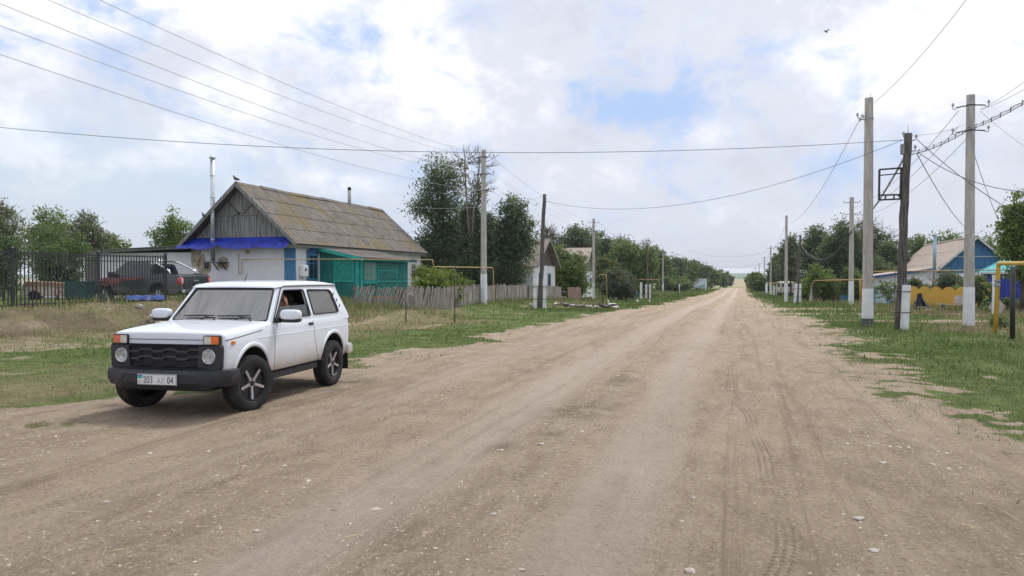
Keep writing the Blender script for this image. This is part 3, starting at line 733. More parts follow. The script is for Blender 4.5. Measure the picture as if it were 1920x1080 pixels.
def all_trees():
    g1 = 'trees behind the iron fence'; g2 = 'tall dark elms beside the grey-roofed house'; g3 = 'trees along the left side of the street'; g4 = 'trees along the right side of the street'; g5 = 'garden bushes'
    # left yard
    tree('tree', 2, 41, 372, 110, 'grey-green sparse tree at far left edge behind the iron fence', 'sage', 6500, twigs=16, group=g1, trunk=.1, bark='bark_pale', tw_len=.6)
    tree('tree', 100, 46, 385, 120, 'bushy green tree behind the iron fence, tallest crown in the left yard', 'light', 8000, group=g1, low=.1)
    tree('tree', 165, 44, 392, 84, 'sparse olive tree with see-through twigs left of the white shed', 'sage', 5200, twigs=12, group=g1, bark='bark_pale', tw_len=.6)
    tree('tree', 216, 52, 434, 60, 'small thin yellowish tree just above the shed roof', 'light', 2200, twigs=8, group=g1, trunk=.08, bark='bark_pale', tw_len=.6)
    tree('bush', 108, 33, 418, 112, 'soft feathery green bush touching the iron fence between its posts', 'soft', 9000, bushy=True, group=g1, fill=.25, trunk=.05)
    tree('bush', 6, 30, 424, 74, 'soft green bush at the left photo edge behind the fence', 'soft', 7000, bushy=True, group=g1, fill=.25, trunk=.05)
    tree('tree', 332, 50, 392, 92, 'round light green tree behind the white shed roof left of the gable', 'light', 7500, group=g1, low=.1)
    # elms
    tree('elm_tree', 832, 52, 294, 150, 'tall dark elm right behind the grey-roofed house', 'dark', 24000, group=g2, trunk=.22, depth=.9,
         lobes=[(-.05, 0, .86, .52, .13, 1), (-.15, .1, .72, .55, .13, 1), (-.45, 0, .62, .50, .09, .8), (.15, 0, .56, .55, .15, 1), (.1, .2, .40, .72, .16, 1.1), (-.35, 0, .30, .70, .16, 1), (.35, -.1, .22, .75, .18, 1), (-.2, .1, .12, .8, .12, .8)])
    tree('elm_tree', 893, 50, 318, 90, 'half-dead elm with bare grey branches behind the concrete pole', 'dark', 19000, group=g2, twigs=7, trunk=.2, bark='bark_pale', tw_len=1.5,
         lobes=[(.1, 0, .80, .34, .12, .45), (-.3, 0, .62, .42, .14, .8), (.4, 0, .55, .45, .14, .8), (0, 0, .38, .75, .18, 1), (.1, 0, .18, .95, .18, 1)])
    tree('elm_tree', 955, 51, 368, 112, 'broad dark elm hanging over the fence right of the concrete pole', 'dark', 18000, group=g2, trunk=.2,
         lobes=[(.1, 0, .84, .48, .15, 1), (.45, 0, .68, .45, .12, 1), (-.2, 0, .66, .5, .16, 1), (.3, 0, .50, .6, .14, 1), (-.4, 0, .42, .55, .2, 1), (-.1, 0, .25, .65, .16, .9), (-.55, 0, .2, .5, .2, .9)])
    tree('dead_tree', 884, 49.5, 276, 84, 'bare dead treetop of grey twigs beside the tall pole', 'olive', 120, group=g2, twigs=20, trunk=.16, bark='bark_pale', tw_len=1.3,
         lobes=[(-.3, 0, .88, .3, .1, .2), (.35, 0, .86, .35, .1, .2), (0, 0, .7, .5, .1, .2)])
    tree('bush', 818, 34.5, 494, 124, 'yellow-green lilac-like bush behind the leaning picket fence', 'yellow', 9000, bushy=True, group=g5, fill=.35, trunk=.04, clump=.2)
    tree('bush', 872, 37.5, 520, 44, 'small green weedy bush growing over the picket fence', 'light', 2500, bushy=True, group=g5, trunk=.03, clump=.16)
    tree('bush', 925, 52, 470, 110, 'dark undergrowth beneath the elms behind the fence', 'dark', 5000, bushy=True, group=g5, depth=.5)
    # down the left side
    tree('bush', 1064, 62, 462, 92, 'rounded green bush right of the leaning wooden pole', 'mid', 11000, bushy=True, group=g3, fill=.35)
    tree('bush', 1048, 61, 478, 46, 'bright green upper shoots of a bush beside the second house gable', 'yellow', 2200, bushy=True, group=g3)
    tree('tree', 1030, 66, 420, 50, 'bare greyish tree above the second house gable', 'sage', 900, twigs=40, group=g3, bark='bark_pale')
    tree('tree', 1082, 98, 418, 100, 'dark tree standing tallest above the third house roof', 'dark', 9000, group=g3, low=.1)
    tree('tree', 1130, 104, 432, 86, 'dark tree right behind the second concrete pole', 'dark', 7000, group=g3, low=.1)
    tree('bush', 1140, 76, 478, 60, 'olive bush with yellowish leaves right of the second concrete pole', 'olive', 4000, bushy=True, group=g3)
    tree('bush', 1160, 72, 502, 78, 'grey-brown dense low bush behind the yellow riser pipe', 'greybush', 7000, bushy=True, group=g3, fill=.3)
    tree('tree', 1182, 92, 448, 104, 'broad round mid-green tree behind the grey-brown bush', 'mid', 12000, group=g3, low=.22)
    tree('tree', 1165, 108, 436, 60, 'darker tree top peeking above the broad round tree', 'sage', 2500, group=g3, twigs=10)
    tree('tree', 1212, 98, 446, 34, 'thin bare-topped tree beside a wooden pole', 'sage', 500, twigs=20, group=g3, bark='bark_pale')
    tree('tree', 1232, 158, 462, 64, 'green tree right of the wooden pole with two white stubs', 'mid', 7000, group=g3, low=.22)
    tree('tree', 1262, 164, 480, 64, 'mid-green tree behind the third concrete pole', 'dark', 5000, group=g3, low=.22)
    tree('tree', 1282, 178, 484, 60, 'rounded tree left of the white roadside board', 'mid', 4500, group=g3, low=.22)
    tree('bush', 1264, 152, 518, 70, 'low green hedge bush beside the third concrete pole', 'mid', 3500, bushy=True, group=g3)
    tree('tree', 1306, 180, 488, 54, 'dark round tree directly behind the white roadside board', 'dark', 3500, group=g3, low=.22)
    tree('tree', 1330, 215, 499, 46, 'distant tree right of the white roadside board', 'mid', 2500, group=g3, low=.22)
    tree('tree', 1350, 260, 507, 36, 'far small tree second from the end of the left row', 'mid', 1500, group=g3, low=.22)
    tree('tree', 1364, 320, 513, 26, 'farthest tiny tree ending the left row', 'dark', 900, group=g3, low=.22)
    # right side
    tree('tree', 1412, 215, 511, 30, 'farthest small tree on the right of the road end', 'mid', 1500, group=g4, low=.25)
    tree('bush', 1424, 150, 509, 44, 'low dark green bush right of the road end', 'mid', 3500, bushy=True, group=g4)
    tree('tree', 1456, 150, 474, 40, 'narrow green tree behind the small third pole on the right', 'mid', 4000, group=g4, low=.22)
    tree('tree', 1480, 112, 446, 50, 'green tree behind the grey van', 'dark', 6000, group=g4, low=.22)
    tree('tree', 1482, 95, 436, 50, 'sparse grey-leaved tree behind the tapering concrete pole', 'sage', 2500, group=g4, twigs=16)
    tree('tree', 1532, 88, 416, 84, 'dark tree with a lacy top right of the dark wooden pole', 'dark', 8500, group=g4, low=.2, twigs=10)
    tree('tree', 1582, 82, 412, 100, 'large dense dark tree behind the pole with two crossarms', 'dark', 14000, group=g4, low=.22)
    tree('tree', 1634, 84, 408, 84, 'dark tree with bare twigs on its right just behind the tall near pole', 'dark', 6500, group=g4, twigs=34, low=.1, tw_len=1.6)
    tree('tree', 1668, 80, 448, 70, 'dark tree between the near concrete pole and the wooden pole', 'dark', 8000, group=g4, low=.22)
    tree('bush', 1543, 66, 496, 66, 'light green bush under the sagging cable', 'light', 5500, bushy=True, group=g4)
    tree('bush', 1512, 68, 520, 30, 'bright green shrub beside the dark wooden pole', 'yellow', 1800, bushy=True, group=g4)
    tree('bush', 1600, 64, 500, 60, 'dark green bush behind the two-crossarm pole', 'mid', 4500, bushy=True, group=g4)
    tree('bush', 1655, 76, 478, 70, 'dark bush just above the white annex roof', 'dark', 4500, bushy=True, group=g4)
    tree('tree', 1722, 108, 436, 90, 'light green tree behind the ridge of the blue-gabled house', 'mid', 7000, group=g4, low=.15)
    tree('tree', 1780, 104, 430, 90, 'yellowish green tree behind the tallest right-hand pole', 'light', 7000, group=g4, low=.15)
    tree('tree', 1856, 92, 440, 90, 'green tree to the right behind the blue gable peak', 'light', 6500, group=g4, low=.15)
    tree('tree', 1916, 36, 350, 104, 'near light green maple at the right photo edge', 'light', 9000, group=g4, trunk=.10, fill=.4, clump=.32, ls=.095,
         lobes=[(-.25, 0, .93, .26, .07, .8), (-.1, 0, .80, .5, .09, 1), (-.45, 0, .68, .45, .10, 1), (.2, 0, .66, .7, .13, 1.2), (-.15, .1, .52, .62, .12, 1), (.5, 0, .45, .7, .14, 1), (-.1, 0, .34, .4, .08, .5)])
    tree('bush', 1783, 58, 508, 74, 'dark rounded bush behind the yellow scalloped fence', 'dark', 6000, bushy=True, group=g5)
    tree('bush', 1797, 54, 536, 40, 'bright green low shrub just above the yellow fence', 'light', 2500, bushy=True, group=g5)
    tree('bush', 1721, 56, 520, 46, 'patchy reddish-green shrub in front of the white-walled window', 'olive', 2500, bushy=True, group=g5)
    tree('sapling', 1664, 46, 526, 48, 'thin sapling with few leaves before the blue gate', 'mid', 700, group=g5, trunk=.02, cat='sapling', ls=.07)
    tree('bush', 1838, 42, 512, 50, 'leafy shrub between the tallest pole and blue shed', 'mid', 3000, bushy=True, group=g5)
    tree('bush', 1870, 25, 592, 44, 'broad-leaved weed around the foot of the yellow pipe', 'soft', 700, bushy=True, group=g5, trunk=.01, cat='weed', ls=.05, clump=.12)
    tree('bush', 1900, 38, 560, 60, 'straggly garden weeds in front of the blue shed', 'olive', 3000, bushy=True, group=g5, trunk=.02)
    tree('bush', 100, 23.5, 566, 60, 'low weeds growing through the iron fence foot', 'soft', 1500, bushy=True, group=g5, trunk=.01, cat='weed', ls=.04, clump=.12) if False else None
all_trees()
# ------------------------------------------------------------------ white off-roader
def car_paint(name, col, coat=.6, rough=.32, dust=(.40, .335, .265)):
    m = bpy.data.materials.new(name); m.use_nodes = True; nt = m.node_tree; L = nt.links.new
    b = nt.nodes['Principled BSDF']; b.inputs['Roughness'].default_value = rough; b.inputs['Coat Weight'].default_value = coat; b.inputs['Coat Roughness'].default_value = .06
    tc = N(nt, 'ShaderNodeTexCoord'); sp = N(nt, 'ShaderNodeSeparateXYZ'); L(tc.outputs['Object'], sp.inputs[0])
    n = N(nt, 'ShaderNodeTexNoise', ins={'Scale': 3.0, 'Detail': 9, 'Roughness': .65}); L(tc.outputs['Object'], n.inputs['Vector'])
    f = maprange(nt, math_node(nt, 'ADD', sp.outputs[2], math_node(nt, 'MULTIPLY', n.outputs[0], .35)), .55, .98, .75, 0)
    c = mixc(nt, f, mixc(nt, n.outputs[0], tuple(x * .95 for x in col), col), dust)
    L(c, b.inputs['Base Color']); return m
M_['carwhite'] = car_paint('white_car_paint', (.74, .79, .86))
M_['plast'] = mat('black_bumper_plastic', (.019, .021, .026), .5, var=.25, scale=5, bump=.0006, bscale=200)
M_['tyre'] = mat('tyre_rubber', (.019, .019, .019), .85, var=.3, scale=8, dirt=((.10, .085, .07), 5, .60))
M_['rimblk'] = mat('black_alloy', (.013, .013, .015), .45)
M_['rimsil'] = mat('machined_alloy', (.58, .59, .61), .30, metal=.8, var=.05)
M_['chrome'] = mat('chrome', (.75, .76, .78), .12, metal=1, var=.03)
M_['lens'] = glass_mat('clear_lens', (.9, .92, .94), 1.5, .05, .12)
M_['white_lens'] = mat('frosted_lamp_lens', (.60, .58, .52), .2, var=.15, scale=40, coat=.5)
M_['amber'] = mat('amber_lens', (.75, .17, .02), .25, var=.2, scale=30, coat=.6)
M_['amberf'] = mat('faded_red_lens', (.66, .16, .10), .3, var=.15, scale=30, coat=.4)
M_['wshield'] = glass_mat('windscreen_glass', (.30, .30, .31), 3.4, .02, .14)
M_['sglass'] = glass_mat('side_glass', (.25, .27, .28), 1.8, .02, .18)
M_['tintglass'] = glass_mat('tinted_glass', (.06, .065, .07), 2.0, .03, .34)
M_['int'] = mat('dark_interior', (.022, .022, .024), .9)
M_['seat'] = mat('grey_seat_fabric', (.06, .06, .065), .95)
M_['plate'] = mat('plate_white', (.70, .71, .72), .45, var=.05, scale=9, dirt=((.5, .47, .42), 14, .62))
M_['ink'] = mat('plate_black_paint', (.04, .04, .045), .6)
M_['inkf'] = mat('worn_plate_paint', (.30, .30, .30), .7)
M_['turq'] = mat('plate_flag_turquoise', (.02, .36, .45), .5)
M_['mark'] = mat('dark_seam', (.05, .05, .052), .8)
M_['skin'] = mat('skin', (.42, .20, .13), .55, var=.1, scale=12)
M_['hair'] = mat('dark_hair', (.03, .02, .015), .7)
M_['shirt'] = mat('rust_coloured_shirt', (.20, .07, .05), .9)

def text_mesh(name, s, h, depth, parent, m, M, sx=1.0, space=1.0):
    cu = bpy.data.curves.new(name, 'FONT'); cu.body = s; cu.size = h * 1.42; cu.extrude = depth; cu.space_character = space
    o = bpy.data.objects.new(name, cu); COL.objects.link(o)
    dg = bpy.context.evaluated_depsgraph_get(); dg.update(); me = bpy.data.meshes.new_from_object(o.evaluated_get(dg))
    bpy.data.objects.remove(o); me.transform(M @ Matrix.Diagonal((sx, 1, 1, 1))); me.name = name
    return link(name, me, m, parent)

def wheel(parent, x, y, side, steer=0.0, r=.350, w=.20, tilt=0):
    e = empty('wheel', (x, y, r), steer); e.parent = parent
    Mx = Matrix.Rotation(PI / 2 * -side, 4, 'X')       # local z -> outward (side*y)
    hw = w / 2
    prof = [(.215, -hw + .012), (.235, -hw), (.30, -hw - .004), (r - .028, -hw + .004), (r - .008, -hw + .022)]
    nn = 5
    for k in range(nn):
        a = -hw + .030 + (w - .06) * k / nn; bb = -hw + .030 + (w - .06) * (k + 1) / nn - .008
        prof += [(r, a), (r, bb), (r - .009, bb + .001), (r - .009, bb + .007)]
    prof = prof[:-2] + [(r - .008, hw - .022), (r - .028, hw - .004), (.30, hw + .004), (.245, hw + .002), (.225, hw - .006), (.212, hw - .020)]
    mb = MB(); mb.lathe(prof, Mx, 56, smooth=False)
    # shoulder lugs
    for k in range(64):
        an = 2 * PI * k / 64
        for sg in (-1, 1):
            c = Mx @ Vector(((r - .016) * math.cos(an), (r - .016) * math.sin(an), sg * (hw - .020)))
            mb.box(c, (.010, .021, .026), Matrix.Rotation(-an * side, 3, 'Y') if False else (Mx.to_3x3() @ Matrix.Rotation(an, 3, 'Z')))
    t = mb.build('tyre', M_['tyre'], e, autosmooth=32)
    mb = MB()
    mb.lathe([(.213, -hw + .015), (.216, hw - .016), (.206, hw - .010), (.200, hw - .022), (.196, hw - .055), (.185, hw - .060), (.06, hw - .052), (.002, hw - .052)], Mx, 48)
    rim = mb.build('rim', M_['rimblk'], e, autosmooth=40)
    mb = MB()
    for k in range(5):
        an = 2 * PI * k / 5 + .28
        a = Vector((.030 * math.cos(an), .030 * math.sin(an), hw - .030)); b = Vector((.200 * math.cos(an), .200 * math.sin(an), hw - .016))
        a, b = Mx @ a, Mx @ b; d_ = (b - a).normalized(); ax = Mx.to_3x3() @ Vector((0, 0, 1)); sd_ = d_.cross(ax).normalized(); Mr = Matrix((sd_, d_, ax)).transposed()
        s_ = MB(); s_.box((a + b) / 2 - ax * .012, (.034, (b - a).length, .026), Mr); s_.build('spoke', M_['rimsil'], rim, bevel=.004)
    mb = MB(); mb.lathe([(0, hw - .014), (.020, hw - .014), (.030, hw - .018), (.034, hw - .04)], Mx, 20); mb.build('hub_cap', M_['rimblk'], rim, recalc=False)
    for k in range(5):
        mb = MB(); an = 2 * PI * k / 5 + .28 + PI / 5; mb.lathe([(0, hw - .03), (.008, hw - .03), (.009, hw - .05)], Mx @ Matrix.Translation((.055 * math.cos(an), .055 * math.sin(an), 0)), 8)
        mb.build('wheel_nut', M_['steel'], rim, recalc=False)
    return e

def niva():
    root = empty('offroad_car', (-3.795, 10.72, 0), math.atan2(-math.sin(R(101.8)), math.cos(R(101.8))),
                 'small white three-door off-roader parked facing us on the dirt road', 'car')
    # stations: x, [p1..p8] half section (y, z)
    def sec(x, yb, ys, ym, yc, ybel, zbel, ytop, ztop, zc, zb=.40):
        return x, [(0, zb), (yb, zb), (ys, zb + .035), (ym, .62), (yc + .008, .845), (yc, .875), (ybel, zbel), (ytop, ztop), (ytop - .10, zc if x > .56 else ztop - .16), (0, zc + .012 if x > .56 else ztop - .17)]
    st = [sec(1.705, .62, .70, .745, .735, .715, .925, .66, .945, .952, .47), sec(1.690, .66, .74, .772, .762, .745, .945, .68, .968, .972, .45),
          sec(1.64, .68, .76, .785, .778, .765, .955, .70, .982, .988, .43), sec(1.30, .70, .775, .797, .790, .775, .972, .71, 1.005, 1.012),
          sec(.95, .70, .78, .80, .793, .778, .992, .715, 1.026, 1.034), sec(.64, .70, .785, .803, .796, .780, 1.012, .72, 1.045, 1.052),
          sec(.60, .70, .785, .803, .796, .780, 1.016, .72, 1.045, 1.05), sec(.52, .70, .785, .803, .796, .782, 1.02, .735, 1.03, 1.0),
          sec(.0, .70, .785, .806, .799, .784, 1.025, .735, 1.032, 1.0), sec(-.9, .70, .785, .806, .799, .784, 1.03, .735, 1.036, 1.0),
          sec(-1.55, .70, .78, .803, .796, .780, 1.03, .735, 1.036, 1.0), sec(-1.79, .68, .77, .795, .788, .774, 1.02, .72, 1.03, 1.0, .43),
          sec(-1.835, .64, .745, .778, .772, .760, 1.01, .70, 1.02, .99, .45)]
    nst = len(st); rows = []
    for x, hp in st:
        row = [Vector((x, y, z)) for y, z in hp] + [Vector((x, -y, z)) for y, z in hp[-2:0:-1]]
        rows.append(row)
    mb = MB(); k = len(rows[0]); mb.grid(rows, 0, True, closed_v=True)
    # end caps as quad strips
    for ri, flip in ((0, 1), (nst - 1, 0)):
        base = ri * k; h = 9
        for i in range(h):
            a, b = i, i + 1; c, d = (k - i - 1) % k, (k - i) % k
            q = [base + a, base + b, base + c, base + d] if i < h else None
            q = list(dict.fromkeys(q))
            if len(q) >= 3: mb.f.append(tuple(q if flip else q[::-1])); mb.m.append(0); mb.sm.append(True)
    body = mb.build('body', [M_['carwhite'], M_['int']], root)
    evaluated(body, [('SUBSURF', dict(levels=3, render_levels=3))])
    me = body.data
    # wheel wells
    for x in (1.11, -1.19):
        for sg in (1, -1):
            c = MB(); Mc = Matrix.Translation((x, sg * .60, .375)) @ Matrix.Rotation(PI / 2, 4, 'X')
            c.lathe([(.0, -.30), (.415, -.30), (.415, .30), (0, .30)], Mc, 48); co = c.build('cut', [M_['int']], root, recalc=True)
            md = body.modifiers.new('b', 'BOOLEAN'); md.object = co; md.operation = 'DIFFERENCE'; md.solver = 'EXACT'; md.material_mode = 'TRANSFER'
            dg = bpy.context.evaluated_depsgraph_get(); dg.update(); nm = bpy.data.meshes.new_from_object(body.evaluated_get(dg)); body.modifiers.clear(); body.data = nm; bpy.data.objects.remove(co)
    me = body.data
    mi = [i for i, m in enumerate(me.materials) if m and m.name.startswith('dark_interior')][0]
    for p in me.polygons:
        c = p.center
        if c.x < .60 and abs(c.y) < .735 and c.z > .80 and c.x > -1.78: p.material_index = mi
        if p.normal.z < -.8 and c.z < .5: p.material_index = mi
    for p in me.polygons:
        for ax_ in (1.11, -1.19):
            if all(math.hypot(me.vertices[i].co.x - ax_, me.vertices[i].co.z - .375) < .4165 for i in p.vertices) and ((abs(p.normal.y) < .35 and abs(p.center.y) < .81) or abs(p.center.y) < .4): p.material_index = mi
    me.polygons.foreach_set('use_smooth', [True] * len(me.polygons)); me.set_sharp_from_angle(angle=R(35))
    bv = BVHTree.FromPolygons([v.co.copy() for v in me.vertices], [tuple(p.vertices) for p in me.polygons])
    def side(x, z, sg=1, off=0.0):
        h = bv.ray_cast(Vector((x, sg * 1.5, z)), Vector((0, -sg, 0)))
        y = h[0].y if h[0] else sg * .79
        return Vector((x, y + sg * off, z))
    def seam(name, pts, sg=1, w=.0035, m='mark', parent=body, off=.0005, sub=10):
        pp = []
        for a, b in zip(pts[:-1], pts[1:]):
            for j in range(sub): q = j / sub; pp.append(side(a[0] * (1 - q) + b[0] * q, a[1] * (1 - q) + b[1] * q, sg, off))
        pp.append(side(*pts[-1], sg, off)); mb = MB(); mb.tube(pp, w, 5, smooth=True); mb.build(name, M_[m], parent, recalc=False)
    # --- greenhouse
    ZB, ZR = 1.02, 1.50
    YB, YR = .772, .652
    def side_fn(sg):
        def f(u, v, w):       # u = x, v = 0..1 height, w inward
            y = YB + (YR - YB) * v + .018 * math.sin(PI * min(max(v, 0), 1)); z = ZB + (ZR - ZB) * v
            return Vector((u, sg * (y - w), z))
        return f
    A0, A1 = .60, .165
    outer = [(A0 + .06, -.10), (A0 + .02, .0), (A1 + .015, 1.0), (A1 - .06, 1.08), (-1.44, 1.08), (-1.53, 1.0), (-1.80, .04), (-1.81, -.10)]
    fw = rounded([(.50, .10), (.125, .90), (-.45, .90), (-.50, .10)], [.03, .05, .05, .04])
    rw = rounded([(-.60, .12), (-.56, .89), (-1.32, .86), (-1.46, .12)], [.05, .05, .10, .07])
    for sg in (1, -1):
        mb = MB(); mb.plate(outer, [fw, rw], side_fn(sg), .035); sf = mb.build('side_frame', M_['carwhite'], body, bevel=.003)
        def scaled(poly, k, cx, cy): return [(cx + (x - cx) * k, cy + (y - cy) * k) for x, y in poly]
        # rubber surrounds
        for nm, pl, cx, cy in (('window_seal', fw, -.08, .5), ('window_seal', rw, -.98, .5)):
            mb = MB(); pts = [side_fn(sg)(x, y, -.002) for x, y in pl]; mb.tube(pts + [pts[0]], .011, 6, caps=False); mb.build(nm, M_['black'], sf, recalc=False)
        mb = MB(); mb.plate(rw, [], side_fn(sg), .004); g = mb.build('rear_side_glass', M_['tintglass'], body)
        for v in g.data.vertices: v.co.y -= sg * .012
        # front pane wound half down on the near side
        if sg == 1: pane = [(.50, .10), (.345, .44), (-.474, .44), (-.50, .10)]
        else: pane = fw
        mb = MB(); mb.plate(pane, [], side_fn(sg), .004); g = mb.build('door_glass', M_['sglass'], body)
        for v in g.data.vertices: v.co.y -= sg * .014
        # cooling slots in rear pillar
        for k in range(3):
            v0 = .72 - .20 * k; xx = -1.405 - .060 * k
            c = side_fn(sg)(xx, v0, -.003); mb = MB(); mb.box(c, (.020, .006, .050), Euler((0, R(-16), 0)).to_matrix(), 0); mb.build('vent_slot', M_['mark'], sf, bevel=.002)
    def ws_fn(u, v, w):
        yh = .765 + (.640 - .765) * v; bow = .060 * (1 - (u / yh) ** 2) if yh else 0
        x = A0 + .03 + (A1 + .03 - A0 - .03) * v + bow * (1 - .3 * v); z = ZB + (ZR - ZB) * v
        n = Vector((.74, 0, .67)); return Vector((x, u, z)) - n * w
    def quadsub(a, b, c, d, n=10): 
        out = []
        for p, q in ((a, b), (b, c), (c, d), (d, a)):
            for j in range(n): w = j / n; out.append((p[0] * (1 - w) + q[0] * w, p[1] * (1 - w) + q[1] * w))
        return out
    def gridsurf(mb, y0, y1, v0, v1, fn, w, nu=14, nv=6, m=0):
        rows = []
        for i in range(nu + 1):
            q = i / nu; rows.append([fn((y0[0] * (1 - q) + y1[0] * q) * (1 - j / nv) + (y0[1] * (1 - q) + y1[1] * q) * (j / nv), v0 + (v1 - v0) * j / nv, w) for j in range(nv + 1)])
        mb.grid(rows, m, True)
    mb = MB()
    # frame strips: left/right A pillars, header, sill (curved grids with thickness)
    def strip(y0, y1, v0, v1):
        for w in (0, .03): gridsurf(mb, y0, y1, v0, v1, ws_fn, w)
    strip((.690, .580), (.768, .645), -.06, 1.06); strip((-.768, -.645), (-.690, -.580), -.06, 1.06)
    strip((-.70, -.70), (.70, .70), -.10, .06); strip((-.64, -.64), (.64, .64), .93, 1.06)
    mb.build('windscreen_frame', M_['carwhite'], body, recalc=False)
    wsp = rounded([(-.70, .045), (-.592, .945), (.592, .945), (.70, .045)], [.07, .06, .06, .07], 5)
    pts = []
    for i, p in enumerate(wsp):
        q = wsp[(i + 1) % len(wsp)]; nseg = max(1, int((Vector(q) - Vector(p)).length / .08))
        for j in range(nseg): w = j / nseg; pts.append(ws_fn(p[0] * (1 - w) + q[0] * w, p[1] * (1 - w) + q[1] * w, -.002))
    mb = MB(); mb.tube(pts + [pts[0]], .013, 6, caps=False); mb.build('windscreen_seal', M_['black'], body, recalc=False)
    mb = MB(); gridsurf(mb, (-.70, -.592), (.70, .592), .03, .95, ws_fn, .004, 20, 8); mb.build('windscreen', M_['wshield'], body, recalc=False)
    mb = MB(); gridsurf(mb, (-.66, -.60), (.66, .60), .84, .93, ws_fn, .012, 20, 3); mb.build('sun_strip', M_['tintglass'], body, recalc=False)
    def rr_fn(u, v, w):
        z = ZB + (ZR - ZB) * v; x = -1.80 + .27 * v; bow = -.03 * (1 - (u / .72) ** 2)
        return Vector((x + bow + w * .9, u, z + w * .3))
    mb = MB(); hole = rounded([(-.60, .14), (-.53, .88), (.53, .88), (.60, .14)], .05)
    mb.plate([(-.772, -.1), (-.655, 1.05), (.655, 1.05), (.772, -.1)], [hole], rr_fn, .03); mb.build('tailgate', M_['carwhite'], body)
    mb = MB(); mb.plate(hole, [], rr_fn, .005); mb.build('rear_glass', M_['tintglass'], body)
    # roof
    rows = []
    xs = [.225, .215, .18, .10, -.1, -.5, -1.0, -1.35, -1.48, -1.54, -1.555]
    zz = [1.492, 1.512, 1.536, 1.558, 1.58, 1.592, 1.588, 1.57, 1.548, 1.52, 1.49]
    for x, zt in zip(xs, zz):
        e = .0 if x in (xs[0], xs[-1]) else 0
        row = []
        for yy, dz in ((-.655, None), (-.668, None), (-.650, .028), (-.58, .012), (-.35, .003), (0, 0), (.35, .003), (.58, .012), (.650, .028), (.668, None), (.655, None)):
            if dz is None: z = 1.488 if abs(yy) < .66 else 1.504
            else: z = zt - dz
            bow = .05 * (1 - (yy / .66) ** 2) * (1 if x > 0 else -.3 if x < -1.3 else 0)
            row.append(Vector((x + bow, yy, max(z, 1.488))))
        rows.append(row)
    mb = MB(); mb.grid(rows, 0, True); mb.grid([[Vector((r_[0].x, r_[0].y, 1.487)), Vector((r_[-1].x, r_[-1].y, 1.487))] for r_ in rows], 1)
    ro = mb.build('roof', [M_['carwhite'], M_['int']], body); evaluated(ro, [('SUBSURF', dict(levels=2, render_levels=2))])
    for sg in (1, -1):
        mb = MB(); mb.tube([side_fn(sg)(A0 - .01, .02, -.012), side_fn(sg)(A1 + .02, .97, -.014), side_fn(sg)(A1 - .05, 1.02, -.018), side_fn(sg)(-1.42, 1.02, -.018), side_fn(sg)(-1.50, .97, -.015)], .008, 6); mb.build('rain_gutter', M_['mark'], ro, recalc=False)
    mb = MB(); mb.tube([(-.02, .0, 1.58), (-.10, .0, 1.70)], [.006, .003], 6); mb.build('roof_antenna', M_['black'], ro, recalc=False)
    mb = MB(); mb.box((-1.46, .60, 1.535), (.10, .03, .02)); mb.tube([(-1.46, .60, 1.54), (-1.55, .60, 1.66)], [.006, .003], 6); mb.build('roof_antenna', M_['black'], ro, recalc=False)
    # --- seams, handles, lights on the sides
    for sg in (1, -1):
        seam('hood_seam', [(1.66, .888), (1.2, .925), (.86, .955)], sg, .0045)
        seam('door_gap', [(.585, 1.0), (.585, .60), (.56, .44)], sg)
        seam('door_gap', [(-.545, 1.0), (-.56, .75), (-.66, .52), (-.70, .44)], sg, .003)
        seam('door_gap', [(.56, .44), (-.70, .44)], sg, .003)
        seam('crease', [(1.0, .868), (-1.74, .868)], sg, .005, 'carwhite', off=.000, sub=30)
        seam('crease', [(.95, .935), (-1.74, .945)], sg, .0022, 'carwhite', off=.000, sub=30)
        # arch lips
        for cx in (1.11, -1.19):
            pp = []
            for j in range(33):
                a = R(-18 + 216 * j / 32); x = cx + .432 * math.cos(a); z = .375 + .432 * math.sin(a)
                if z < .40: continue
                p = side(x, z, sg, .0); p.y = sg * max(abs(p.y), .775); p.y += sg * .002
                pp.append(p)
            mb = MB(); mb.tube(pp, .027, 10, flat=.5, up=(0, sg, 0)); mb.build('wheel_arch_flare', M_['carwhite'], body, recalc=False)
        p = side(.0, .955, sg, .004); p.x = -.46
        mb = MB(); mb.box(p, (.13, .018, .036)); h = mb.build('door_handle', M_['plast'], body, bevel=.006)
        p = side(1.56, .855, sg, .006)
        mb = MB(); mb.box(p + Vector((-.03, 0, 0)), (.075, .016, .035)); mb.build('side_repeater', M_['amber'], body, bevel=.004)
        # mirror
        mb = MB(); mb.box((.49, sg * .80, 1.055), (.12, .07, .07)); mb.box((.475, sg * .85, 1.045), (.07, .12, .03)); arm = mb.build('mirror_base', M_['plast'], body, bevel=.012)
        mb = MB(); mb.rbox((.455, sg * .965, 1.062), (.125, .282, .080), 4); mb.build('mirror_lower', M_['plast'], arm, recalc=False)
        mb = MB(); mb.rbox((.46, sg * .968, 1.122), (.130, .290, .150), 3.6); mb.build('mirror', M_['carwhite'], arm, recalc=False)
        mb = MB(); mb.box((.392, sg * .965, 1.12), (.022, .20, .09)); mb.build('mirror_glass', M_['chrome'], arm)
        # mudflaps
        mb = MB(); mb.box((-1.66, sg * .72, .33), (.012, .22, .26), (0, R(6), 0)); mb.build('mudflap', M_['black'], root, bevel=.003)
        mb = MB(); mb.box((.66, sg * .70, .33), (.012, .20, .22), (0, R(-6), 0)); mb.build('mudflap', M_['black'], root, bevel=.003)
        mb = MB(); mb.box((0, sg * .70, .37), (1.50, .10, .09)); mb.build('sill', M_['plast'], root, bevel=.01)
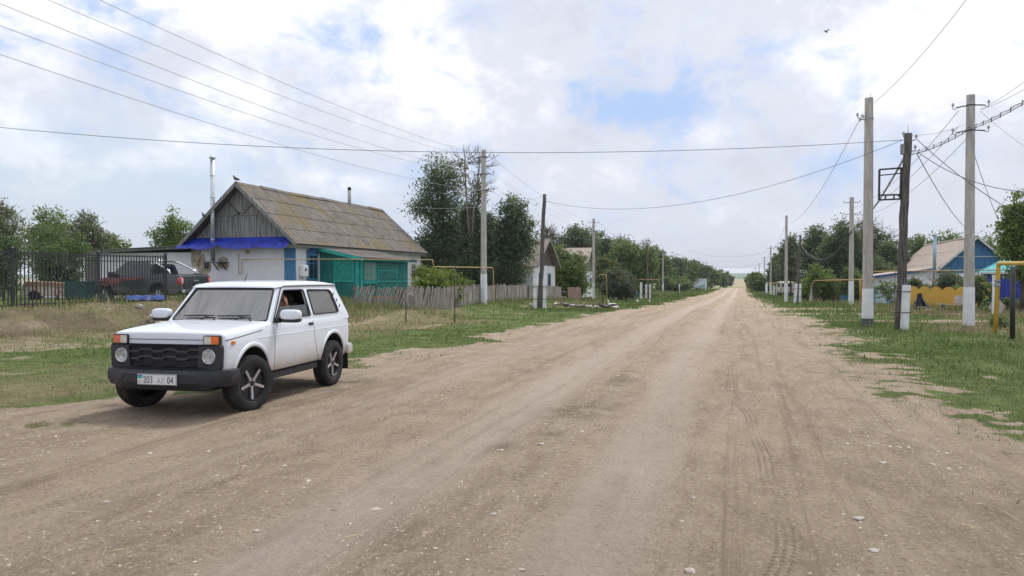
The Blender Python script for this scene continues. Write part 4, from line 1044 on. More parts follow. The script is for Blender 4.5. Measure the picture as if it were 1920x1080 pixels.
    # underbody
    mb = MB(); mb.box((0, 0, .35), (3.0, .9, .12)); mb.box((1.1, 0, .33), (.12, 1.3, .10)); mb.box((-1.1, 0, .34), (.12, 1.3, .10)); mb.lathe([(0, -.14), (.13, -.10), (.15, 0), (.13, .10), (0, .14)], Matrix.Translation((-1.1, 0, .34)) @ Matrix.Rotation(PI / 2, 4, 'X'), 16)
    mb.build('chassis', M_['int'], root)
    # front: grille panel
    GX = 1.712
    def fr(u, v, w): return Vector((GX + .040 - w - .035 * (abs(u) / .74) ** 4, u, v))
    outer = rounded([(-.735, .565), (-.745, .845), (.745, .845), (.735, .565)], [.05, .05, .05, .05], 5)
    def dens(poly, step=.06):
        out = []
        for i, p in enumerate(poly):
            q = poly[(i + 1) % len(poly)]; L_ = (Vector(p) - Vector(q)).length; k_ = max(1, int(L_ / step))
            for j in range(k_): w = j / k_; out.append((p[0] * (1 - w) + q[0] * w, p[1] * (1 - w) + q[1] * w))
        return out
    hole = rounded([(-.455, .59), (-.475, .825), (.475, .825), (.455, .59)], .02, 3)
    circ = lambda cx, cz, r_, n=24: [(cx + r_ * math.cos(2 * PI * k / n), cz + r_ * math.sin(2 * PI * k / n)) for k in range(n)]
    mb = MB(); mb.plate(dens(outer), [dens(hole), circ(-.585, .715, .092), circ(.585, .715, .092)], fr, .06); gp = mb.build('grille_surround', M_['plast'], root, bevel=.004)
    mb = MB(); mb.box((GX - .012, 0, .705), (.01, .97, .25)); mb.build('grille_backing', M_['int'], gp)
    # wavy hexagonal bars
    for r_i, zc in enumerate((.815, .775, .735, .695, .655, .610)):
        up = 1 if r_i % 2 == 0 else -1
        pts = []; x = -.47; wv = .118; sl = .045; k = 0; amp = .011
        while x < .47:
            hgt = amp * up * (1 if k % 2 == 0 else -1); pts.append((x, zc + hgt)); pts.append((min(x + wv, .47), zc + hgt)); x += wv + sl; k += 1
        mb = MB()
        for a, b in zip(pts[:-1], pts[1:]):
            if b[0] - a[0] < .002: continue
            A_ = Vector((GX + .012, a[0], a[1])); B_ = Vector((GX + .012, b[0], b[1])); mb.bar(A_, B_, .016 if r_i not in (1, 3) else .024, .009 if r_i not in (1, 3) else .012)
        mb.build('grille_bar', [mat('grille_grey', (.07, .07, .078), .35) if r_i in (1, 3) else M_['plast']], gp)
    for cy in (-.585, .585):
        e = empty('headlight', (GX + .006, cy, .715)); e.parent = root
        Mh = Matrix.Rotation(PI / 2, 4, 'Y')
        mb = MB(); mb.lathe([(.02, -.05), (.05, -.035), (.078, .0), (.084, .012), (.092, .02), (.093, .0)], Mh, 28); mb.build('reflector', M_['chrome'], e, recalc=False)
        mb = MB(); mb.lathe([(0, -.045), (.014, -.04), (.016, 0.0), (0, .008)], Mh, 12); mb.build('bulb', M_['white_lens'], e, recalc=False)
        mb = MB(); mb.lathe([(0, .034), (.04, .031), (.07, .022), (.084, .012)], Mh, 28); mb.build('lens', M_['lens'], e, recalc=False)
        mb = MB(); 
        for q in range(7): mb.box((.024, -.06 + .02 * q, 0), (.004, .003, 2 * math.sqrt(max(.0, .078 ** 2 - (-.06 + .02 * q) ** 2)) * .9))
        mb.build('lens_ribs', M_['white_lens'], e)
    # indicators on top of the wings' front
    for sg in (1, -1):
        e = empty('indicator_lamp', (1.702, sg * .615, .890)); e.parent = root
        sl = Matrix.Rotation(R(sg * 3), 3, 'Z')
        mb = MB(); mb.box((.0, 0, 0), (.045, .222, .116), sl); mb.build('housing', M_['mark'], e, bevel=.010)
        mb = MB(); mb.box((.020, sg * .044, 0), (.022, .100, .094), sl); mb.build('amber_lens', M_['amber' if sg == 1 else 'amberf'], e, bevel=.005)
        mb = MB(); mb.box((.020, -sg * .048, 0), (.022, .094, .094), sl); mb.build('clear_lens', M_['white_lens'], e, bevel=.005)
    # hood front shut line
    mb = MB(); mb.tube([(1.712, -.53, .893), (1.722, 0, .895), (1.712, .53, .893)], .004, 5); mb.build('hood_seam', M_['mark'], body, recalc=False)
    # hood bulge ribs
    mb = MB(); 
    rows = []
    for i in range(13):
        x = .78 + .62 * i / 12; prof = math.sin(PI * min(1, max(0, i / 12))) ** .5
        rows.append([Vector((x, -.34 + .68 * j / 16, 1.012 + .010 * math.sin(PI * j / 16) ** .4 * prof - .006 + (.022 * (1.45 - x)) - .0)) for j in range(17)])
    # bumper
    prof = [(.0, .345), (.035, .355), (.065, .40), (.085, .43), (.085, .525), (.065, .565), (.03, .572), (-.05, .572)]
    def brow(y, xf, zs=0, zl=0): return [Vector((xf + dx, y, z + (zs if z > .5 else zl))) for dx, z in prof]
    S_ = [(-.825, 1.47), (-.832, 1.56), (-.822, 1.65), (-.775, 1.70), (-.66, 1.735), (-.60, 1.748), (-.50, 1.765), (0, 1.775), (.50, 1.765), (.60, 1.748), (.66, 1.735), (.775, 1.70), (.822, 1.65), (.832, 1.56), (.825, 1.47)]
    rows = []
    for i, (y, xf) in enumerate(S_):
        nrm = Vector((1, 0, 0)) if abs(y) < .7 else (Vector((.7, math.copysign(.7, y), 0)) if abs(y) < .8 else Vector((0, math.copysign(1, y), 0)))
        k_ = 1 if abs(y) < .55 else .62
        zl = 0 if abs(y) < .62 else .035
        rows.append([Vector((xf, y * .955 if abs(y) > .7 else y, 0)) + nrm * (dx * k_) + Vector((0, 0, z + (zl if z < .44 else 0))) for dx, z in prof])
    mb = MB(); mb.grid(rows, 0, False); mb.grid([[r_[-1], Vector((r_[-1].x * .93, r_[-1].y * .9, .572)), Vector((r_[0].x * .93, r_[0].y * .9, .36)), r_[0]] for r_ in rows], 0, False)
    bp = mb.build('front_bumper', M_['plast'], root, autosmooth=22)
    # raised facets of the bumper either side of the plate
    for sg in (1, -1):
        bb_ = BVHTree.FromPolygons([v.co.copy() for v in bp.data.vertices], [tuple(q.vertices) for q in bp.data.polygons]); a = []
        for y_, z_ in ((.43, .545), (.47, .50), (.52, .445), (.56, .425), (.62, .42), (.70, .425), (.76, .43)):
            h_ = bb_.ray_cast(Vector((2.5, sg * y_, z_)), Vector((-1, 0, 0))); a.append(h_[0] if h_[0] else Vector((1.8, sg * y_, z_)))
        mb = MB(); mb.tube(a, .008, 5); mb.build('bumper_crease', M_['plast'], bp, recalc=False)
    mb = MB(); mb.box((1.67, 0, .36), (.20, 1.2, .06)); mb.build('lower_valance', M_['int'], root, bevel=.01)
    # plate
    pe = MB(); pe.box((1.868, 0, .468), (.010, .530, .124)); pl = pe.build('number_plate', M_['plate'], root, bevel=.004)
    pf = MB(); 
    for zz_ in (-.057, .057): pf.box((1.875, 0, .468 + zz_), (.004, .520, .004))
    for yy_ in (-.260, .260): pf.box((1.875, yy_, .468), (.004, .004, .118))
    pf.build('plate_border', M_['mark'], pl)
    T = lambda y, z: Matrix.Translation((1.8735, y, z)) @ Matrix(((0, 0, 1, 0), (1, 0, 0, 0), (0, 1, 0, 0), (0, 0, 0, 1)))
    # the viewer in front sees +y on the right, so text runs towards +y
    text_mesh('plate_digits', '203', .078, .0012, pl, M_['ink'], T(-.183, .428), .80)
    text_mesh('plate_letters', 'AZ', .056, .0012, pl, M_['inkf'], T(.003, .430), .95)
    text_mesh('plate_region', '04', .076, .0012, pl, M_['ink'], T(.137, .428), .78)
    text_mesh('plate_country', 'KZ', .026, .0012, pl, M_['inkf'], T(-.250, .430), 1.1)
    mb = MB(); mb.box((1.8745, -.223, .500), (.003, .058, .036)); mb.build('plate_flag', M_['turq'], pl)
    # rear bumper and lamps
    mb = MB(); mb.box((-1.86, 0, .52), (.10, 1.50, .12)); 
    mb.build('rear_bumper', M_['plast'], root, bevel=.012)
    for sg in (1, -1):
        mb = MB(); mb.box((-1.79, sg * .775, .52), (.20, .085, .15)); mb.build('rear_bumper_end', M_['carwhite'], root, bevel=.02)
        mb = MB(); mb.box((-1.835, sg * .66, .78), (.03, .14, .20)); mb.build('tail_lamp', M_['amberf'], root, bevel=.006)
    # wipers
    for y0, y1 in ((-.50, -.02), (.02, .50)):
        w = MB(); py = y1 + .04
        piv = Vector((.735, py, 1.045)); 
        tip = ws_fn(y0 + .20, .155, -.035); w.tube([piv, piv + Vector((-.015, -.03, .04)), tip], [.010, .009, .006], 6)
        a = ws_fn(y0 - .02, .15, -.022); c = ws_fn(y0 + .22, .155, -.026); b = ws_fn(y0 + .44, .17, -.020); w.tube([a, c, b], [.008, .011, .008], 5)
        w.build('wiper', M_['black'], root, recalc=False)
    # wheels
    for x in (1.11, -1.19):
        for sg in (1, -1): wheel(root, x, sg * .715 if x < 0 else (.725 if sg > 0 else -.765), sg, R(-14) if x > 0 else 0)
    # interior
    it = MB(); it.box((.56, 0, .93), (.30, 1.36, .20)); it.box((.50, .35, 1.03), (.16, .40, .07)); da = it.build('dashboard', M_['int'], root, bevel=.03)
    mb = MB(); Ms = Matrix.Translation((.30, .36, 1.0)) @ Matrix.Rotation(R(-62), 4, 'Y')
    mb.tube([Ms @ Vector((.18 * math.cos(2 * PI * k / 24), .18 * math.sin(2 * PI * k / 24), 0)) for k in range(25)], .012, 6, caps=False); mb.bar(Ms @ Vector((-.17, 0, 0)), Ms @ Vector((.17, 0, 0)), .02); mb.bar(Ms @ Vector((0, -.17, 0)), Ms @ Vector((0, .17, 0)), .02); mb.tube([Ms @ Vector((0, 0, 0)), Ms @ Vector((0, 0, -.25))], .02, 6)
    mb.build('steering_wheel', M_['black'], root, recalc=False)
    for y in (.36, -.36):
        mb = MB(); mb.box((-.12, y, .72), (.50, .48, .14)); mb.box((-.42, y, .98), (.13, .46, .55), (0, R(-14), 0)); mb.box((-.52, y, 1.30), (.09, .25, .16), (0, R(-12), 0)); mb.build('seat', M_['seat'], root, bevel=.035)
    mb = MB(); mb.box((-1.15, 0, .92), (.16, 1.2, .42), (0, R(-12), 0)); mb.build('rear_seat', M_['seat'], root, bevel=.03)
    # fine proportion pass on everything but the wheels
    def fz(z):
        if z <= .45: return z
        if z <= 1.05: return .45 + (z - .45) * 1.085
        return .45 + .6 * 1.085 + (z - 1.05) * .98
    def walk(o, z0):
        for ch in [c for c in bpy.data.objects if c.parent == o]:
            if ch.name.startswith('wheel') and ch.type == 'EMPTY': continue
            if ch.type == 'EMPTY': ch.location.z = fz(ch.location.z); continue
            if ch.name.startswith('mudflap') or ch.data.get('fz'): continue
            for v in ch.data.vertices: v.co.z = fz(v.co.z)
            ch.data['fz'] = 1; walk(ch, 0)
    for v in body.data.vertices:
        if v.co.x > 1.25: v.co.x -= .050 * (abs(v.co.y) / .79) ** 4 * (v.co.x - 1.25) / .45
    for ch in root.children:
        if ch.name.startswith('headlight'): ch.scale = (.93, .93, .93)
        if ch.name.startswith('indicator'): ch.location.x -= .012
    walk(root, 0)
    return root
CAR = niva()

# ------------------------------------------------------------------ driver
def skin_obj(name, verts, edges, radii, m, parent, sub=2, M=None):
    me = bpy.data.meshes.new(name); me.from_pydata([tuple(v) for v in verts], edges, [])
    o = link(name, me, (), parent)
    md = o.modifiers.new('s', 'SKIN'); md.use_smooth_shade = True
    for i, r_ in enumerate(radii):
        rr = r_ if isinstance(r_, tuple) else (r_, r_)
        me.skin_vertices[0].data[i].radius = rr; me.skin_vertices[0].data[i].use_root = (i == 0)
    md2 = o.modifiers.new('u', 'SUBSURF'); md2.levels = md2.render_levels = sub
    dg = bpy.context.evaluated_depsgraph_get(); dg.update(); nm = bpy.data.meshes.new_from_object(o.evaluated_get(dg)); o.modifiers.clear(); o.data = nm
    nm.materials.clear(); nm.materials.append(m)
    for p in nm.polygons: p.use_smooth = True
    return o
def driver():
    root = empty('person', CAR.location, CAR.rotation_euler.z, 'driver in a rust-red top seen through the half-open car window with a raised hand', 'person')
    # seated figure, car coordinates (x forward, y left)
    V_ = [(-.22, .36, .84), (-.27, .36, 1.0), (-.29, .36, 1.16), (-.28, .36, 1.24), (-.26, .37, 1.29),            # pelvis..neck 0-4
          (-.27, .52, 1.20), (-.10, .60, 1.03), (.02, .66, 1.16), (.045, .665, 1.215),                               # left arm 5-8 raised to window
          (-.27, .20, 1.20), (-.08, .16, 1.00), (.15, .24, 1.05), (.20, .26, 1.06),                                 # right arm 9-12
          (-.20, .45, .80), (.22, .46, .84), (.40, .46, .55), (-.20, .27, .80), (.22, .26, .84), (.40, .26, .55)]
    E_ = [(0, 1), (1, 2), (2, 3), (3, 4), (3, 5), (5, 6), (6, 7), (7, 8), (3, 9), (9, 10), (10, 11), (11, 12), (0, 13), (13, 14), (14, 15), (0, 16), (16, 17), (17, 18)]
    rad = [(.15, .12), (.15, .11), (.16, .11), (.09, .08), .055, .062, .045, .036, .027, .062, .045, .034, .027, .085, .07, .05, .085, .07, .05]
    body = skin_obj('body', V_, E_, rad, M_['skin'], root)
    # head as shaped ellipsoid with face features
    bm = bmesh.new(); bmesh.ops.create_uvsphere(bm, u_segments=28, v_segments=20, radius=1)
    for v in bm.verts:
        x, y, z = v.co
        X = x * .098; Y = y * .077; Z = z * .118
        if z < -.2: k = 1 - .28 * (-z - .2); Y *= k; X = X * (1 - .12 * (-z - .2)) + (.012 if x > 0 else -.0)
        if x > .6:
            X += .022 * math.exp(-(y / .16) ** 2 - ((z + .05) / .22) ** 2)                      # nose
            X -= .010 * (math.exp(-((abs(y) - .36) / .16) ** 2 - ((z - .10) / .12) ** 2))       # eye sockets
            X += .007 * math.exp(-(y / .3) ** 2 - ((z + .42) / .08) ** 2)                        # lips
        v.co = (X, Y, Z)
    me = bpy.data.meshes.new('head'); bm.to_mesh(me); bm.free()
    for p in me.polygons: p.use_smooth = True
    HM = Matrix.Translation((-.235, .395, 1.375)) @ Matrix.Rotation(R(28), 4, 'Z') @ Matrix.Rotation(R(6), 4, 'Y')
    me.transform(HM); hd = link('head', me, M_['skin'], body)
    for sg in (1, -1):
        mb = MB(); mb.lathe([(0, -.012), (.012, -.008), (.014, 0), (.0, .012)], HM @ Matrix.Translation((.083, sg * .030, .012)) @ Matrix.Rotation(PI / 2, 4, 'Y') , 10); mb.build('eye', M_['hair'], hd, recalc=False)
        mb = MB(); mb.lathe([(0, -.010), (.020, -.008), (.028, .0), (.018, .008), (0, .006)], HM @ Matrix.Translation((0, sg * .079, 0)) @ Matrix.Rotation(-sg * PI / 2, 4, 'X'), 10); mb.build('ear', M_['skin'], hd, recalc=False)
    bm = bmesh.new(); bmesh.ops.create_uvsphere(bm, u_segments=24, v_segments=16, radius=1)
    for v in bm.verts:
        x, y, z = v.co; k = 1.07 + .03 * mnoise.noise(v.co * 4); v.co = (x * .098 * k - .008, y * .077 * k, z * .118 * k + .006)
    bmesh.ops.delete(bm, geom=[v for v in bm.verts if v.co.z < .03 and v.co.x > -.02 or v.co.z < -.05 or (v.co.x > .06 and v.co.z < .07)], context='VERTS')
    me = bpy.data.meshes.new('hair'); bm.to_mesh(me); bm.free(); me.transform(HM); link('hair', me, M_['hair'], body)
    # hands: palm with five jointed fingers
    def hand(wr, up, fw, name='hand', curl=.5):
        up = Vector(up).normalized(); fw = Vector(fw).normalized(); sd = up.cross(fw).normalized(); wr = Vector(wr)
        mb = [wr, wr + up * .045, wr + up * .085]; vs = list(mb); es = [(0, 1), (1, 2)]; rd = [(.024, .015), (.036, .015), (.036, .013)]
        pm = skin_obj(name, vs, es, rd, M_['skin'], root if False else body, 2)
        for k, (o_, L_) in enumerate(((-.030, .070), (-.010, .082), (.011, .076), (.031, .060))):
            b = wr + up * .085 + sd * o_; d1 = (up * math.cos(curl * .5) + fw * math.sin(curl * .5)); d2 = (up * math.cos(curl) + fw * math.sin(curl)); d3 = (up * math.cos(curl * 1.7) + fw * math.sin(curl * 1.7))
            p1 = b + d1 * L_ * .45; p2 = p1 + d2 * L_ * .33; p3 = p2 + d3 * L_ * .25
            skin_obj('finger', [b - up * .015, b, p1, p2, p3], [(0, 1), (1, 2), (2, 3), (3, 4)], [.010, .0095, .009, .008, .0065], M_['skin'], pm, 1)
        b = wr + up * .03 - sd * .03; q = (up * .75 - sd * .6 + fw * .3).normalized(); p1 = b + q * .035; p2 = p1 + (up * .9 - sd * .2 + fw * .4).normalized() * .032
        skin_obj('thumb', [b + sd * .01, b, p1, p2], [(0, 1), (1, 2), (2, 3)], [.012, .012, .0105, .008], M_['skin'], pm, 1)
    hand((.045, .665, 1.215), (-.15, 0.0, 1), (.0, -1, .1))
    hand((.20, .26, 1.06), (.3, .2, .9), (-1, 0, .1), curl=1.3)
    # shirt over torso and sleeves
    skin_obj('shirt', [(-.22, .36, .82), (-.27, .36, 1.0), (-.29, .36, 1.15), (-.28, .36, 1.21), (-.27, .52, 1.19), (-.16, .57, 1.10), (-.27, .20, 1.19), (-.15, .17, 1.08)],
             [(0, 1), (1, 2), (2, 3), (3, 4), (4, 5), (3, 6), (6, 7)], [(.165, .135), (.165, .125), (.175, .125), (.10, .09), .075, .062, .075, .062], M_['shirt'], body)
    return root
_d = driver()
for _o in bpy.data.objects:
    if _o.type == 'MESH' and _o.parent is not None:
        _t = _o
        while _t.parent: _t = _t.parent
        if _t == _d:
            for _v in _o.data.vertices: _v.co.z += .035
# ------------------------------------------------------------------ poles
def road_empty(name, s, t, z=None, label=None, cat=None, group=None, rot=0):
    x, y = XY(s, t); z = float(gz(x, y)) if z is None else z
    return empty(name, (x, y, z), -RA + rot, label, cat, group)     # local x = away from road centre (t), local y = along the road (s)
def taper(mb, h0, h1, w0, w1, wt=None, m=0, cx=0):
    def ring(z, w, ch=.18):
        a = w / 2; c = w * ch; return [(cx + x, y, z) for x, y in ((-a + c, -a), (a - c, -a), (a, -a + c), (a, a - c), (a - c, a), (-a + c, a), (-a, a - c), (-a, -a + c))]
    r0 = ring(h0, w0); r1 = ring(h1, w1)
    mb.add(r0 + r1, [tuple(range(8))[::-1], tuple(range(8, 16))] + [(i, (i + 1) % 8, 8 + (i + 1) % 8, 8 + i) for i in range(8)], m)
POLE_G = 'concrete utility poles along the street'
def insulator(parent, x, y, z):
    mb = MB(); mb.tube([(x, y, z), (x, y, z + .06)], .012, 6); mb.lathe([(.012, .05), (.045, .055), (.05, .08), (.03, .10), (.038, .12), (.03, .15), (0, .155)], Matrix.Translation((x, y, z)), 10)
    mb.build('insulator', M_['insul'], parent, recalc=False)
def concrete_pole(px, Y, label, h=7.75, arms=2, wtop=.20, wbot=.29, paint=1.55, dark=False, arm_rot=0.0):
    x, y, z = at(px, Y); r = empty('utility_pole', (x, y, z), -RA + arm_rot, label, 'utility pole', POLE_G)
    mb = MB(); taper(mb, -.3, h, wbot, wtop); mb.build('shaft', M_['concrete'], r)
    wp = wbot + (wtop - wbot) * paint / h
    mb = MB(); taper(mb, (.28 if dark else -.02), paint, wbot + .012, wp + .012); mb.build('painted_base', M_['white'], r)
    if dark: mb = MB(); taper(mb, -.05, .26, wbot + .014, wbot + .010); mb.build('tarred_foot', mat('dark_tarred_base', (.10, .10, .105), .8, dirt=((.5, .5, .5), 9, .58)), r)
    for k in range(arms):
        za = h - .40 - .85 * k
        mb = MB(); mb.tube([(-.42, 0, za + .02), (-.20, -.02, za + .05), (.20, -.02, za + .05), (.42, 0, za + .02)], .022, 6); mb.box((0, 0, za + .05), (.27, .27, .04))
        a = mb.build('crossarm', M_['iron'], r, recalc=False)
        for sx in (-1, 1):
            m2 = MB(); m2.tube([(sx * .40, 0, za + .03), (sx * .47, 0, za - .04), (sx * .52, 0, za - .02), (sx * .52, 0, za + .05)], .012, 5); m2.build('hook', M_['iron'], a, recalc=False)
            insulator(a, sx * .52, 0, za + .03)
    return r
def wood_pole(px, Y, top, label, stubs, h=None, r0=.13, r1=.09, sh=1.55, straps=True, yo=-.02):
    """top: photo (px, py) of the head; stubs: list of (px offset in metres along x, height)"""
    x, y, z = at(px, Y); T = Vector(P(top[0], top[1], Y)) - Vector((x, y, z))
    r = empty('wooden_pole', (x, y, z), 0, label, 'utility pole', 'wooden utility poles on concrete stubs')
    rg = random.Random(px); pts = []; rs = []
    for i in range(15):
        q = i / 14; pts.append(T * q + Vector((rg.uniform(-.012, .012) + .02 * math.sin(q * 7), rg.uniform(-.012, .012), 0)) if 0 < i < 14 else T * q); rs.append(r0 + (r1 - r0) * q + rg.uniform(-.006, .006))
    pts[0] -= Vector((0, 0, .2)); mb = MB(); mb.tube(pts, rs, 12); mb.build('pole', M_['polewood'], r, recalc=False)
    for dx, hh, lean in stubs:
        mb = MB(); a = Vector((dx, yo, -.2)); b = Vector((dx + lean, yo, hh)); d = (b - a).normalized()
        mb.bar(a, b, .20, .19); st = mb.build('concrete_stub', M_['white'], r, bevel=.012)
    if straps and stubs:
        for zz in (.55, sh * .78):
            xs = [s_[0] for s_ in stubs] + [0]; mb = MB(); mb.tube([(min(xs) - .13, yo - .13, zz), (max(xs) + .13, yo - .13, zz), (max(xs) + .13, .16, zz), (min(xs) - .13, .16, zz), (min(xs) - .13, yo - .13, zz)], .014, 5); mb.build('strap', M_['iron'], r, recalc=False)
    return r, T
concrete_pole(907, 38.3, 'concrete pole with white-painted foot beside the dark elms', paint=1.5, arms=3)
concrete_pole(1113, 72.5, 'second concrete pole on the left, before the olive bush', paint=1.6, wbot=.27)
concrete_pole(1243, 146, 'thin concrete pole among green trees, third down the left side', paint=1.5, wbot=.27)
concrete_pole(1309, 212, 'distant concrete pole directly behind the white roadside board', paint=1.5, arms=1)
concrete_pole(1343, 290, 'small distant pole in a gap past the white roadside board', paint=1.5, arms=1)
concrete_pole(1363, 400, 'last tiny pole at the end of the left row', paint=1.5, arms=1)
concrete_pole(1627, 25.7, 'tall near concrete pole with black chipped foot left of the wooden pole', arms=0, wtop=.245, wbot=.33, paint=1.28, dark=True, h=7.72)
concrete_pole(1817, 25.7, 'tall near concrete pole with two crossarms before the yellow fence', arms=2, wtop=.25, wbot=.34, paint=1.33, h=7.82, arm_rot=R(-12))
concrete_pole(1596, 54.3, 'mid-distance concrete pole with two crossarms against the dense dark tree', paint=1.75, wbot=.34, wtop=.27)
concrete_pole(1474, 67.5, 'concrete pole left of the dark wooden pole, in front of the grey van', arms=0, paint=1.75, wbot=.30)
concrete_pole(1445, 120, 'slim concrete pole left of the grey van', arms=1, paint=1.9, wbot=.30)
concrete_pole(1433, 170, 'smaller slim pole just left of another, nearest the road end on the right', arms=1, paint=1.9, wbot=.30)
concrete_pole(1423, 228, 'tiny distant pole above the low dark green bush', arms=1, paint=1.9, wbot=.32)
concrete_pole(1416, 300, 'tiniest pole right of the road end', arms=1, paint=1.9, wbot=.34)
concrete_pole(1288, 185, 'small distant pole just left of the roadside board', arms=1, paint=1.5, wbot=.30)
# hardware on the bare near pole
_p = [o for o in bpy.data.objects if o.name.startswith('utility_pole') and 'black chipped' in o.get('label', '')][0]
mb = MB(); mb.tube([(-.15, -.02, 7.0), (-.30, -.05, 7.02), (-.36, -.05, 7.10)], .016, 6); mb.box((0, 0, 7.02), (.27, .27, .05)); br = mb.build('bracket', M_['steel'], _p, recalc=False)
for q in ((-.36, -.05, 7.08), (-.28, -.05, 6.92), (-.20, -.12, 7.0)): insulator(br, *q)
mb = MB(); mb.tube([(.05, 0, 7.7), (.05, 0, 7.86)], .008, 5); mb.build('reinforcing_rod', M_['rust'], _p, recalc=False)
wood_pole(1012, 41, (1021, 364), 'dark leaning wooden pole clamped between two white stubs near the geese', [(-.27, 1.6, .03), (.26, 1.65, .0)])
wood_pole(1215, 86, (1213, 457), 'weathered wooden pole between two short white stubs beside the bare-topped tree', [(-.20, 1.6, 0), (.22, 1.6, 0)])
wood_pole(1273, 131, (1271, 486), 'dark thin wooden pole on one white stub before the hedge', [(.05, 1.7, 0)])
wood_pole(1494, 61, (1501, 441), 'dark wooden pole standing between two white stubs, end of the sagging cable', [(-.17, 1.62, .12), (.22, 1.62, .02)])
WB, WT = wood_pole(1686, 24.2, (1703, 250), 'near dark wooden pole strapped to a white stub, carrying a rusty steel frame', [(.05, 1.42, .07)], r0=.145, r1=.112, yo=-.22)
# steel frame on the near wooden pole
def WP(px, py, Y=24.2): return Vector(P(px, py, Y)) - Vector(WB.location)
mb = MB()
C_ = [WP(1649, 318), WP(1690, 315), WP(1688, 373), WP(1648, 375)]
for a, b in zip(C_, C_[1:] + C_[:1]): mb.bar(a, b, .05, .05)
mb.bar(WP(1649, 329), WP(1689, 325), .035); mb.bar(WP(1648, 366), WP(1688, 365), .05); mb.bar(WP(1660, 366), WP(1660, 375), .035); mb.bar(WP(1676, 366), WP(1676, 374), .035); mb.bar(WP(1686, 316), WP(1700, 316), .06); mb.bar(WP(1684, 367), WP(1696, 367), .06)
mb.build('steel_frame', M_['iron'], WB)
mb = MB(); mb.box(WP(1692, 280), (.10, .12, .34)); mb.build('junction_box', M_['steel'], WB, bevel=.02)
for q in ((1694, 257), (1718, 262), (1716, 282)):
    p_ = WP(*q); mb = MB(); mb.tube([WP(1702, q[1] + 3), p_, p_ + Vector((0, 0, .05))], .014, 5); hk = mb.build('hook', M_['iron'], WB, recalc=False); insulator(hk, p_.x, p_.y, p_.z + .02)
mb = MB(); mb.tube([WP(1703, 252), WP(1702.5, 236)], .008, 5); mb.build('lightning_rod', M_['rust'], WB, recalc=False)
# small white stub posts scattered down the street
for px, Y, h, lab in ((1457, 108, 1.7, 'white stub post left of the grey van'), (1451, 112, 1.6, 'farther white stub post beside the slim pole'), (1438, 128, 2.0, 'tall white stub post near the low dark bush'), (1521, 66, 1.6, 'whitewashed post at the left end of the pink gate'),
                      (1515, 70, 1.5, 'shorter white post behind the bright green shrub'), (1202, 84, 1.8, 'pale grey post right of the blue barrel'), (1323, 172, 1.3, 'white post holding the right side of the roadside board'), (1436, 140, 1.6, 'small far white post behind the slim pole')):
    x, y, z = at(px, Y); r = empty('stub_post', (x, y, z), -RA, lab, 'post', 'white stub posts'); mb = MB(); taper(mb, -.1, h, .24, .22); mb.build('shaft', M_['white'], r); mb = MB(); mb.box((0, 0, h + .008), (.19, .19, .016)); mb.build('cap', M_['concrete'], r)

# ------------------------------------------------------------------ wires
def wire(a, b, sag, label, r=.012, m='wire', n=28, group='overhead wires', name='overhead_wire', z=1):
    a = Vector(a); b = Vector(b); mid = a.lerp(b, .5)
    pts = [a.lerp(b, i / n) - Vector((0, 0, sag * 4 * (i / n) * (1 - i / n))) for i in range(n + 1)]
    mb = MB(); mb.tube([p - a for p in pts], r, 5); o = mb.build(name, M_[m], None, recalc=False); o.location = a
    tag(o, label, 'cable' if 'cable' in name else 'wire', group); return o
def PS_(s, t, z): x, y = XY(s, t); return Vector((x, y, z + float(gz(x, y))))
sp, tp = ST(*(at(907, 38.3)[:2]))
concrete_pole_prev = None
zp = H(519, 38.3)
LWH = [(-.52, 7.40), (.52, 7.40), (-.52, 6.55), (.52, 6.55), (.52, 5.70)]
names5 = ['outermost upper', 'inner upper', 'outer middle', 'inner middle', 'lowest']
for (dt, zh), nm in zip(LWH, names5):
    # the same five conductors run from pole to pole down the left side
    a = PS_(sp - 37, tp + dt, 0); a.z = .35 + zh; b = PS_(sp, tp + dt, zh); wire(a, b, .75, f'{nm} conductor of five rising over the left half of the sky', r=.0062, m='wirel')
    s2, t2 = ST(*(at(1113, 72.5)[:2])); c = PS_(s2, t2 + dt, zh - .1); wire(b, c, .6, f'{nm} conductor of five between the first and second left-hand poles', r=.0062, m='wirel')
    if zh > 6:
        s3, t3 = ST(*(at(1243, 146)[:2])); d = PS_(s3, t3 + dt, zh - .1); wire(c, d, 1.0, f'{nm} conductor between the second and third left-hand poles', r=.012, m='wirel')
        s4, t4 = ST(*(at(1309, 212)[:2])); e = PS_(s4, t4 + dt, 7.3); wire(d, e, 1.0, f'{nm} conductor beyond the third left-hand pole', r=.012, m='wirel')
wire(P(-230, 214, 25), P(1699, 262, 24.2), .78, 'long dark wire crossing the whole street from the left edge to the wooden pole', r=.0095)
wire(P(1021, 377, 41), P(1694, 262, 24.2), 1.15, 'sagging dark wire across the road from the leaning wooden pole', r=.0085)
wire(P(766, 388, 40), P(1021, 368, 41), .3, 'thin wire from the elms to the leaning wooden pole', r=.008, m='wirel')
wire(P(1640, 192, 25.7), P(1880, -95, 17), .25, 'single thin wire climbing to the top edge from the bare near pole', r=.009, m='wirel')
wire(P(1617, 213, 25.7), P(1478, 418, 67.5), .9, 'thin wire running back from the bare near pole to the far one', r=.010, m='wirel')
for i, (q, e, nm) in enumerate((((1838, 206), (2010, 80), 'uppermost'), ((1838, 206), (2010, 110), 'second'), ((1833, 234), (2010, 130), 'third'))):
    wire(P(*q, 25.7), P(*e, 14), .1, f'{nm} thin wire of three leaving the crossarm pole at the top right', r=.007, m='wirel')
wire(P(1797, 208, 25.7), P(1590, 392, 54.3), .7, 'wire from upper left hook of crossarm pole to the mid-distance pole', r=.010, m='wirel')
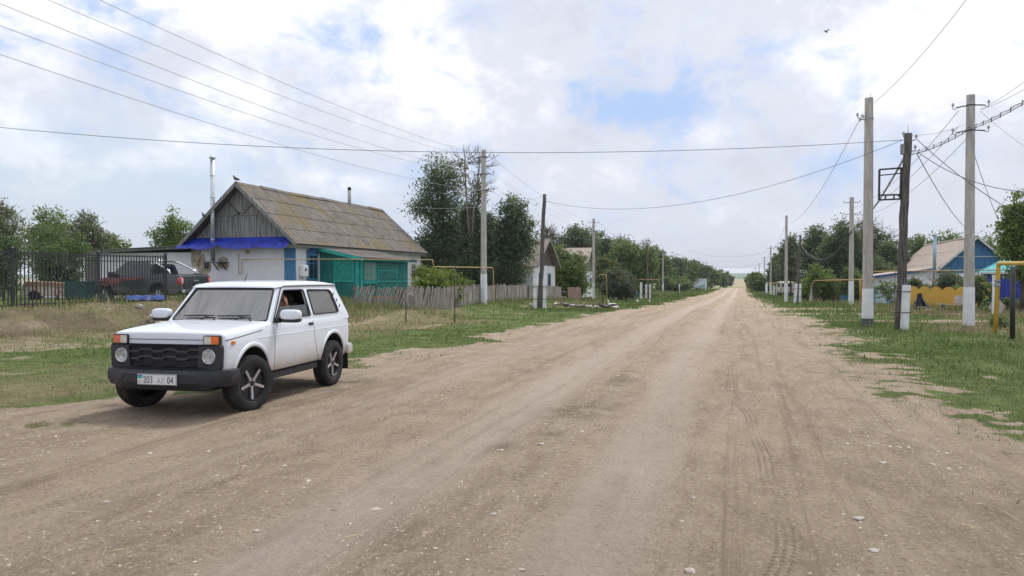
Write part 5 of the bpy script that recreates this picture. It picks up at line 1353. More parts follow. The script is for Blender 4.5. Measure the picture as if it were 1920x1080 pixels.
wire(P(1797, 237, 25.7), P(1590, 402, 54.3), .7, 'wire from lower left hook of crossarm pole to the mid-distance pole', r=.010, m='wirel')
wire(P(1832, 238, 25.7), P(1602, 402, 54.3), .9, 'wire from lower right hook of crossarm pole to the mid-distance pole', r=.010, m='wirel')
wire(P(1720, 262, 24.2), P(2020, 452, 22), .35, 'dark wire dropping right from the head of the wooden pole', r=.012)
wire(P(1719, 284, 24.2), P(2030, 352, 20), .55, 'dark wire sagging gently right behind the crossarm pole', r=.012)
wire(P(1719, 288, 24.2), P(1838, 436, 62), .8, 'service wire from the wooden pole to the blue house gable', r=.014)
wire(P(1825, 285, 25.7), P(1902, 470, 48), .4, 'service wire dropping from the crossarm pole to the turquoise roof', r=.012, m='wirel')
wire(P(1838, 208, 25.7), P(2010, 330, 20), .12, 'wire leaving the right hook down towards the right edge', r=.010, m='wirel')
wire(P(1705, 254, 24.2), P(1812, 232, 25.7), .10, 'nearly level thin wire between wooden pole and crossarm pole', r=.007, m='wirel')
s5, t5 = 61, 4.9
wire(P(1446, 466, 120), P(1474, 418, 67.5), .6, 'faint wire between the two slim right-hand poles', r=.014, m='wirel')
wire(P(1434, 488, 170), P(1446, 466, 120), .6, 'faintest wire between the two farthest right-hand poles', r=.016, m='wirel')
wire(P(1290, 468, 150), P(1446, 470, 120), 1.2, 'pale wire crossing the road in the far distance', r=.02, m='wirel')
wire(P(1299, 492, 170), P(1433, 492, 170), 1.2, 'lower pale wire crossing the road in the far distance', r=.02, m='wirel')
# thick aerial cable with spacer clips
def cable(a, b, sag, label, r=.026, clips=12):
    a = Vector(a); b = Vector(b); root = empty('aerial_cable', a, 0, label, 'cable', 'thick aerial cable spans'); n = 30
    pts = [(b - a) * (i / n) - Vector((0, 0, sag * 4 * (i / n) * (1 - i / n))) for i in range(n + 1)]
    mb = MB(); mb.tube(pts, r, 6); mb.build('cable', M_['cable'], root, recalc=False)
    mb = MB(); mb.tube([p + Vector((0, 0, .075 + .02 * math.sin(i * 1.7))) for i, p in enumerate(pts)], .009, 5); mb.build('carrier_wire', M_['wire'], root, recalc=False)
    for k in range(1, clips):
        q = k / clips; p = (b - a) * q - Vector((0, 0, sag * 4 * q * (1 - q))); mb = MB(); mb.tube([p - Vector((0, 0, .03)), p + Vector((.02, 0, .12))], .012, 5); mb.build('clip', M_['iron'], root, recalc=False)
cable(P(2000, 142, 15), P(1817, 243, 25.6), .12, 'thick clipped cable coming in from the right edge to the crossarm pole', .012, 9)
cable(P(1817, 243, 25.6), P(1708, 290, 24.2), .10, 'thick clipped cable between the crossarm pole and the wooden pole', .014, 8)
cable(P(1698, 292, 24.2), P(1596, 432, 54), .45, 'thick cable from the wooden pole down to the mid-distance pole', .022, 6)
cable(P(1596, 434, 54), P(1502, 461, 61), 1.55, 'thick cable sagging deeply before the dense dark trees', .055, 7)
wire(P(1464, 470, 90), P(1443, 500, 120), .8, 'drooping cable end left of the grey van pole', r=.03, m='cable', name='sagging_cable')

# ------------------------------------------------------------------ the grey-roofed house
def wavy_sheet(mb, x0, z0, x1, z1, y0, y1, pitch=.19, amp=.022, m=0, nx=4, n_per=5, seed=0, jag=.0, fn=None):
    """corrugated slope from eave (x0,z0) to ridge (x1,z1), corrugations running up the slope"""
    L_ = math.hypot(x1 - x0, z1 - z0); nx_, nz_ = -(z1 - z0) / L_, (x1 - x0) / L_
    if nz_ < 0: nx_, nz_ = -nx_, -nz_
    n = int((y1 - y0) / pitch * n_per); rows = []
    rg = random.Random(seed)
    for j in range(nx):
        a, b = j / nx, (j + 1) / nx; lift = .012
        for (q, up) in ((a - .012, lift * 1.6), (b, 0.0)):
            row = []
            for i in range(n + 1):
                y = y0 + (y1 - y0) * i / n; w = amp * math.sin(2 * PI * (y - y0) / pitch) + up
                xx = x0 + (x1 - x0) * q; zz = z0 + (z1 - z0) * q + .03 * math.sin(y * .7 + seed) * q
                row.append((xx + nx_ * w, y, zz + nz_ * w))
            rows.append(row)
    for j in range(nx): mb.grid([rows[2 * j], rows[2 * j + 1]], m, True)
def house_a():
    r = road_empty('farmhouse', 30.4, -19.5, .5, 'long whitewashed house with mossy grey roof, blue tarp skirt and teal porch', 'house')
    Wd, Ln, HW, HR = 5.75, 14.15, 2.69, 5.54; xr = -Wd / 2
    mb = MB(); T_ = .3
    mb.box((-Wd / 2, .15, HW / 2 - .3), (Wd, .3, HW + .6)); mb.box((-Wd / 2, Ln - .15, HW / 2 - .3), (Wd, .3, HW + .6))
    mb.box((-.15, Ln / 2, HW / 2 - .3), (.3, Ln - .6, HW + .6)); mb.box((-Wd + .15, Ln / 2, HW / 2 - .3), (.3, Ln - .6, HW + .6))
    wall = mb.build('wall', M_['plaster'], r, recalc=True)
    # bare plaster patches
    def patch(cx, cz, w, h, seed, m='clay', y=-.006):
        rg = random.Random(seed); n = 26; pl = []
        for k in range(n):
            a = 2 * PI * k / n; q = 1 + .35 * mnoise.noise(Vector((math.cos(a) * 1.7, math.sin(a) * 1.7, seed * 3.3))) + rg.uniform(-.06, .06); pl.append((cx + w / 2 * math.cos(a) * q, cz + h / 2 * math.sin(a) * q))
        mb = MB(); mb.plate(pl, [], lambda u, v, w_: Vector((u, y + w_, v)), .004); mb.build('bare_plaster_patch', M_[m], wall)
    patch(-5.5, 2.2, .62, 1.2, 1); patch(-5.15, 1.75, .45, 1.1, 2); patch(-4.85, 1.65, .50, .62, 3); patch(-3.95, 1.85, .62, .55, 4); patch(-2.6, 2.35, .30, .22, 5); patch(-5.35, 1.0, .8, .7, 6); patch(-4.1, .7, 1.6, .25, 7); patch(-5.65, 2.45, .2, .3, 8)
    # gable small window
    mb = MB(); mb.box((-4.83, -.02, 1.72), (.36, .06, .40)); f = mb.build('window_frame', M_['clay'], wall, bevel=.01)
    mb = MB(); mb.box((-4.83, -.055, 1.72), (.25, .02, .29)); mb.build('pane', M_['darkglass'], f)
    mb = MB(); mb.box((-4.83, -.07, 1.72), (.02, .02, .29)); mb.box((-4.83, -.071, 1.72), (.25, .016, .02)); mb.build('window_bar', M_['oldwood'], f)
    # gable boarding
    gy = -.02; zt = HW + .05
    for k in range(44):
        x = -Wd - .05 + (Wd + .1) * (k + .5) / 44; d = min(x + Wd, -x) if True else 0
        ztop = min(4.08, HW + max(0, d + .18) * (HR - HW) / (Wd / 2 + .18) - .10)
        if ztop - zt < .06: continue
        if k == 0: pass
    mb = MB(); rg = random.Random(3)
    for k in range(44):
        x = -Wd - .05 + (Wd + .1) * (k + .5) / 44; d = min(x + Wd, -x)
        ztop = min(4.05, HW + max(0, d + .18) * (HR - HW) / (Wd / 2 + .18) - .12)
        if ztop - zt > .06: mb.box((x, gy + rg.uniform(-.012, .012), (zt + ztop) / 2 - rg.uniform(0, .02)), ((Wd + .1) / 44 - rg.uniform(.008, .02), .022, ztop - zt))
    mb.build('gable_boards', M_['boards'], r)
    # upper chevron: diagonal boards clipped to the triangle
    mb = MB(); z0 = 4.08; z1 = HR - .10; hw = (z1 - z0) * (Wd / 2 + .18) / (HR - HW)
    for sg in (-1, 1):
        n = 12
        for k in range(n):
            a, b = k / n, (k + .88) / n       # stripes parallel to the opposite rake
            def pt(q, u): return (xr + sg * hw * (q * (1 - u)) , z0 + (z1 - z0) * u * (1 - q) * 1.0)
            A_ = (xr + sg * hw * a, z0); B_ = (xr + sg * hw * b, z0); C1 = (xr + sg * hw * b * .5 + 0, z0 + (z1 - z0) * (1 - b) * 1.0) if False else None
            # lines rise towards the centre seam
            tA = (z1 - z0) * a; tB = (z1 - z0) * b
            poly = [(xr + sg * .01, z0 + tA * 1.0), (xr + sg * .01, z0 + tB * 1.0), (xr + sg * hw * (1 - b) * .5 + sg * .0, z0 + tB + (z1 - z0) * (1 - b) * .5), (xr + sg * hw * (1 - a) * .5, z0 + tA + (z1 - z0) * (1 - a) * .5)]
            mb.plate(poly, [], lambda u, v, w: Vector((u, gy - .012 + w, v)), .02)
            poly = [(xr + sg * hw * a, z0), (xr + sg * hw * b, z0), (xr + sg * hw * (b + (1 - b) * .5), z0 + (z1 - z0) * (1 - b) * .5), (xr + sg * hw * (a + (1 - a) * .5), z0 + (z1 - z0) * (1 - a) * .5)]
            if k: mb.plate(poly, [], lambda u, v, w: Vector((u, gy - .010 + w, v)), .02)
    mb.build('chevron_boards', M_['boards'], r)
    mb = MB(); mb.plate([(-Wd - .1, HW - .02), (.1, HW - .02), (xr, HR - .06)], [], lambda u, v, w: Vector((u, gy + .03 + w, v)), .05); mb.build('gable_backing', M_['polewood'], r)
    mb = MB(); mb.box((xr, gy - .03, 4.08), (2.9, .03, .05)); mb.build('gable_rail', M_['boards'], r)
    mb = MB(); mb.plate([(xr - .14, 4.10), (xr + .16, 4.10), (xr + .10, 4.13), (xr, 4.24), (xr - .12, 4.14)], [], lambda u, v, w: Vector((u - .15, gy - .035 + w, v)), .01); mb.build('gable_hole', M_['int'], r)
    # roof
    ov, y0, y1 = .33, -.50, Ln + .3
    k_ = (HR - HW) / (Wd / 2); 
    mb = MB(); wavy_sheet(mb, ov, HW + .02, xr, HR, y0, y1, seed=1, amp=.013); wavy_sheet(mb, -Wd - ov, HW + .02, xr, HR, y0, y1, seed=2, amp=.013)
    rf = mb.build('roof', M_['roofA'], r, recalc=False)
    mb = MB()
    for (xa, xb) in ((ov, xr), (-Wd - ov, xr)):
        for w in (.05, .10): mb.add([(xa, y0 + .03, HW + .02 - w), (xa, y1 - .03, HW + .02 - w), (xb, y1 - .03, HR - w), (xb, y0 + .03, HR - w)], [(0, 1, 2, 3)])
    mb.build('roof_underlay', M_['polewood'], rf, recalc=False)
    for xa in (ov, -Wd - ov):
        mb = MB(); mb.bar((xa, y0 - .01, HW - .07), (xr, y0 - .01, HR - .07), .035, .16); mb.build('barge_board', M_['boards'], rf)
        mb = MB(); mb.bar((xa, y1 + .01, HW - .07), (xr, y1 + .01, HR - .07), .035, .16); mb.build('barge_board', M_['boards'], rf)
    mb = MB(); mb.bar((ov - .03, y0, HW - .10), (ov - .03, y1, HW - .10), .04, .10); mb.build('eave_board', M_['boards'], rf)
    mb = MB()
    for i in range(8):
        a = y0 + (y1 - y0) * i / 8; b = y0 + (y1 - y0) * (i + 1) / 8 + .05; dz = .03 * math.sin(i * 2.1)
        mb.add([(xr - .17, a, HR - .10 + dz), (xr, a, HR + .055 + dz), (xr + .17, a, HR - .10 + dz), (xr - .17, b, HR - .11), (xr, b, HR + .045), (xr + .17, b, HR - .11)], [(0, 1, 4, 3), (1, 2, 5, 4), (0, 3, 4, 1)])
    mb.build('ridge_cap', M_['roofA'], rf, recalc=False)
    for (sx, y, L_, wd_) in ((.55, 9.35, .30, .05), (.22, 6.3, .16, .05), (.75, 3.3, .16, .04), (.70, 5.2, .18, .04)):      # battens and patches lying on the slope
        a = Vector((ov + (xr - ov) * sx, y + .25, HW + .02 + (HR - HW) * sx + .05)); b = Vector((ov + (xr - ov) * (sx - L_), y + .65, HW + .02 + (HR - HW) * (sx - L_) + .05)); mb = MB(); mb.bar(a, b, wd_, .02); mb.build('roof_patch_strip', M_['concrete'], rf)
    # tarp skirt
    mb = MB(); rows = []; n = 60
    for i in range(n + 1):
        u = i / n; x = -Wd - .40 + (Wd + .36) * u; w1 = .04 * math.sin(u * 31) + .03 * math.sin(u * 67 + 1); droop = .03 * math.sin(u * 19) + (.08 if .36 < u < .42 else 0) + .02 * math.sin(u * 53)
        rows.append([(x, -.06, HW + .34), (x, -.24 + w1 * .3, HW + .20), (x, -.56 + w1, HW - .06 + droop * .4), (x, -.66 + w1, HW - .20 + droop)])
    mb.grid(rows, 0, True); mb.build('tarp_skirt', M_['tarp'], r, recalc=False)
    # flue on a bracket
    mb = MB(); mb.tube([(-4.25, -.34, 1.90), (-4.25, -.34, 6.72)], .105, 14); fl = mb.build('flue_pipe', M_['galv'], r, recalc=False)
    for z_ in (2.9, 3.9, 4.9, 5.9): mb = MB(); mb.tube([(-4.25, -.34, z_), (-4.25, -.34, z_ + .05)], .112, 14); mb.build('flue_joint', M_['galv'], fl, recalc=False)
    mb = MB(); mb.lathe([(.105, 6.72), (.15, 6.74), (.15, 6.80), (.10, 6.84), (0, 6.84)], Matrix.Translation((-4.25, -.34, 0)), 14); mb.build('flue_cap', M_['galv'], fl, recalc=False)
    mb = MB(); mb.box((-3.98, -.22, 1.86), (.72, .42, .035)); mb.bar((-3.75, -.02, 1.50), (-3.75, -.40, 1.84), .04); mb.bar((-4.2, -.02, 1.50), (-4.2, -.40, 1.84), .04); mb.build('flue_bracket', M_['iron'], r)
    # blue corner boards and window on the road side
    mb = MB(); 
    for k in range(5): mb.box((-.06 - .118 * k - .01, -.02, 1.22), (.112, .04, 2.55))
    mb.box((-.28, -.045, 1.9), (.60, .02, .06)); mb.build('corner_boards', M_['blue'], r)
    def casement(y, z0, z1, w, framem, panem, crest=True, nm='window'):
        f = MB(); f.box((.03, y, (z0 + z1) / 2), (.08, w, z1 - z0)); fo = f.build(nm, M_[framem], wall, bevel=.006)
        g = MB(); g.box((.075, y, (z0 + z1) / 2 - .02), (.02, w * .66, (z1 - z0) * .80)); g.build('pane', M_[panem], fo)
        b = MB(); b.box((.09, y, (z0 + z1) / 2 - .02), (.02, .035, (z1 - z0) * .80)); b.box((.091, y, z0 + (z1 - z0) * .62), (.016, w * .66, .035)); b.build('glazing_bar', M_[framem], fo)
        if crest:
            c = MB(); c.plate([(y - w * .56, z1 - .02), (y + w * .56, z1 - .02), (y + w * .5, z1 + .10), (y + w * .25, z1 + .17), (y, z1 + .22), (y - w * .25, z1 + .17), (y - w * .5, z1 + .10)], [], lambda u, v, w_: Vector((.02 + w_, u, v)), .09); c.build('carved_crest', M_['blue2'], fo)
        return fo
    casement(1.32, 1.0, 2.32, .92, 'blue', 'darkglass')
    casement(12.85, .85, 2.1, .80, 'white', 'darkglass', True)
    mb = MB(); mb.box((.02, 1.95, 1.25), (.05, .10, 2.3)); mb.build('trim_board', M_['white'], r)
    mb = MB(); mb.rbox((.11, .48, 1.45), (.20, .48, .55), 8); mt = mb.build('meter_box', M_['white'], r, recalc=False)
    mb = MB(); mb.box((.215, .48, 1.52), (.015, .13, .10)); mb.build('meter_dial', M_['darkglass'], mt)
    # porch
    px0, px1, py0, py1 = 0.0, 2.2, 2.0, 7.35
    zf, zw, zfr = .10, 2.58, 2.10
    pr = MB()
    # side wall facing the viewer: planks with a framed panel
    n = 22
    for k in range(n):
        x = px0 + (px1 - px0) * (k + .5) / n; zt_ = zw + (zfr - zw) * (k + .5) / n - .05; pr.box((x, py0, (zf + zt_) / 2), ((px1 - px0) / n - .006, .03, zt_ - zf))
    n = 52
    for k in range(n):
        y = py0 + (py1 - py0) * (k + .5) / n; pr.box((px1, y, (zf + zfr) / 2 - .03), (.03, (py1 - py0) / n - .006, zfr - zf - .08))
    n = 20
    for k in range(n):
        x = px0 + (px1 - px0) * (k + .5) / n; zt_ = zw + (zfr - zw) * (k + .5) / n - .05; pr.box((x, py1, (zf + zt_) / 2), ((px1 - px0) / n - .006, .03, zt_ - zf))
    porch = pr.build('porch_wall', M_['teal'], r)
    # big light panel and its frame on the side wall
    mb = MB(); mb.box((1.36, py0 - .025, 1.52), (.98, .02, 1.05)); pn = mb.build('porch_panel', M_['teal2'], porch)
    mb = MB()
    for c, d in (((1.36, py0 - .04, 2.07), (1.08, .03, .06)), ((1.36, py0 - .04, .97), (1.14, .05, .07)), ((.85, py0 - .04, 1.3), (.06, .03, 1.6)), ((1.87, py0 - .04, 1.5), (.06, .03, 1.1)), ((2.06, py0 - .035, 1.1), (.20, .03, 2.0))): mb.box(c, d)
    mb.build('porch_trim', M_['tealtrim'], porch)
    mb = MB(); mb.box((.42, py0 - .02, 1.25), (.78, .012, 2.3)); mb.build('porch_door', M_['teal'], porch)
    mb = MB(); mb.box((px1 + .02, 2.95, 1.42), (.04, 1.30, 1.0)); w = mb.build('window', M_['tealtrim'], porch)
    mb = MB(); mb.box((px1 + .045, 2.95, 1.44), (.02, 1.12, .84)); mb.build('curtain', M_['curtain'], w)
    mb = MB()
    for k in range(8): mb.box((px1 + .065, 2.95 - .49 + .98 * k / 7, 1.44), (.02, .022, .84))
    for k in range(2): mb.box((px1 + .067, 2.95, 1.30 + .28 * k), (.016, 1.12, .035))
    mb.build('glazing_bar', M_['tealtrim'], w)
    mb = MB(); mb.box((px1 + .035, 2.95, .88), (.08, 1.40, .06)); mb.build('sill', M_['tealtrim'], w)
    mb = MB()
    for c, d in (((px1 + .03, 4.85, 1.50), (.03, 2.0, .05)), ((px1 + .03, 3.80, 1.5), (.03, .07, 1.1)), ((px1 + .03, 5.9, 1.5), (.03, .07, 1.1)), ((px1 + .03, 6.85, 1.5), (.03, .07, 1.1)), ((px1 + .03, 4.7, .95), (.03, 5.2, .06)), ((px1 + .035, py0 + .06, 1.1), (.04, .12, 2.0)), ((px1 + .03, 4.68, 2.03), (.05, 5.3, .09))): mb.box(c, d)
    mb.build('porch_trim', M_['tealtrim'], porch)
    mb = MB(); mb.box((px1 + .022, 4.85, 1.52), (.016, 1.9, .95)); mb.build('porch_panel', M_['teal'], porch)
    mb = MB(); wavy_sheet(mb, px1 + .32, zfr - .02, px0 - .1, zw + .06, py0 - .32, py1 + .3, pitch=.15, amp=.014, nx=2, seed=4); pfm = mb.build('porch_roof', M_['roofP'], r, recalc=False)
    mb = MB(); mb.bar((px0 - .05, py0 - .30, zw - .03), (px1 + .34, py0 - .30, zfr - .10), .03, .17); mb.build('porch_fascia', M_['tealtrim'], pfm)
    mb = MB(); mb.bar((px1 + .32, py0 - .3, zfr - .09), (px1 + .32, py1 + .3, zfr - .09), .03, .09); mb.build('porch_fascia', M_['teal'], pfm)
    # stove pipe
    mb = MB(); mb.tube([(xr + .1, 10.0, HR - .3), (xr + .1, 10.0, HR + .95)], .10, 12); ch = mb.build('stove_pipe', M_['concrete'], rf, recalc=False)
    mb = MB(); mb.tube([(xr + .1, 10.0, HR + .78), (xr + .1, 10.0, HR + .96)], .104, 12); mb.build('sooty_rim', M_['int'], ch, recalc=False)
    return r
HA = house_a()
# white outbuilding to the left of the gable
def shed():
    r = road_empty('outbuilding', 30.9, -25.35, .55, 'low white outbuilding with flat grey roof left of the farmhouse', 'shed')
    L_ = 9.6; D_ = 4.5
    mb = MB(); mb.box((-L_ / 2, .15, 1.08), (L_, .3, 2.5)); mb.box((-L_ + .15, D_ / 2, 1.05), (.3, D_ - .6, 2.4)); mb.box((-.15, D_ / 2, 1.1), (.3, D_ - .6, 2.5)); mb.box((-L_ / 2, D_ - .15, 1.0), (L_, .3, 2.3)); w = mb.build('wall', M_['plaster'], r)
    mb = MB()
    vs = [(-L_ - .5, -.40, 2.20), (.15, -.40, 2.52), (.15, D_ + .2, 2.52), (-L_ - .5, D_ + .2, 2.20)]
    mb.add(vs + [(x, y, z + .13) for x, y, z in vs], [(3, 2, 1, 0), (4, 5, 6, 7), (0, 1, 5, 4), (1, 2, 6, 5), (2, 3, 7, 6), (3, 0, 4, 7)]); rf = mb.build('roof', M_['boards'], r)
    mb = MB()
    for k in range(5): mb.box((-1.2 - 2 * k, .6, 2.62 - .065 * k), (2.1, 2.2, .02), (0, R(-2 + k * .4), R(2 * (-1) ** k)))
    mb.build('roof_sheet', M_['roofC'], rf)
    mb = MB(); mb.box((-6.4, -.01, 1.2), (.8, .04, 1.9)); mb.build('door', M_['oldwood'], w)
    mb = MB(); mb.box((-4.9, -.005, 1.0), (L_ * .9, .02, .35)); 
    return r
shed()
# pigeons on the roof
def bird(loc, rz, label, name='pigeon', s=1.0, m=None, group='pigeons on the roof', flying=False):
    r = empty(name, loc, rz, label, 'bird', group); m = m or M_['birdgrey']
    mb = MB(); mb.tube([(-.16 * s, 0, .045 * s), (-.10 * s, 0, .055 * s), (-.03 * s, 0, .085 * s), (.05 * s, 0, .115 * s), (.085 * s, 0, .155 * s), (.10 * s, 0, .19 * s), (.115 * s, 0, .205 * s), (.135 * s, 0, .205 * s), (.16 * s, 0, .198 * s)], [.008 * s, .022 * s, .050 * s, .056 * s, .036 * s, .024 * s, .027 * s, .018 * s, .003 * s], 10); mb.build('body', m, r, recalc=False)
    for sg in (-1, 1):
        if flying: mb = MB(); mb.add([(.04 * s, sg * .03 * s, .12 * s), (-.06 * s, sg * .03 * s, .11 * s), (-.05 * s, sg * .30 * s, .20 * s), (.02 * s, sg * .34 * s, .21 * s), (.05 * s, sg * .18 * s, .17 * s), (.04 * s, sg * .03 * s, .10 * s), (-.06 * s, sg * .03 * s, .10 * s), (-.05 * s, sg * .30 * s, .19 * s), (.02 * s, sg * .34 * s, .20 * s), (.05 * s, sg * .18 * s, .16 * s)], [(0, 1, 2, 3, 4), (9, 8, 7, 6, 5), (0, 4, 9, 5), (4, 3, 8, 9), (3, 2, 7, 8), (2, 1, 6, 7), (1, 0, 5, 6)])
        else: mb = MB(); mb.tube([(-.14 * s, sg * .02 * s, .06 * s), (-.05 * s, sg * .042 * s, .09 * s), (.04 * s, sg * .045 * s, .12 * s)], [.008 * s, .03 * s, .02 * s], 8)
        mb.build('wing', m, r, recalc=False)
        if not flying: mb = MB(); mb.tube([(.0, sg * .02 * s, .05 * s), (.005 * s, sg * .02 * s, -.01)], .004 * s, 5); mb.build('leg', M_['int'], r, recalc=False)
    return r
M_['birdgrey'] = mat('slate_feathers', (.06, .06, .065), .7)
def hl(x, y, z): return HA.matrix_world @ Vector((x, y, z)) if False else Matrix.LocRotScale(HA.location, HA.rotation_euler, None) @ Vector((x, y, z))
bird(hl(-2.9, -.40, 5.60), R(160), 'dark pigeon perched on the very tip of the ridge', s=1.3)
bird(hl(-4.62, -.45, 3.92), R(150), 'dark pigeon halfway down the left gable edge', s=1.3)
bird(P(1549, 62, 45), R(200), 'small dark bird flying high above the right of the road', name='flying_bird', s=.8, group=None, flying=True)

# ------------------------------------------------------------------ iron fence on the bank
def iron_fence():
    r = road_empty('iron_fence', 17.0, -20.5, 0, 'black iron railing fence on top of the bank at left', 'fence')
    P_ = [(13.4, -20.2, 2.50, .68), (17.05, -20.45, 2.50, .60), (20.7, -21.0, 2.50, .66), (24.2, -21.3, 2.55, .30)]
    L = []
    for s, t, zt, zb in P_: L.append(Vector((t + 20.5, s - 17.0, 0)))
    for i, (s, t, zt, zb) in enumerate(P_):
        mb = MB(); mb.box((L[i].x, L[i].y, (zt + zb - .3) / 2), (.08, .08, zt - zb + .3)); mb.box((L[i].x, L[i].y, zt + .02), (.095, .095, .03)); mb.add([(L[i].x + a, L[i].y + b, zt + .035) for a, b in ((-.04, -.04), (.04, -.04), (.04, .04), (-.04, .04))] + [(L[i].x, L[i].y, zt + .09)], [(0, 1, 4), (1, 2, 4), (2, 3, 4), (3, 0, 4)]); mb.build('post', M_['iron'], r)
    for i in range(3):
        a, b = L[i], L[i + 1]; za, zb_ = P_[i][2] - .06, P_[i + 1][2] - .06; lo = .86
        mb = MB(); mb.bar((a.x, a.y, za - .04), (b.x, b.y, zb_ - .04), .03, .04); mb.bar((a.x, a.y, za - .22), (b.x, b.y, zb_ - .22), .03, .03); mb.bar((a.x, a.y, lo), (b.x, b.y, lo - .02), .03, .04); mb.build('rail', M_['iron'], r)
        n = 24; mb = MB()
        for k in range(1, n):
            q = k / n; p = a.lerp(b, q); mb.box((p.x - .002, p.y, (za + (zb_ - za) * q + .02 + .68) / 2), (.028, .026, za + (zb_ - za) * q + .02 - .68))
        mb.build('pickets', M_['iron'], r)
iron_fence()
# rubble at the end of the bank
for i, (px, Y, s, lab) in enumerate(((286, 25.5, .22, 'pale concrete lump at the end of the bank, leftmost'), (296, 25, .30, 'biggest pale concrete lump under the last fence post'), (306, 24.2, .24, 'pale concrete lump just above the car mirror'), (262, 25.8, .20, 'flat grey rubble slab on the bank below the fence'))):
    x, y, z = at(px, Y); mb = MB(); mb.box((0, 0, 0), (s * 2.0, s * 1.2, s * .8), (R(8 * i), R(-6 + 5 * i), R(30 * i))); o = mb.build('rubble', M_['stone'], None, bevel=.05, loc=(x, y, z + s * .2)); tag(o, lab, 'rubble', 'concrete rubble on the bank')
# bright blue sheet lying behind the fence
x, y, z = at(275, 27.6); r = empty('blue_sheet', (x, y, z), R(-70), 'bright blue plastic sheet folded on the ground behind the fence', 'tarpaulin')
mb = MB(); rows = [[(-.22 + .15 * j + .04 * math.sin(i * 1.3), -.62 + 1.24 * i / 12, [.02, .22, .30, .27, .14][j] * (1 + .07 * math.sin(i * 1.9 + j)) - .03) for j in range(5)] for i in range(13)]; mb.grid(rows, 0, True); mb.build('sheet', M_['bsheet'] if 'bsheet' in M_ else mat('blue_plastic_sheet', (.012, .05, .25), .4, var=.3, scale=4), r, recalc=False)

# ------------------------------------------------------------------ grey pickup with roll bar
M_['pickgrey'] = car_paint('dark_grey_car_paint', (.032, .038, .046), .8, .3, (.10, .095, .09))
M_['pickred'] = mat('red_car_side_band', (.30, .075, .07), .35, var=.15, scale=2, coat=.4)
M_['glassd'] = mat('dark_car_glass', (.03, .035, .04), .06, var=.2, coat=.5)
def simple_wheel(parent, x, y, sg, r=.36, w=.24):
    e = empty('wheel', (x, y, r)); e.parent = parent; Mx = Matrix.Rotation(PI / 2 * -sg, 4, 'X')
    mb = MB(); mb.lathe([(.21, -w / 2), (r - .02, -w / 2), (r, -w / 2 + .03), (r, w / 2 - .03), (r - .02, w / 2), (.23, w / 2 + .002), (.21, w / 2 - .02)], Mx, 32); mb.build('tyre', M_['tyre'], e, autosmooth=35)
    mb = MB(); mb.lathe([(.212, w / 2 - .02), (.18, w / 2 - .05), (.05, w / 2 - .03), (0, w / 2 - .03)], Mx, 24)
    for k in range(6):
        an = PI * k / 3; mb.bar(Mx @ Vector((.03 * math.cos(an), .03 * math.sin(an), w / 2 - .02)), Mx @ Vector((.20 * math.cos(an), .20 * math.sin(an), w / 2 - .02)), .045, .03)
    mb.build('rim', M_['rimsil'], e, recalc=False)
def prism_body(name, prof, half, mats, parent, bevel=.04, inset=None, arches=()):
    """side outline (x, z) extruded across; inset(z) narrows with height; wheel arches cut out"""
    mb = MB(); n = len(prof); vs = []
    for sg in (1, -1): vs += [(x, sg * (half - (inset(z) if inset else 0)), z) for x, z in prof]
    mb.add(vs, [tuple(range(n)), tuple(range(n, 2 * n))[::-1]] + [(i, (i + 1) % n, n + (i + 1) % n, n + i) for i in range(n)]); o = mb.build(name, mats, parent, bevel=bevel, seg=3)
    for ax, az, ar in arches:
        c = MB(); c.lathe([(0, -half - .2), (ar, -half - .2), (ar, half + .2), (0, half + .2)], Matrix.Translation((ax, 0, az)) @ Matrix.Rotation(PI / 2, 4, 'X'), 32); co = c.build('cut', [M_['int']], parent, recalc=True)
        md = o.modifiers.new('b', 'BOOLEAN'); md.object = co; md.solver = 'EXACT'; md.material_mode = 'TRANSFER'; dg = bpy.context.evaluated_depsgraph_get(); dg.update(); nm = bpy.data.meshes.new_from_object(o.evaluated_get(dg)); o.modifiers.clear(); o.data = nm; bpy.data.objects.remove(co)
    o.data.polygons.foreach_set('use_smooth', [True] * len(o.data.polygons)); o.data.set_sharp_from_angle(angle=R(30)); return o
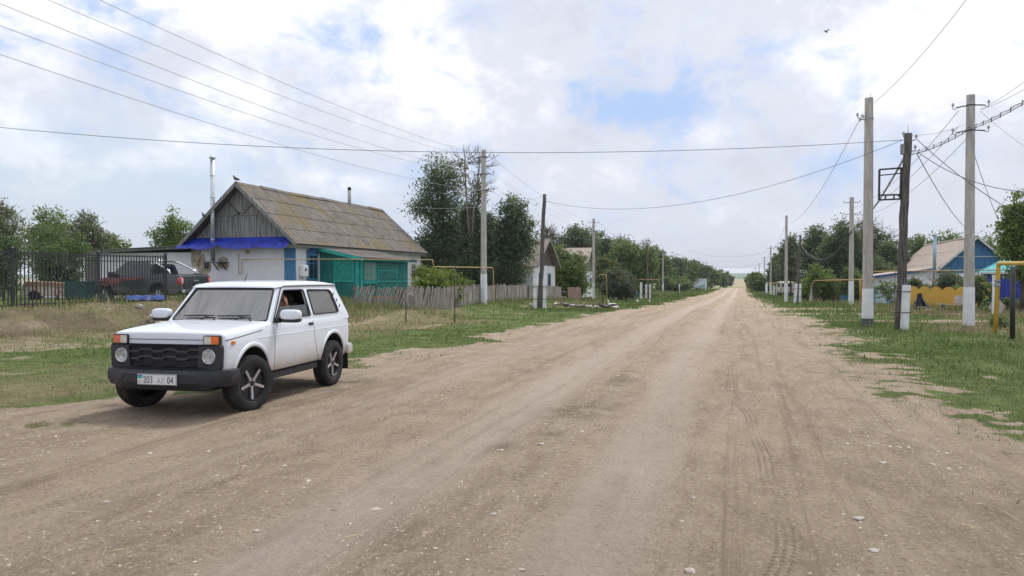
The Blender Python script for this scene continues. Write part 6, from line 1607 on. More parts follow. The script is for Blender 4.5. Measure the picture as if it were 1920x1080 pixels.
def pickup():
    # origin at rear, x forward; rear-left corner matches the photo
    x, y = -13.6, 31.0; z = .57
    th = math.atan2(.342, -.94)
    f = Vector((math.cos(th), math.sin(th), 0)); l = Vector((-math.sin(th), math.cos(th), 0))      # left side faces us
    c = Vector((x, y, z)) - l * .90
    r = empty('pickup_truck', c, th, 'dark grey double-cab pickup with chrome roll bar behind the fence', 'pickup truck')
    # lower body
    body = prism_body('body', [(.0, .50), (.02, 1.12), (.10, 1.20), (1.55, 1.20), (1.60, 1.10), (3.75, 1.10), (4.75, 1.00), (5.0, .90), (5.05, .50), (4.9, .42), (.15, .42)], .90, [M_['pickgrey'], M_['int']], r, .035, None, ((1.15, .40, .46), (4.12, .40, .46)))
    mb = MB(); mb.box((.80, 0, 1.13), (1.42, 1.56, .16)); mb.build('load_bed', M_['int'], r)
    inset = lambda z: max(0, (z - 1.08)) * .36
    cab = prism_body('cab', [(1.62, 1.06), (1.74, 1.62), (1.86, 1.74), (2.2, 1.79), (3.0, 1.78), (3.22, 1.72), (3.95, 1.08)], .87, [M_['pickgrey']], r, .03, inset)
    def cabglass(poly, sg):
        mb = MB(); mb.plate(poly, [], lambda u, v, w: Vector((u, sg * (.872 - inset(v) + .004 - w), v)), .012); mb.build('side_window', M_['glassd'], cab)
    for sg in (1, -1):
        cabglass(rounded([(1.76, 1.16), (1.86, 1.64), (2.42, 1.66), (2.45, 1.16)], .05, 3), sg); cabglass(rounded([(2.55, 1.16), (2.52, 1.66), (3.10, 1.64), (3.62, 1.16)], .05, 3), sg)
        mb = MB(); mb.plate(rounded([(2.0, 1.0), (2.0, 1.095), (4.45, 1.02), (4.55, .80), (3.95, .72), (3.55, .78), (3.1, .95)], .03, 3), [], lambda u, v, w: Vector((u, sg * (.903 - w), v)), .006); mb.build('red_band', M_['pickred'], body)  # thin red plate laid over upper doors and front wing
        for hx in (2.2, 3.05): mb = MB(); mb.box((hx, sg * .915, 1.0), (.20, .03, .035)); mb.build('door_handle', M_['iron'], body, bevel=.008)
        mb = MB(); mb.rbox((3.62, sg * 1.0, 1.22), (.16, .24, .22), 4); mb.tube([(3.6, sg * .86, 1.14), (3.62, sg * .96, 1.16)], .03, 6); mb.build('mirror', M_['iron'], cab, recalc=False)
        mb = MB(); mb.tube([(1.70, sg * .62, 1.72), (1.58, sg * .66, 1.74), (1.20, sg * .70, 1.58), (.70, sg * .74, 1.36), (.62, sg * .76, 1.20)], .040, 10); mb.build('roll_bar_leg', M_['chrome'], r, recalc=False)
        mb = MB(); mb.rbox((.06, sg * .80, .93), (.20, .22, .30), 5); mb.build('tail_light', M_['taillens'], body, recalc=False)
        mb = MB(); mb.rbox((.0, sg * .80, .93), (.12, .10, .22), 5); mb.build('white_lens', M_['white_lens'], body, recalc=False)
        for xx in (1.15, 4.12):
            mb = MB(); pp = [Vector((xx + .49 * math.cos(R(a)), sg * .905, .40 + .49 * math.sin(R(a)))) for a in range(-5, 186, 12)]; mb.tube(pp, .045, 8, flat=.6, up=(0, 1, 0)); mb.build('wheel_arch_flare', M_['plast'], body, recalc=False)
            simple_wheel(r, xx, sg * .78, sg)
    mb = MB(); mb.tube([(1.66, -.62, 1.72), (1.62, -.3, 1.78), (1.62, .3, 1.78), (1.66, .62, 1.72)], .040, 10); mb.build('roll_bar', M_['chrome'], r, recalc=False)
    mb = MB(); mb.plate(rounded([(-.60, 1.22), (-.52, 1.66), (.52, 1.66), (.60, 1.22)], .06, 3), [], lambda u, v, w: Vector((1.645 + (v - 1.1) * .20 + w - .014, u, v)), .01); mb.build('rear_window', M_['glassd'], cab)
    mb = MB(); mb.plate(rounded([(-.70, 1.14), (-.58, 1.68), (.58, 1.68), (.70, 1.14)], .06, 3), [], lambda u, v, w: Vector((3.93 - (v - 1.08) * 1.14 + w + .004, u, v)), .01); mb.build('windscreen', M_['glassd'], cab)
    mb = MB(); mb.box((-.008, 0, .86), (.02, 1.36, .50)); mb.build('tailgate', M_['pickgrey'], body, bevel=.01)
    mb = MB(); mb.box((-.10, 0, .52), (.20, 1.66, .14)); mb.build('rear_bumper', M_['chrome'], r, bevel=.04)
    mb = MB(); mb.box((-.03, 0, .95), (.02, .26, .07)); mb.build('tailgate_handle', M_['chrome'], body, bevel=.01)
    mb = MB(); mb.box((2.6, 0, .38), (4.2, 1.2, .16)); mb.build('chassis', M_['int'], r)
M_['taillens'] = mat('red_tail_lens', (.55, .03, .04), .2, coat=.5)
pickup()
# rusty old car shell and a dark green box by the outbuilding
def old_shell():
    x, y, z = at(112, 31.5); r = empty('car_wreck', (x, y, z - .05), R(8), 'rusty white and orange car shell without roof behind the fence', 'car wreck')
    M_['shell'] = mat('chalky_rusty_white', (.62, .58, .52), .8, scale=2.5, dirt=((.42, .18, .08), 2.2, .50)); M_['rusto'] = mat('orange_rust', (.36, .22, .15), .9, var=.3, scale=3)
    b = prism_body('body', [(-1.15, .22), (-1.2, .55), (-1.05, .72), (-.3, .70), (.5, .62), (1.1, .52), (1.2, .40), (1.15, .20)], .62, [M_['shell'], M_['int']], r, .03, None, ((-.72, .16, .27),))
    mb = MB(); mb.plate([(-1.16, .60), (-1.04, .80), (-.3, .78), (.5, .70), (1.12, .60), (1.15, .50), (.4, .55), (-.4, .62)], [], lambda u, v, w: Vector((u, -.64 - w, v)), .03); mb.build('rusty_flank', M_['rusto'], b)
    mb = MB(); mb.box((0, 0, .74), (1.6, 1.1, .05), (0, R(3), 0)); mb.build('rusty_floor', M_['rusto'], b)
    mb = MB(); mb.lathe([(0, -.1), (.22, -.1), (.24, 0), (.22, .1), (0, .1)], Matrix.Translation((-.72, -.5, .2)) @ Matrix.Rotation(PI / 2, 4, 'X'), 20); mb.build('wheel', M_['tyre'], r, recalc=False)
    mb = MB(); mb.lathe([(0, -.1), (.22, -.1), (.24, 0), (.22, .1), (0, .1)], Matrix.Translation((.75, -.5, .2)) @ Matrix.Rotation(PI / 2, 4, 'X'), 20); mb.build('wheel', M_['tyre'], r, recalc=False)
    x, y, z = at(150, 31.0); r = empty('storage_box', (x, y, z), R(6), 'dark green steel box beside the rusty car shell', 'box')
    mb = MB(); mb.box((0, 0, .38), (.92, .7, .66)); g = mb.build('box', mat('dark_green_enamel', (.008, .065, .06), .5, var=.3, scale=3), r, bevel=.02)
    mb = MB(); mb.box((0, 0, .735), (.97, .75, .05)); mb.build('lid', mat('dark_green_lid', (.012, .085, .078), .5), g, bevel=.01)
    for sx in (-.36, .36): mb = MB(); mb.box((sx, -.2, .0), (.08, .3, .10)); mb.build('foot', M_['iron'], g)
old_shell()

# ------------------------------------------------------------------ picket fences
def picket_fence(name, a, b, h, label, lean=0, sp=.105, gap=0.0, z=None, w=.075, m='picket', seed=1, posts=True, taperlean=None, group='grey picket fences'):
    """a, b = (s, t) ends"""
    x0, y0 = XY(*a); x1, y1 = XY(*b); L_ = math.hypot(x1 - x0, y1 - y0); an = math.atan2(y1 - y0, x1 - x0)
    z0 = float(gz(x0, y0)); r = empty(name, (x0, y0, z0), an, label, 'fence', group); rg = random.Random(seed)
    def gr(u): return float(gz(x0 + (x1 - x0) * u / L_, y0 + (y1 - y0) * u / L_)) - z0
    mb = MB(); n = int(L_ / sp)
    for k in range(n):
        if rg.random() < gap: continue
        u = (k + .5) * sp; ln = (taperlean(u / L_) if taperlean else lean) + rg.uniform(-.05, .05); hh = h * rg.uniform(.90, 1.06); zb = gr(u) - .03
        c = Vector((u + math.sin(ln) * hh / 2, rg.uniform(-.02, .02), zb + math.cos(ln) * hh / 2)); mb.box(c, (w * rg.uniform(.8, 1.1), .02, hh), Euler((rg.uniform(-.04, .04), ln, 0)).to_matrix())
    mb.build('pickets', M_[m], r)
    for zz in (.28, .74):
        mb = MB(); k = max(2, int(L_ / 1.2))
        for i in range(k):
            u0, u1 = L_ * i / k, L_ * (i + 1) / k; mb.bar((u0, .035, gr(u0) + h * zz), (u1, .035, gr(u1) + h * zz), .03, .06)
        mb.build('rail', M_['oldwood'], r)
    if posts:
        for i in range(int(L_ / 2.4) + 1):
            u = min(L_ - .1, .1 + i * 2.4); mb = MB(); mb.box((u, .10, gr(u) + h * .42), (.10, .10, h * 1.0)); mb.build('post', M_['oldwood'], r)
    return r
picket_fence('picket_fence', (29.1, -15.95), (28.4, -13.3), .98, 'collapsing section of grey picket fence leaning in front of the teal porch', lean=.42, sp=.125, gap=.08, w=.065, seed=4)
picket_fence('picket_fence', (28.4, -13.3), (30.7, -11.85), .98, 'solid leaning section of grey picket fence below the yellow-green bush', lean=.20, sp=.082, seed=5, taperlean=lambda q: .30 - .22 * q)
picket_fence('picket_fence', (31.3, -12.2), (39.6, -12.9), .95, 'weathered picket fence behind the white-painted pole foot', lean=.02, sp=.082, seed=6)
picket_fence('picket_fence', (39.7, -12.9), (46.5, -13.0), 1.0, 'long grey picket fence before the whitewashed second house', lean=-.02, sp=.10, seed=7)
picket_fence('picket_fence', (47, -13.0), (57, -13.2), 1.05, 'grey picket fence right behind the leaning wooden pole', lean=0, sp=.10, seed=8)
# bench with bricks behind the collapsing fence
x, y, z = at(722, 33.5); r = empty('brick_stack', (x, y, z), -RA, 'low stack of orange bricks and boards behind the collapsing pickets', 'bricks')
mb = MB(); rg = random.Random(9)
for i in range(7):
    for j in range(4): mb.box((-.8 + .26 * i + rg.uniform(-.02, .02), rg.uniform(-.03, .03), .05 + .085 * j), (.24, .12, .075), (0, 0, rg.uniform(-.1, .1)))
mb.build('brick', mat('orange_brick', (.36, .15, .09), .9, var=.25, scale=4), r, bevel=.006) if False else None
for j in range(1):
    m2 = MB()
    for i in range(4): m2.box((-.4 + .26 * i, rg.uniform(-.03, .03), .40 + .085 * j if j else .40), (.24, .12, .075), (0, 0, rg.uniform(-.1, .1)))
    m2.build('brick_course', mat('orange_brick', (.36, .15, .09), .9, var=.25, scale=4), r, bevel=.006)
m2 = MB(); m2.box((0, 0, .33), (2.1, .35, .05)); m2.box((-.8, 0, .15), (.12, .3, .32)); m2.box((.8, 0, .15), (.12, .3, .32)); m2.build('board', M_['oldwood'], r)

# ------------------------------------------------------------------ ochre gas pipe, left
def pipe(name, pts, r_, m, label, posts=(), group=None, postm='iron', cat='gas pipe'):
    p0 = Vector(pts[0]); rt = empty(name, p0, 0, label, cat, group)
    # soften corners
    q = [Vector(pts[0])]
    for a, b, c in zip(pts[:-2], pts[1:-1], pts[2:]):
        a, b, c = Vector(a), Vector(b), Vector(c); d = min(.12, (a - b).length * .4, (c - b).length * .4); p1 = b + (a - b).normalized() * d; p2 = b + (c - b).normalized() * d
        for j in range(5): w = j / 4; q.append((p1 * (1 - w) + b * w) * (1 - w) + (b * (1 - w) + p2 * w) * w)
    q.append(Vector(pts[-1])); mb = MB(); mb.tube([v - p0 for v in q], r_, 8); mb.build('pipe', M_[m], rt, recalc=False)
    for x, y, zt in posts:
        zb = float(gz(x, y)); mb = MB(); mb.tube([Vector((x, y, zb - .1)) - p0, Vector((x, y, zt)) - p0], .018, 8); mb.build('support_post', M_[postm], rt, recalc=False)
    return rt
def gp(px, Y, py=None): return Vector((P(px, 519, Y)[0], Y, H(py, Y) if py else 0))
hy = Matrix.LocRotScale(HA.location, HA.rotation_euler, None)
A_ = [hy @ Vector((-3.05, -.06, 2.25)), hy @ Vector((-3.05, -.08, 1.35)), hy @ Vector((-2.85, -.08, 1.35)), hy @ Vector((-2.85, -.10, 2.0)), Vector(P(640, 486, 31.0)), Vector(P(812, 487, 27.0)), Vector(P(812, 500, 27.0)), Vector(P(925, 502, 29.2)), Vector((P(925, 502, 29.2)[0], 29.2, float(gz(P(925, 502, 29.2)[0], 29.2)) - .05))]
pipe('gas_pipe', A_, .018, 'gas', 'ochre gas pipe running from the farmhouse gable past the porch to the roadside', [(P(761, 519, 26.8)[0], 26.8, H(540, 26.8)), (P(846, 519, 26.6)[0] + .05, 27.6, H(500, 27.6))])
pipe('gas_pipe', [P(1124, 515, 47), P(1137, 515, 46), (P(1139, 519, 46)[0], 46, float(gz(P(1139, 519, 46)[0], 46)))], .024, 'gas', 'short ochre riser pipe standing behind the geese', [(P(1130, 519, 50)[0], 50, H(517, 50))])
pipe('gas_pipe', [P(1186, 524, 84), P(1236, 524, 84), P(1238, 547, 84)], .03, 'gas', 'thin ochre pipe between the wooden pole and the hedge', [(P(1200, 519, 84)[0], 84, H(524, 84))])

# ------------------------------------------------------------------ second and third houses
def side_house(name, s, t, w, dep, hw, hr, z, label, roofm='roofC', wallm='plaster', gm='polewood'):
    """gable faces the road, ridge runs away from it"""
    r = road_empty(name, s, t, z, label, 'house'); mb = MB()
    mb.box((-.15, w / 2, hw / 2), (.3, w, hw)); mb.box((-dep / 2, .15, hw / 2), (dep - .6, .3, hw)); mb.box((-dep / 2, w - .15, hw / 2), (dep - .6, .3, hw)); mb.box((-dep + .15, w / 2, hw / 2), (.3, w, hw)); wl = mb.build('wall', M_[wallm], r)
    mb = MB(); mb.plate([(0, hw), (w, hw), (w / 2, hr - .08)], [], lambda u, v, q: Vector((-.02 - q, u, v)), .05); mb.build('gable', M_[gm], r)
    mb = MB(); ov = .35
    for (ya, yb) in ((-ov, w / 2), (w + ov, w / 2)):
        n = 40
        za = hw - .10
        for off in (0, -.06):
            rows = []
            for i in range(n * 2 + 1):
                x = .40 - (dep + .6) * i / (n * 2); dz = (.02 * (-1) ** i if off == 0 else 0) + off; rows.append([(x, ya, za + dz), (x, ya + (yb - ya) * .5, za + (hr - za) * .5 + dz), (x, yb, hr + dz)])
            mb.grid(rows, 0, False)
    rf = mb.build('roof', M_[roofm], r, recalc=False)
    for ya in (-ov, w + ov): mb = MB(); mb.bar((.42, ya, hw - .16), (.42, w / 2, hr - .06), .04, .14); mb.build('barge_board', M_['boards'], rf)
    for y_ in (w * .3, w * .7):
        mb = MB(); mb.box((.02, y_, hw * .55), (.06, .8, 1.1)); wi = mb.build('window', M_['blue'], wl, bevel=.01); mb = MB(); mb.box((.06, y_, hw * .55), (.02, .56, .85)); mb.build('pane', M_['darkglass'], wi); mb = MB(); mb.box((.075, y_, hw * .55), (.015, .04, .85)); mb.build('glazing_bar', M_['blue'], wi)
    mb = MB(); mb.box((-2.2, -.02, hw * .52), (.85, .05, 1.1)); wi = mb.build('window', M_['white'], wl, bevel=.01); mb = MB(); mb.box((-2.2, -.05, hw * .52), (.6, .02, .85)); mb.build('pane', M_['darkglass'], wi)
    mb = MB(); mb.box((-5.0, w / 2, hr + .3), (.5, .5, .9)); mb.build('chimney', M_['plaster'], rf)
    return r
side_house('cottage', 51.2, -13.9, 6.6, 9, 2.45, 4.45, .05, 'whitewashed cottage with dark open gable behind the leaning wooden pole')
side_house('cottage', 75.8, -15.4, 6.4, 9, 2.7, 5.2, -.45, 'cottage showing only a pale roof above the rounded green bush', roofm='roofB', gm='boards')
# propped board panel, leaning scraps, barrel
x, y, z = at(1077, 60); r = empty('board_panel', (x, y, z), R(-10), 'reddish panel of planks propped upright in the weeds', 'panel')
mb = MB()
for k in range(7): mb.box((-.45 + .15 * k, 0, .50 + .02 * (k % 3)), (.14, .03, .98 + .04 * (k % 2)), (R(-8), R(-2), 0))
mb.build('planks', mat('reddish_planks', (.48, .34, .28), .9, scale=3, col2=(.30, .20, .165), stretch=(5, 5, .5)), r); mb = MB(); mb.box((0, .06, .3), (1.0, .04, .08)); mb.box((0, .06, .75), (1.0, .04, .08)); mb.build('batten', M_['oldwood'], r)
picket_fence('broken_fence', (55.5, -13.3), (60.2, -13.9), .85, 'broken low fence scraps left of the reddish plank panel', lean=.15, sp=.17, gap=.25, seed=12, w=.09)
x, y, z = at(1190, 82); r = empty('barrel', (x, y, z), 0, 'blue barrel with a lid at the edge of the grey-brown bush', 'barrel')
mb = MB(); mb.lathe([(0, 0), (.33, 0), (.34, .02), (.33, .28), (.35, .30), (.33, .32), (.33, .60), (.35, .62), (.33, .64), (.33, .90), (.34, .92), (.30, .91), (0, .91)], Matrix.Identity(4), 20); bb = mb.build('drum', mat('blue_barrel_paint', (.03, .12, .40), .5), r, recalc=False); mb = MB(); mb.lathe([(0, .0), (.05, 0), (.05, .03), (0, .03)], Matrix.Translation((.15, 0, .91)), 10); mb.build('bung', M_['iron'], bb, recalc=False)
# roadside board
x, y, z = at(1313, 176); r = empty('roadside_board', (x, y, z), R(2), 'white roadside information board with blue-green picture on its lower half', 'sign')
mb = MB(); mb.box((0, 0, 1.75), (3.1, .08, 2.05)); pn = mb.build('panel', mat('board_pale_print', (.62, .66, .74), .5, var=.06), r, bevel=.01)
mb = MB(); mb.plate([(-1.0, .85), (1.35, .85), (1.35, 1.35), (.9, 1.45), (.2, 1.2), (-.5, 1.05)], [], lambda u, v, w: Vector((u, -.045 - w, v)), .006); mb.build('printed_picture', mat('board_green_print', (.10, .32, .30), .5, var=.3, scale=1), pn)
mb = MB(); mb.box((0, -.046, 2.45), (2.6, .008, .25)); mb.build('printed_band', mat('board_blue_print', (.40, .48, .66), .5), pn)
for sx in (-1.2, 1.2): mb = MB(); mb.box((sx, .06, .35), (.09, .09, 1.1)); mb.build('leg', M_['steel'], r)

# ------------------------------------------------------------------ geese and ducks
M_['featherw'] = mat('white_feathers', (.62, .60, .56), .8); M_['featherb'] = mat('dark_feathers', (.05, .048, .045), .7); M_['featherg'] = mat('grey_brown_feathers', (.26, .23, .20), .8, scale=14, col2=(.14, .12, .10)); M_['bill'] = mat('orange_bill', (.55, .20, .05), .5)
def goose(px, Y, rz, s, label, bodym, wingm, neck=1.0, graze=False, headm=None, group='geese and ducks grazing on the verge', name='goose'):
    x, y, z = at(px, Y); r = empty(name, (x, y, z), rz, label, 'goose' if name == 'goose' else 'duck', group); s *= .86
    if graze: nk = [(.22, 0, .36), (.32, 0, .36), (.42, 0, .26), (.48, 0, .12), (.50, 0, .05)]
    else: nk = [(.22, 0, .36), (.30, 0, .42), (.30, 0, .42 + .16 * neck), (.31, 0, .42 + .27 * neck), (.34, 0, .44 + .32 * neck)]
    pts = [(-.36, 0, .34), (-.28, 0, .32), (-.12, 0, .30), (.06, 0, .30)] + nk; rd = [.015, .07, .135, .14, .10, .055, .038, .036, .045]
    mb = MB(); mb.tube([Vector(p) * s for p in pts], [q * s for q in rd], 10); b = mb.build('body', M_[bodym], r, recalc=False)
    hd = Vector(nk[-1]); d = Vector((.10, 0, -.05)) if not graze else Vector((.04, 0, -.05))
    mb = MB(); mb.tube([hd * s, (hd + d * .5) * s, (hd + d) * s], [.045 * s, .030 * s, .012 * s], 8); mb.build('bill', M_['bill'], b, recalc=False)
    for sg in (-1, 1):
        mb = MB(); mb.tube([Vector((-.38, sg * .05, .36)) * s, Vector((-.2, sg * .115, .34)) * s, Vector((0, sg * .135, .33)) * s, Vector((.14, sg * .10, .33)) * s], [.01 * s, .06 * s, .085 * s, .03 * s], 8, flat=.9); mb.build('wing', M_[wingm], r, recalc=False)
        mb = MB(); mb.tube([Vector((.0, sg * .06, .2)) * s, Vector((.01, sg * .06, .0)) * s, Vector((.08, sg * .06, .0)) * s], .012 * s, 5); mb.build('leg', M_['bill'], r, recalc=False)
GO = [(1060, 41.5, 2.9, .95, 'tall grey goose with raised neck at the left end of the flock', 'featherg', 'featherg', 1.1, False, 'goose'),
      (1075, 41.3, .1, .75, 'grey goose just right of the raised-neck one', 'featherg', 'featherw', .5, False, 'goose'),
      (1084, 40.8, 3.0, .65, 'small brownish grazing duck in the middle of the flock', 'featherg', 'featherg', 1, True, 'duck'),
      (1091, 41.6, .2, .70, 'upright brown duck behind the grazing ones', 'featherg', 'featherg', .6, False, 'duck'),
      (1097, 42.0, 2.8, .66, 'brown duck facing left near the flock centre', 'featherg', 'featherw', .6, False, 'duck'),
      (1104, 40.2, .3, .60, 'small pale duck with a white breast, flock centre front', 'featherw', 'featherg', .5, False, 'duck'),
      (1119, 39.9, 2.9, .60, 'white grazing duck in a gap right of centre', 'featherw', 'featherg', 1, True, 'duck'),
      (1131, 41.0, 3.0, .80, 'black duck left of the black and white one', 'featherb', 'featherb', .5, False, 'duck'),
      (1138, 40.3, .2, .70, 'dark grazing duck at the right of the flock', 'featherb', 'featherg', 1, True, 'duck'),
      (1149, 40.4, 3.0, .95, 'large white duck with black wings, rightmost and brightest', 'featherw', 'featherb', .7, False, 'duck'),
      (1154, 39.4, .4, .62, 'small white duck in front of the rightmost one', 'featherw', 'featherw', 1, True, 'duck'),
      (1041, 43.2, 1.2, .75, 'white duck with black wings standing alone right of the stubs', 'featherw', 'featherb', .4, False, 'duck'),
      (999, 41.4, 2.9, .60, 'pale duck at the foot of the left white stub', 'featherw', 'featherg', .4, False, 'duck'),
      (1195, 58, 1.4, .65, 'lone white duck beyond the riser pipe', 'featherw', 'featherw', .6, False, 'duck'),
      (1218, 57, 1.4, .65, 'lone yellowish-white duck near the two stubs', 'featherw', 'featherg', .6, False, 'duck')]
for px, Y, rz, s, lab, bm_, wm, nk, gz_, nm in GO: goose(px, Y, rz, s, lab, bm_, wm, nk, gz_, name=nm)
# ------------------------------------------------------------------ right side of the street
M_['turqroof'] = mat('turquoise_metal_roof', (.06, .40, .44), .75, var=.12, scale=2)
M_['bluesheet'] = mat('royal_blue_metal_sheet', (.018, .045, .36), .4, var=.2, scale=1.5)
M_['bluegable'] = mat('blue_gable_boards', (.045, .20, .42), .75, scale=2.2, col2=(.03, .12, .25), stretch=(6, 6, .5), bump=.008, dirt=((.16, .28, .36), 2.5, .60))
M_['fasc'] = mat('white_fascia', (.55, .55, .56), .7, var=.1)
def blue_house():
    S0, T0, z0 = 71.6, 15.6, -.62
    r = road_empty('blue_gabled_house', S0, T0, z0, 'white house with blue gable boards and pale asbestos roof on the right', 'house')
    Wd, Ln, HW, HR = 6.4, 18.0, 2.65, 5.62
    mb = MB(); mb.box((Wd / 2, .15, HW / 2), (Wd, .3, HW)); mb.box((Wd / 2, Ln - .15, HW / 2), (Wd, .3, HW)); mb.box((.15, Ln / 2, HW / 2), (.3, Ln - .6, HW)); mb.box((Wd - .15, Ln / 2, HW / 2), (.3, Ln - .6, HW)); w = mb.build('wall', M_['plaster'], r)
    mb = MB(); n = 34; rg = random.Random(2)
    for k in range(n):
        x = Wd * (k + .5) / n; d = min(x, Wd - x); h = min(d * (HR - HW) / (Wd / 2) + .05, 1.35)
        if h > .08: mb.box((x, -.03, HW - .02 + h / 2), (Wd / n - .012, .03, h))
    for k in range(10):
        zz = HW + 1.36 + .15 * (k + .5); hw = (HR - zz - .1) / (HR - HW) * Wd / 2
        if hw > .05: mb.box((Wd / 2, -.035, zz), (2 * hw, .03, .14))
    mb.build('gable_boards', M_['bluegable'], r)
    mb = MB(); mb.box((Wd / 2, -.06, HW + 1.34), (3.4, .03, .06)); mb.build('gable_rail', M_['fasc'], r)
    mb = MB(); wavy_sheet(mb, -.4, HW - .35, Wd / 2, HR, -.45, Ln + .3, pitch=.22, amp=.022, seed=3, nx=3, n_per=4); wavy_sheet(mb, Wd + .4, HW - .35, Wd / 2, HR, -.45, Ln + .3, pitch=.22, amp=.022, seed=3, nx=3, n_per=4); rf = mb.build('roof', M_['roofB'], r, recalc=False)
    mb = MB()
    for xa in (-.4, Wd + .4): mb.add([(xa, -.4, HW - .42), (xa, Ln + .25, HW - .42), (Wd / 2, Ln + .25, HR - .07), (Wd / 2, -.4, HR - .07)], [(0, 1, 2, 3)])
    mb.build('roof_underlay', M_['polewood'], rf, recalc=False)
    for xa in (-.42, Wd + .42): mb = MB(); mb.bar((xa, -.46, HW - .44), (Wd / 2, -.46, HR - .06), .03, .15); mb.build('barge_board', M_['fasc'], rf)
    mb = MB(); mb.tube([(Wd / 2, -.4, HR + .03), (Wd / 2, Ln + .2, HR + .03)], .09, 8); mb.build('ridge_cap', M_['roofB'], rf, recalc=False)
    for y in (3, 7, 11):
        mb = MB(); mb.box((-.02, y, 1.4), (.06, 1.0, 1.2)); wi = mb.build('window', M_['blue'], w, bevel=.01); mb = MB(); mb.box((-.055, y, 1.4), (.02, .8, 1.0)); mb.build('pane', M_['darkglass'], wi); mb = MB(); mb.box((-.07, y, 1.4), (.015, .04, 1.0)); mb.build('glazing_bar', M_['white'], wi)
    # white annex with blue-edged lean-to roof
    a = road_empty('annex', 71.3, 10.6, z0, 'low white annex with blue-edged lean-to roof, joined to the blue-gabled house', 'shed')
    mb = MB(); mb.plate([(0, 0), (4.95, 0), (4.95, 2.95), (0, 2.25)], [], lambda u, v, q: Vector((u, q, v)), .25); mb.plate([(0, 0), (4.95, 0), (4.95, 2.95), (0, 2.25)], [], lambda u, v, q: Vector((u, 7.0 + q, v)), .25); mb.box((.12, 3.6, 1.12), (.24, 6.7, 2.24)); aw = mb.build('wall', M_['plaster'], a)
    mb = MB(); mb.bar((-.35, 3.6, 2.24), (5.2, 3.6, 3.02), 8.0, .05) if False else None
    v = [(-.4, -.35, 2.24), (5.0, -.35, 3.00), (5.0, 7.5, 3.00), (-.4, 7.5, 2.24)]
    mb = MB(); mb.add(v + [(x, y, z + .06) for x, y, z in v], [(3, 2, 1, 0), (4, 5, 6, 7), (0, 1, 5, 4), (1, 2, 6, 5), (2, 3, 7, 6), (3, 0, 4, 7)]); ar = mb.build('roof', M_['roofB'], a)
    mb = MB(); mb.bar((-.4, -.37, 2.18), (5.0, -.37, 2.94), .03, .16); mb.build('fascia', M_['blue2'], ar)
    mb = MB(); mb.box((3.4, -.03, 1.35), (1.0, .06, 1.25)); wi = mb.build('window', M_['blue'], aw, bevel=.01); mb = MB(); mb.box((3.4, -.07, 1.35), (.74, .02, 1.0)); mb.build('pane', M_['darkglass'], wi); mb = MB(); mb.box((3.4, -.085, 1.35), (.04, .014, 1.0)); mb.box((3.4, -.084, 1.55), (.74, .012, .04)); mb.build('glazing_bar', M_['white'], wi)
    mb = MB(); mb.box((.9, -.06, 1.9), (.12, .10, .10)); mb.lathe([(0, 0), (.10, .02), (.03, .12), (0, .12)], Matrix.Translation((.9, -.14, 1.85)), 10); mb.build('wall_lamp', M_['iron'], aw, recalc=False)
blue_house()
# tall blue-grey flue in the yard
x, y, z = at(1749, 50); r = empty('yard_flue', (x, y, z), 0, 'pale blue flue on a thin rusty support behind the yellow fence', 'flue')
tp_ = Vector(P(1753, 441, 50)) - Vector((x, y, z)); md_ = Vector(P(1752, 509, 50)) - Vector((x, y, z))
mb = MB(); mb.tube([md_, tp_], .10, 12); f = mb.build('flue', mat('pale_blue_flue', (.34, .48, .60), .45, metal=.3), r, recalc=False); mb = MB(); mb.lathe([(.10, -.02), (.15, 0), (.15, .05), (0, .07)], Matrix.Translation(tp_), 12); mb.build('cowl', M_['galv'], f, recalc=False)
mb = MB(); mb.tube([(-.18, 0, 0), md_ + Vector((0, 0, .1))], .045, 8); mb.build('support', M_['rust'], r, recalc=False)
# turquoise pyramid roof over royal-blue sheet fence/garage
def garage():
    x, y, z = at(1842, 46); an = -R(31)
    r = empty('blue_shed', (x, y, z), an, 'royal blue metal-sheet shed with turquoise hipped roof at right', 'shed')
    W_, D_, Hh = 3.1, 4.0, 2.22
    mb = MB(); n = 60
    for (x0, y0, x1, y1) in ((0, 0, W_, 0), (W_, 0, W_, D_), (0, D_, 0, 0), (W_, D_, 0, D_)):
        a, b = Vector((x0, y0, 0)), Vector((x1, y1, 0)); nrm = (b - a).normalized().cross(Vector((0, 0, 1))); rows = []
        for i in range(n + 1):
            p = a.lerp(b, i / n) + nrm * (.02 if (i // 2) % 2 else 0); rows.append([p - Vector((0, 0, .2)), p + Vector((0, 0, Hh))])
        mb.grid(rows, 0, False)
    w = mb.build('wall', M_['bluesheet'], r, recalc=False)
    ap = Vector((W_ / 2 + .25, D_ / 2, Hh + 1.15)); e = .35; c = [Vector((-e, -e, Hh)), Vector((W_ + e, -e, Hh)), Vector((W_ + e, D_ + e, Hh)), Vector((-e, D_ + e, Hh))]
    mb = MB(); mb.add(c + [ap], [(0, 1, 4), (1, 2, 4), (2, 3, 4), (3, 0, 4), (3, 2, 1, 0)])
    rf = mb.build('roof', M_['turqroof'], r)
    for q in c: mb = MB(); mb.tube([q, ap], .035, 6); mb.build('hip_cap', M_['turqroof'], rf, recalc=False)
    for k in range(1, 12):
        b0 = c[0].lerp(c[1], k / 12); t_ = ap; w_ = min(k, 12 - k) / 6.0; top = b0.lerp(Vector((b0.x, ap.y, ap.z)), w_ * .98); mb = MB() if k == 1 else mb; mb.bar(b0 + Vector((0, 0, .02)), top + Vector((0, 0, .02)), .02, .03)
    mb.build('roof_seam', M_['turqroof'], rf)
    mb = MB(); mb.box((W_ / 2, -e - .01, Hh - .04), (W_ + 2 * e, .03, .10)); mb.build('fascia', M_['fasc'], rf)
    mb = MB(); mb.box((.02, -.05, 1.05), (.09, .09, 2.4)); mb.build('corner_post', M_['fasc'], r)
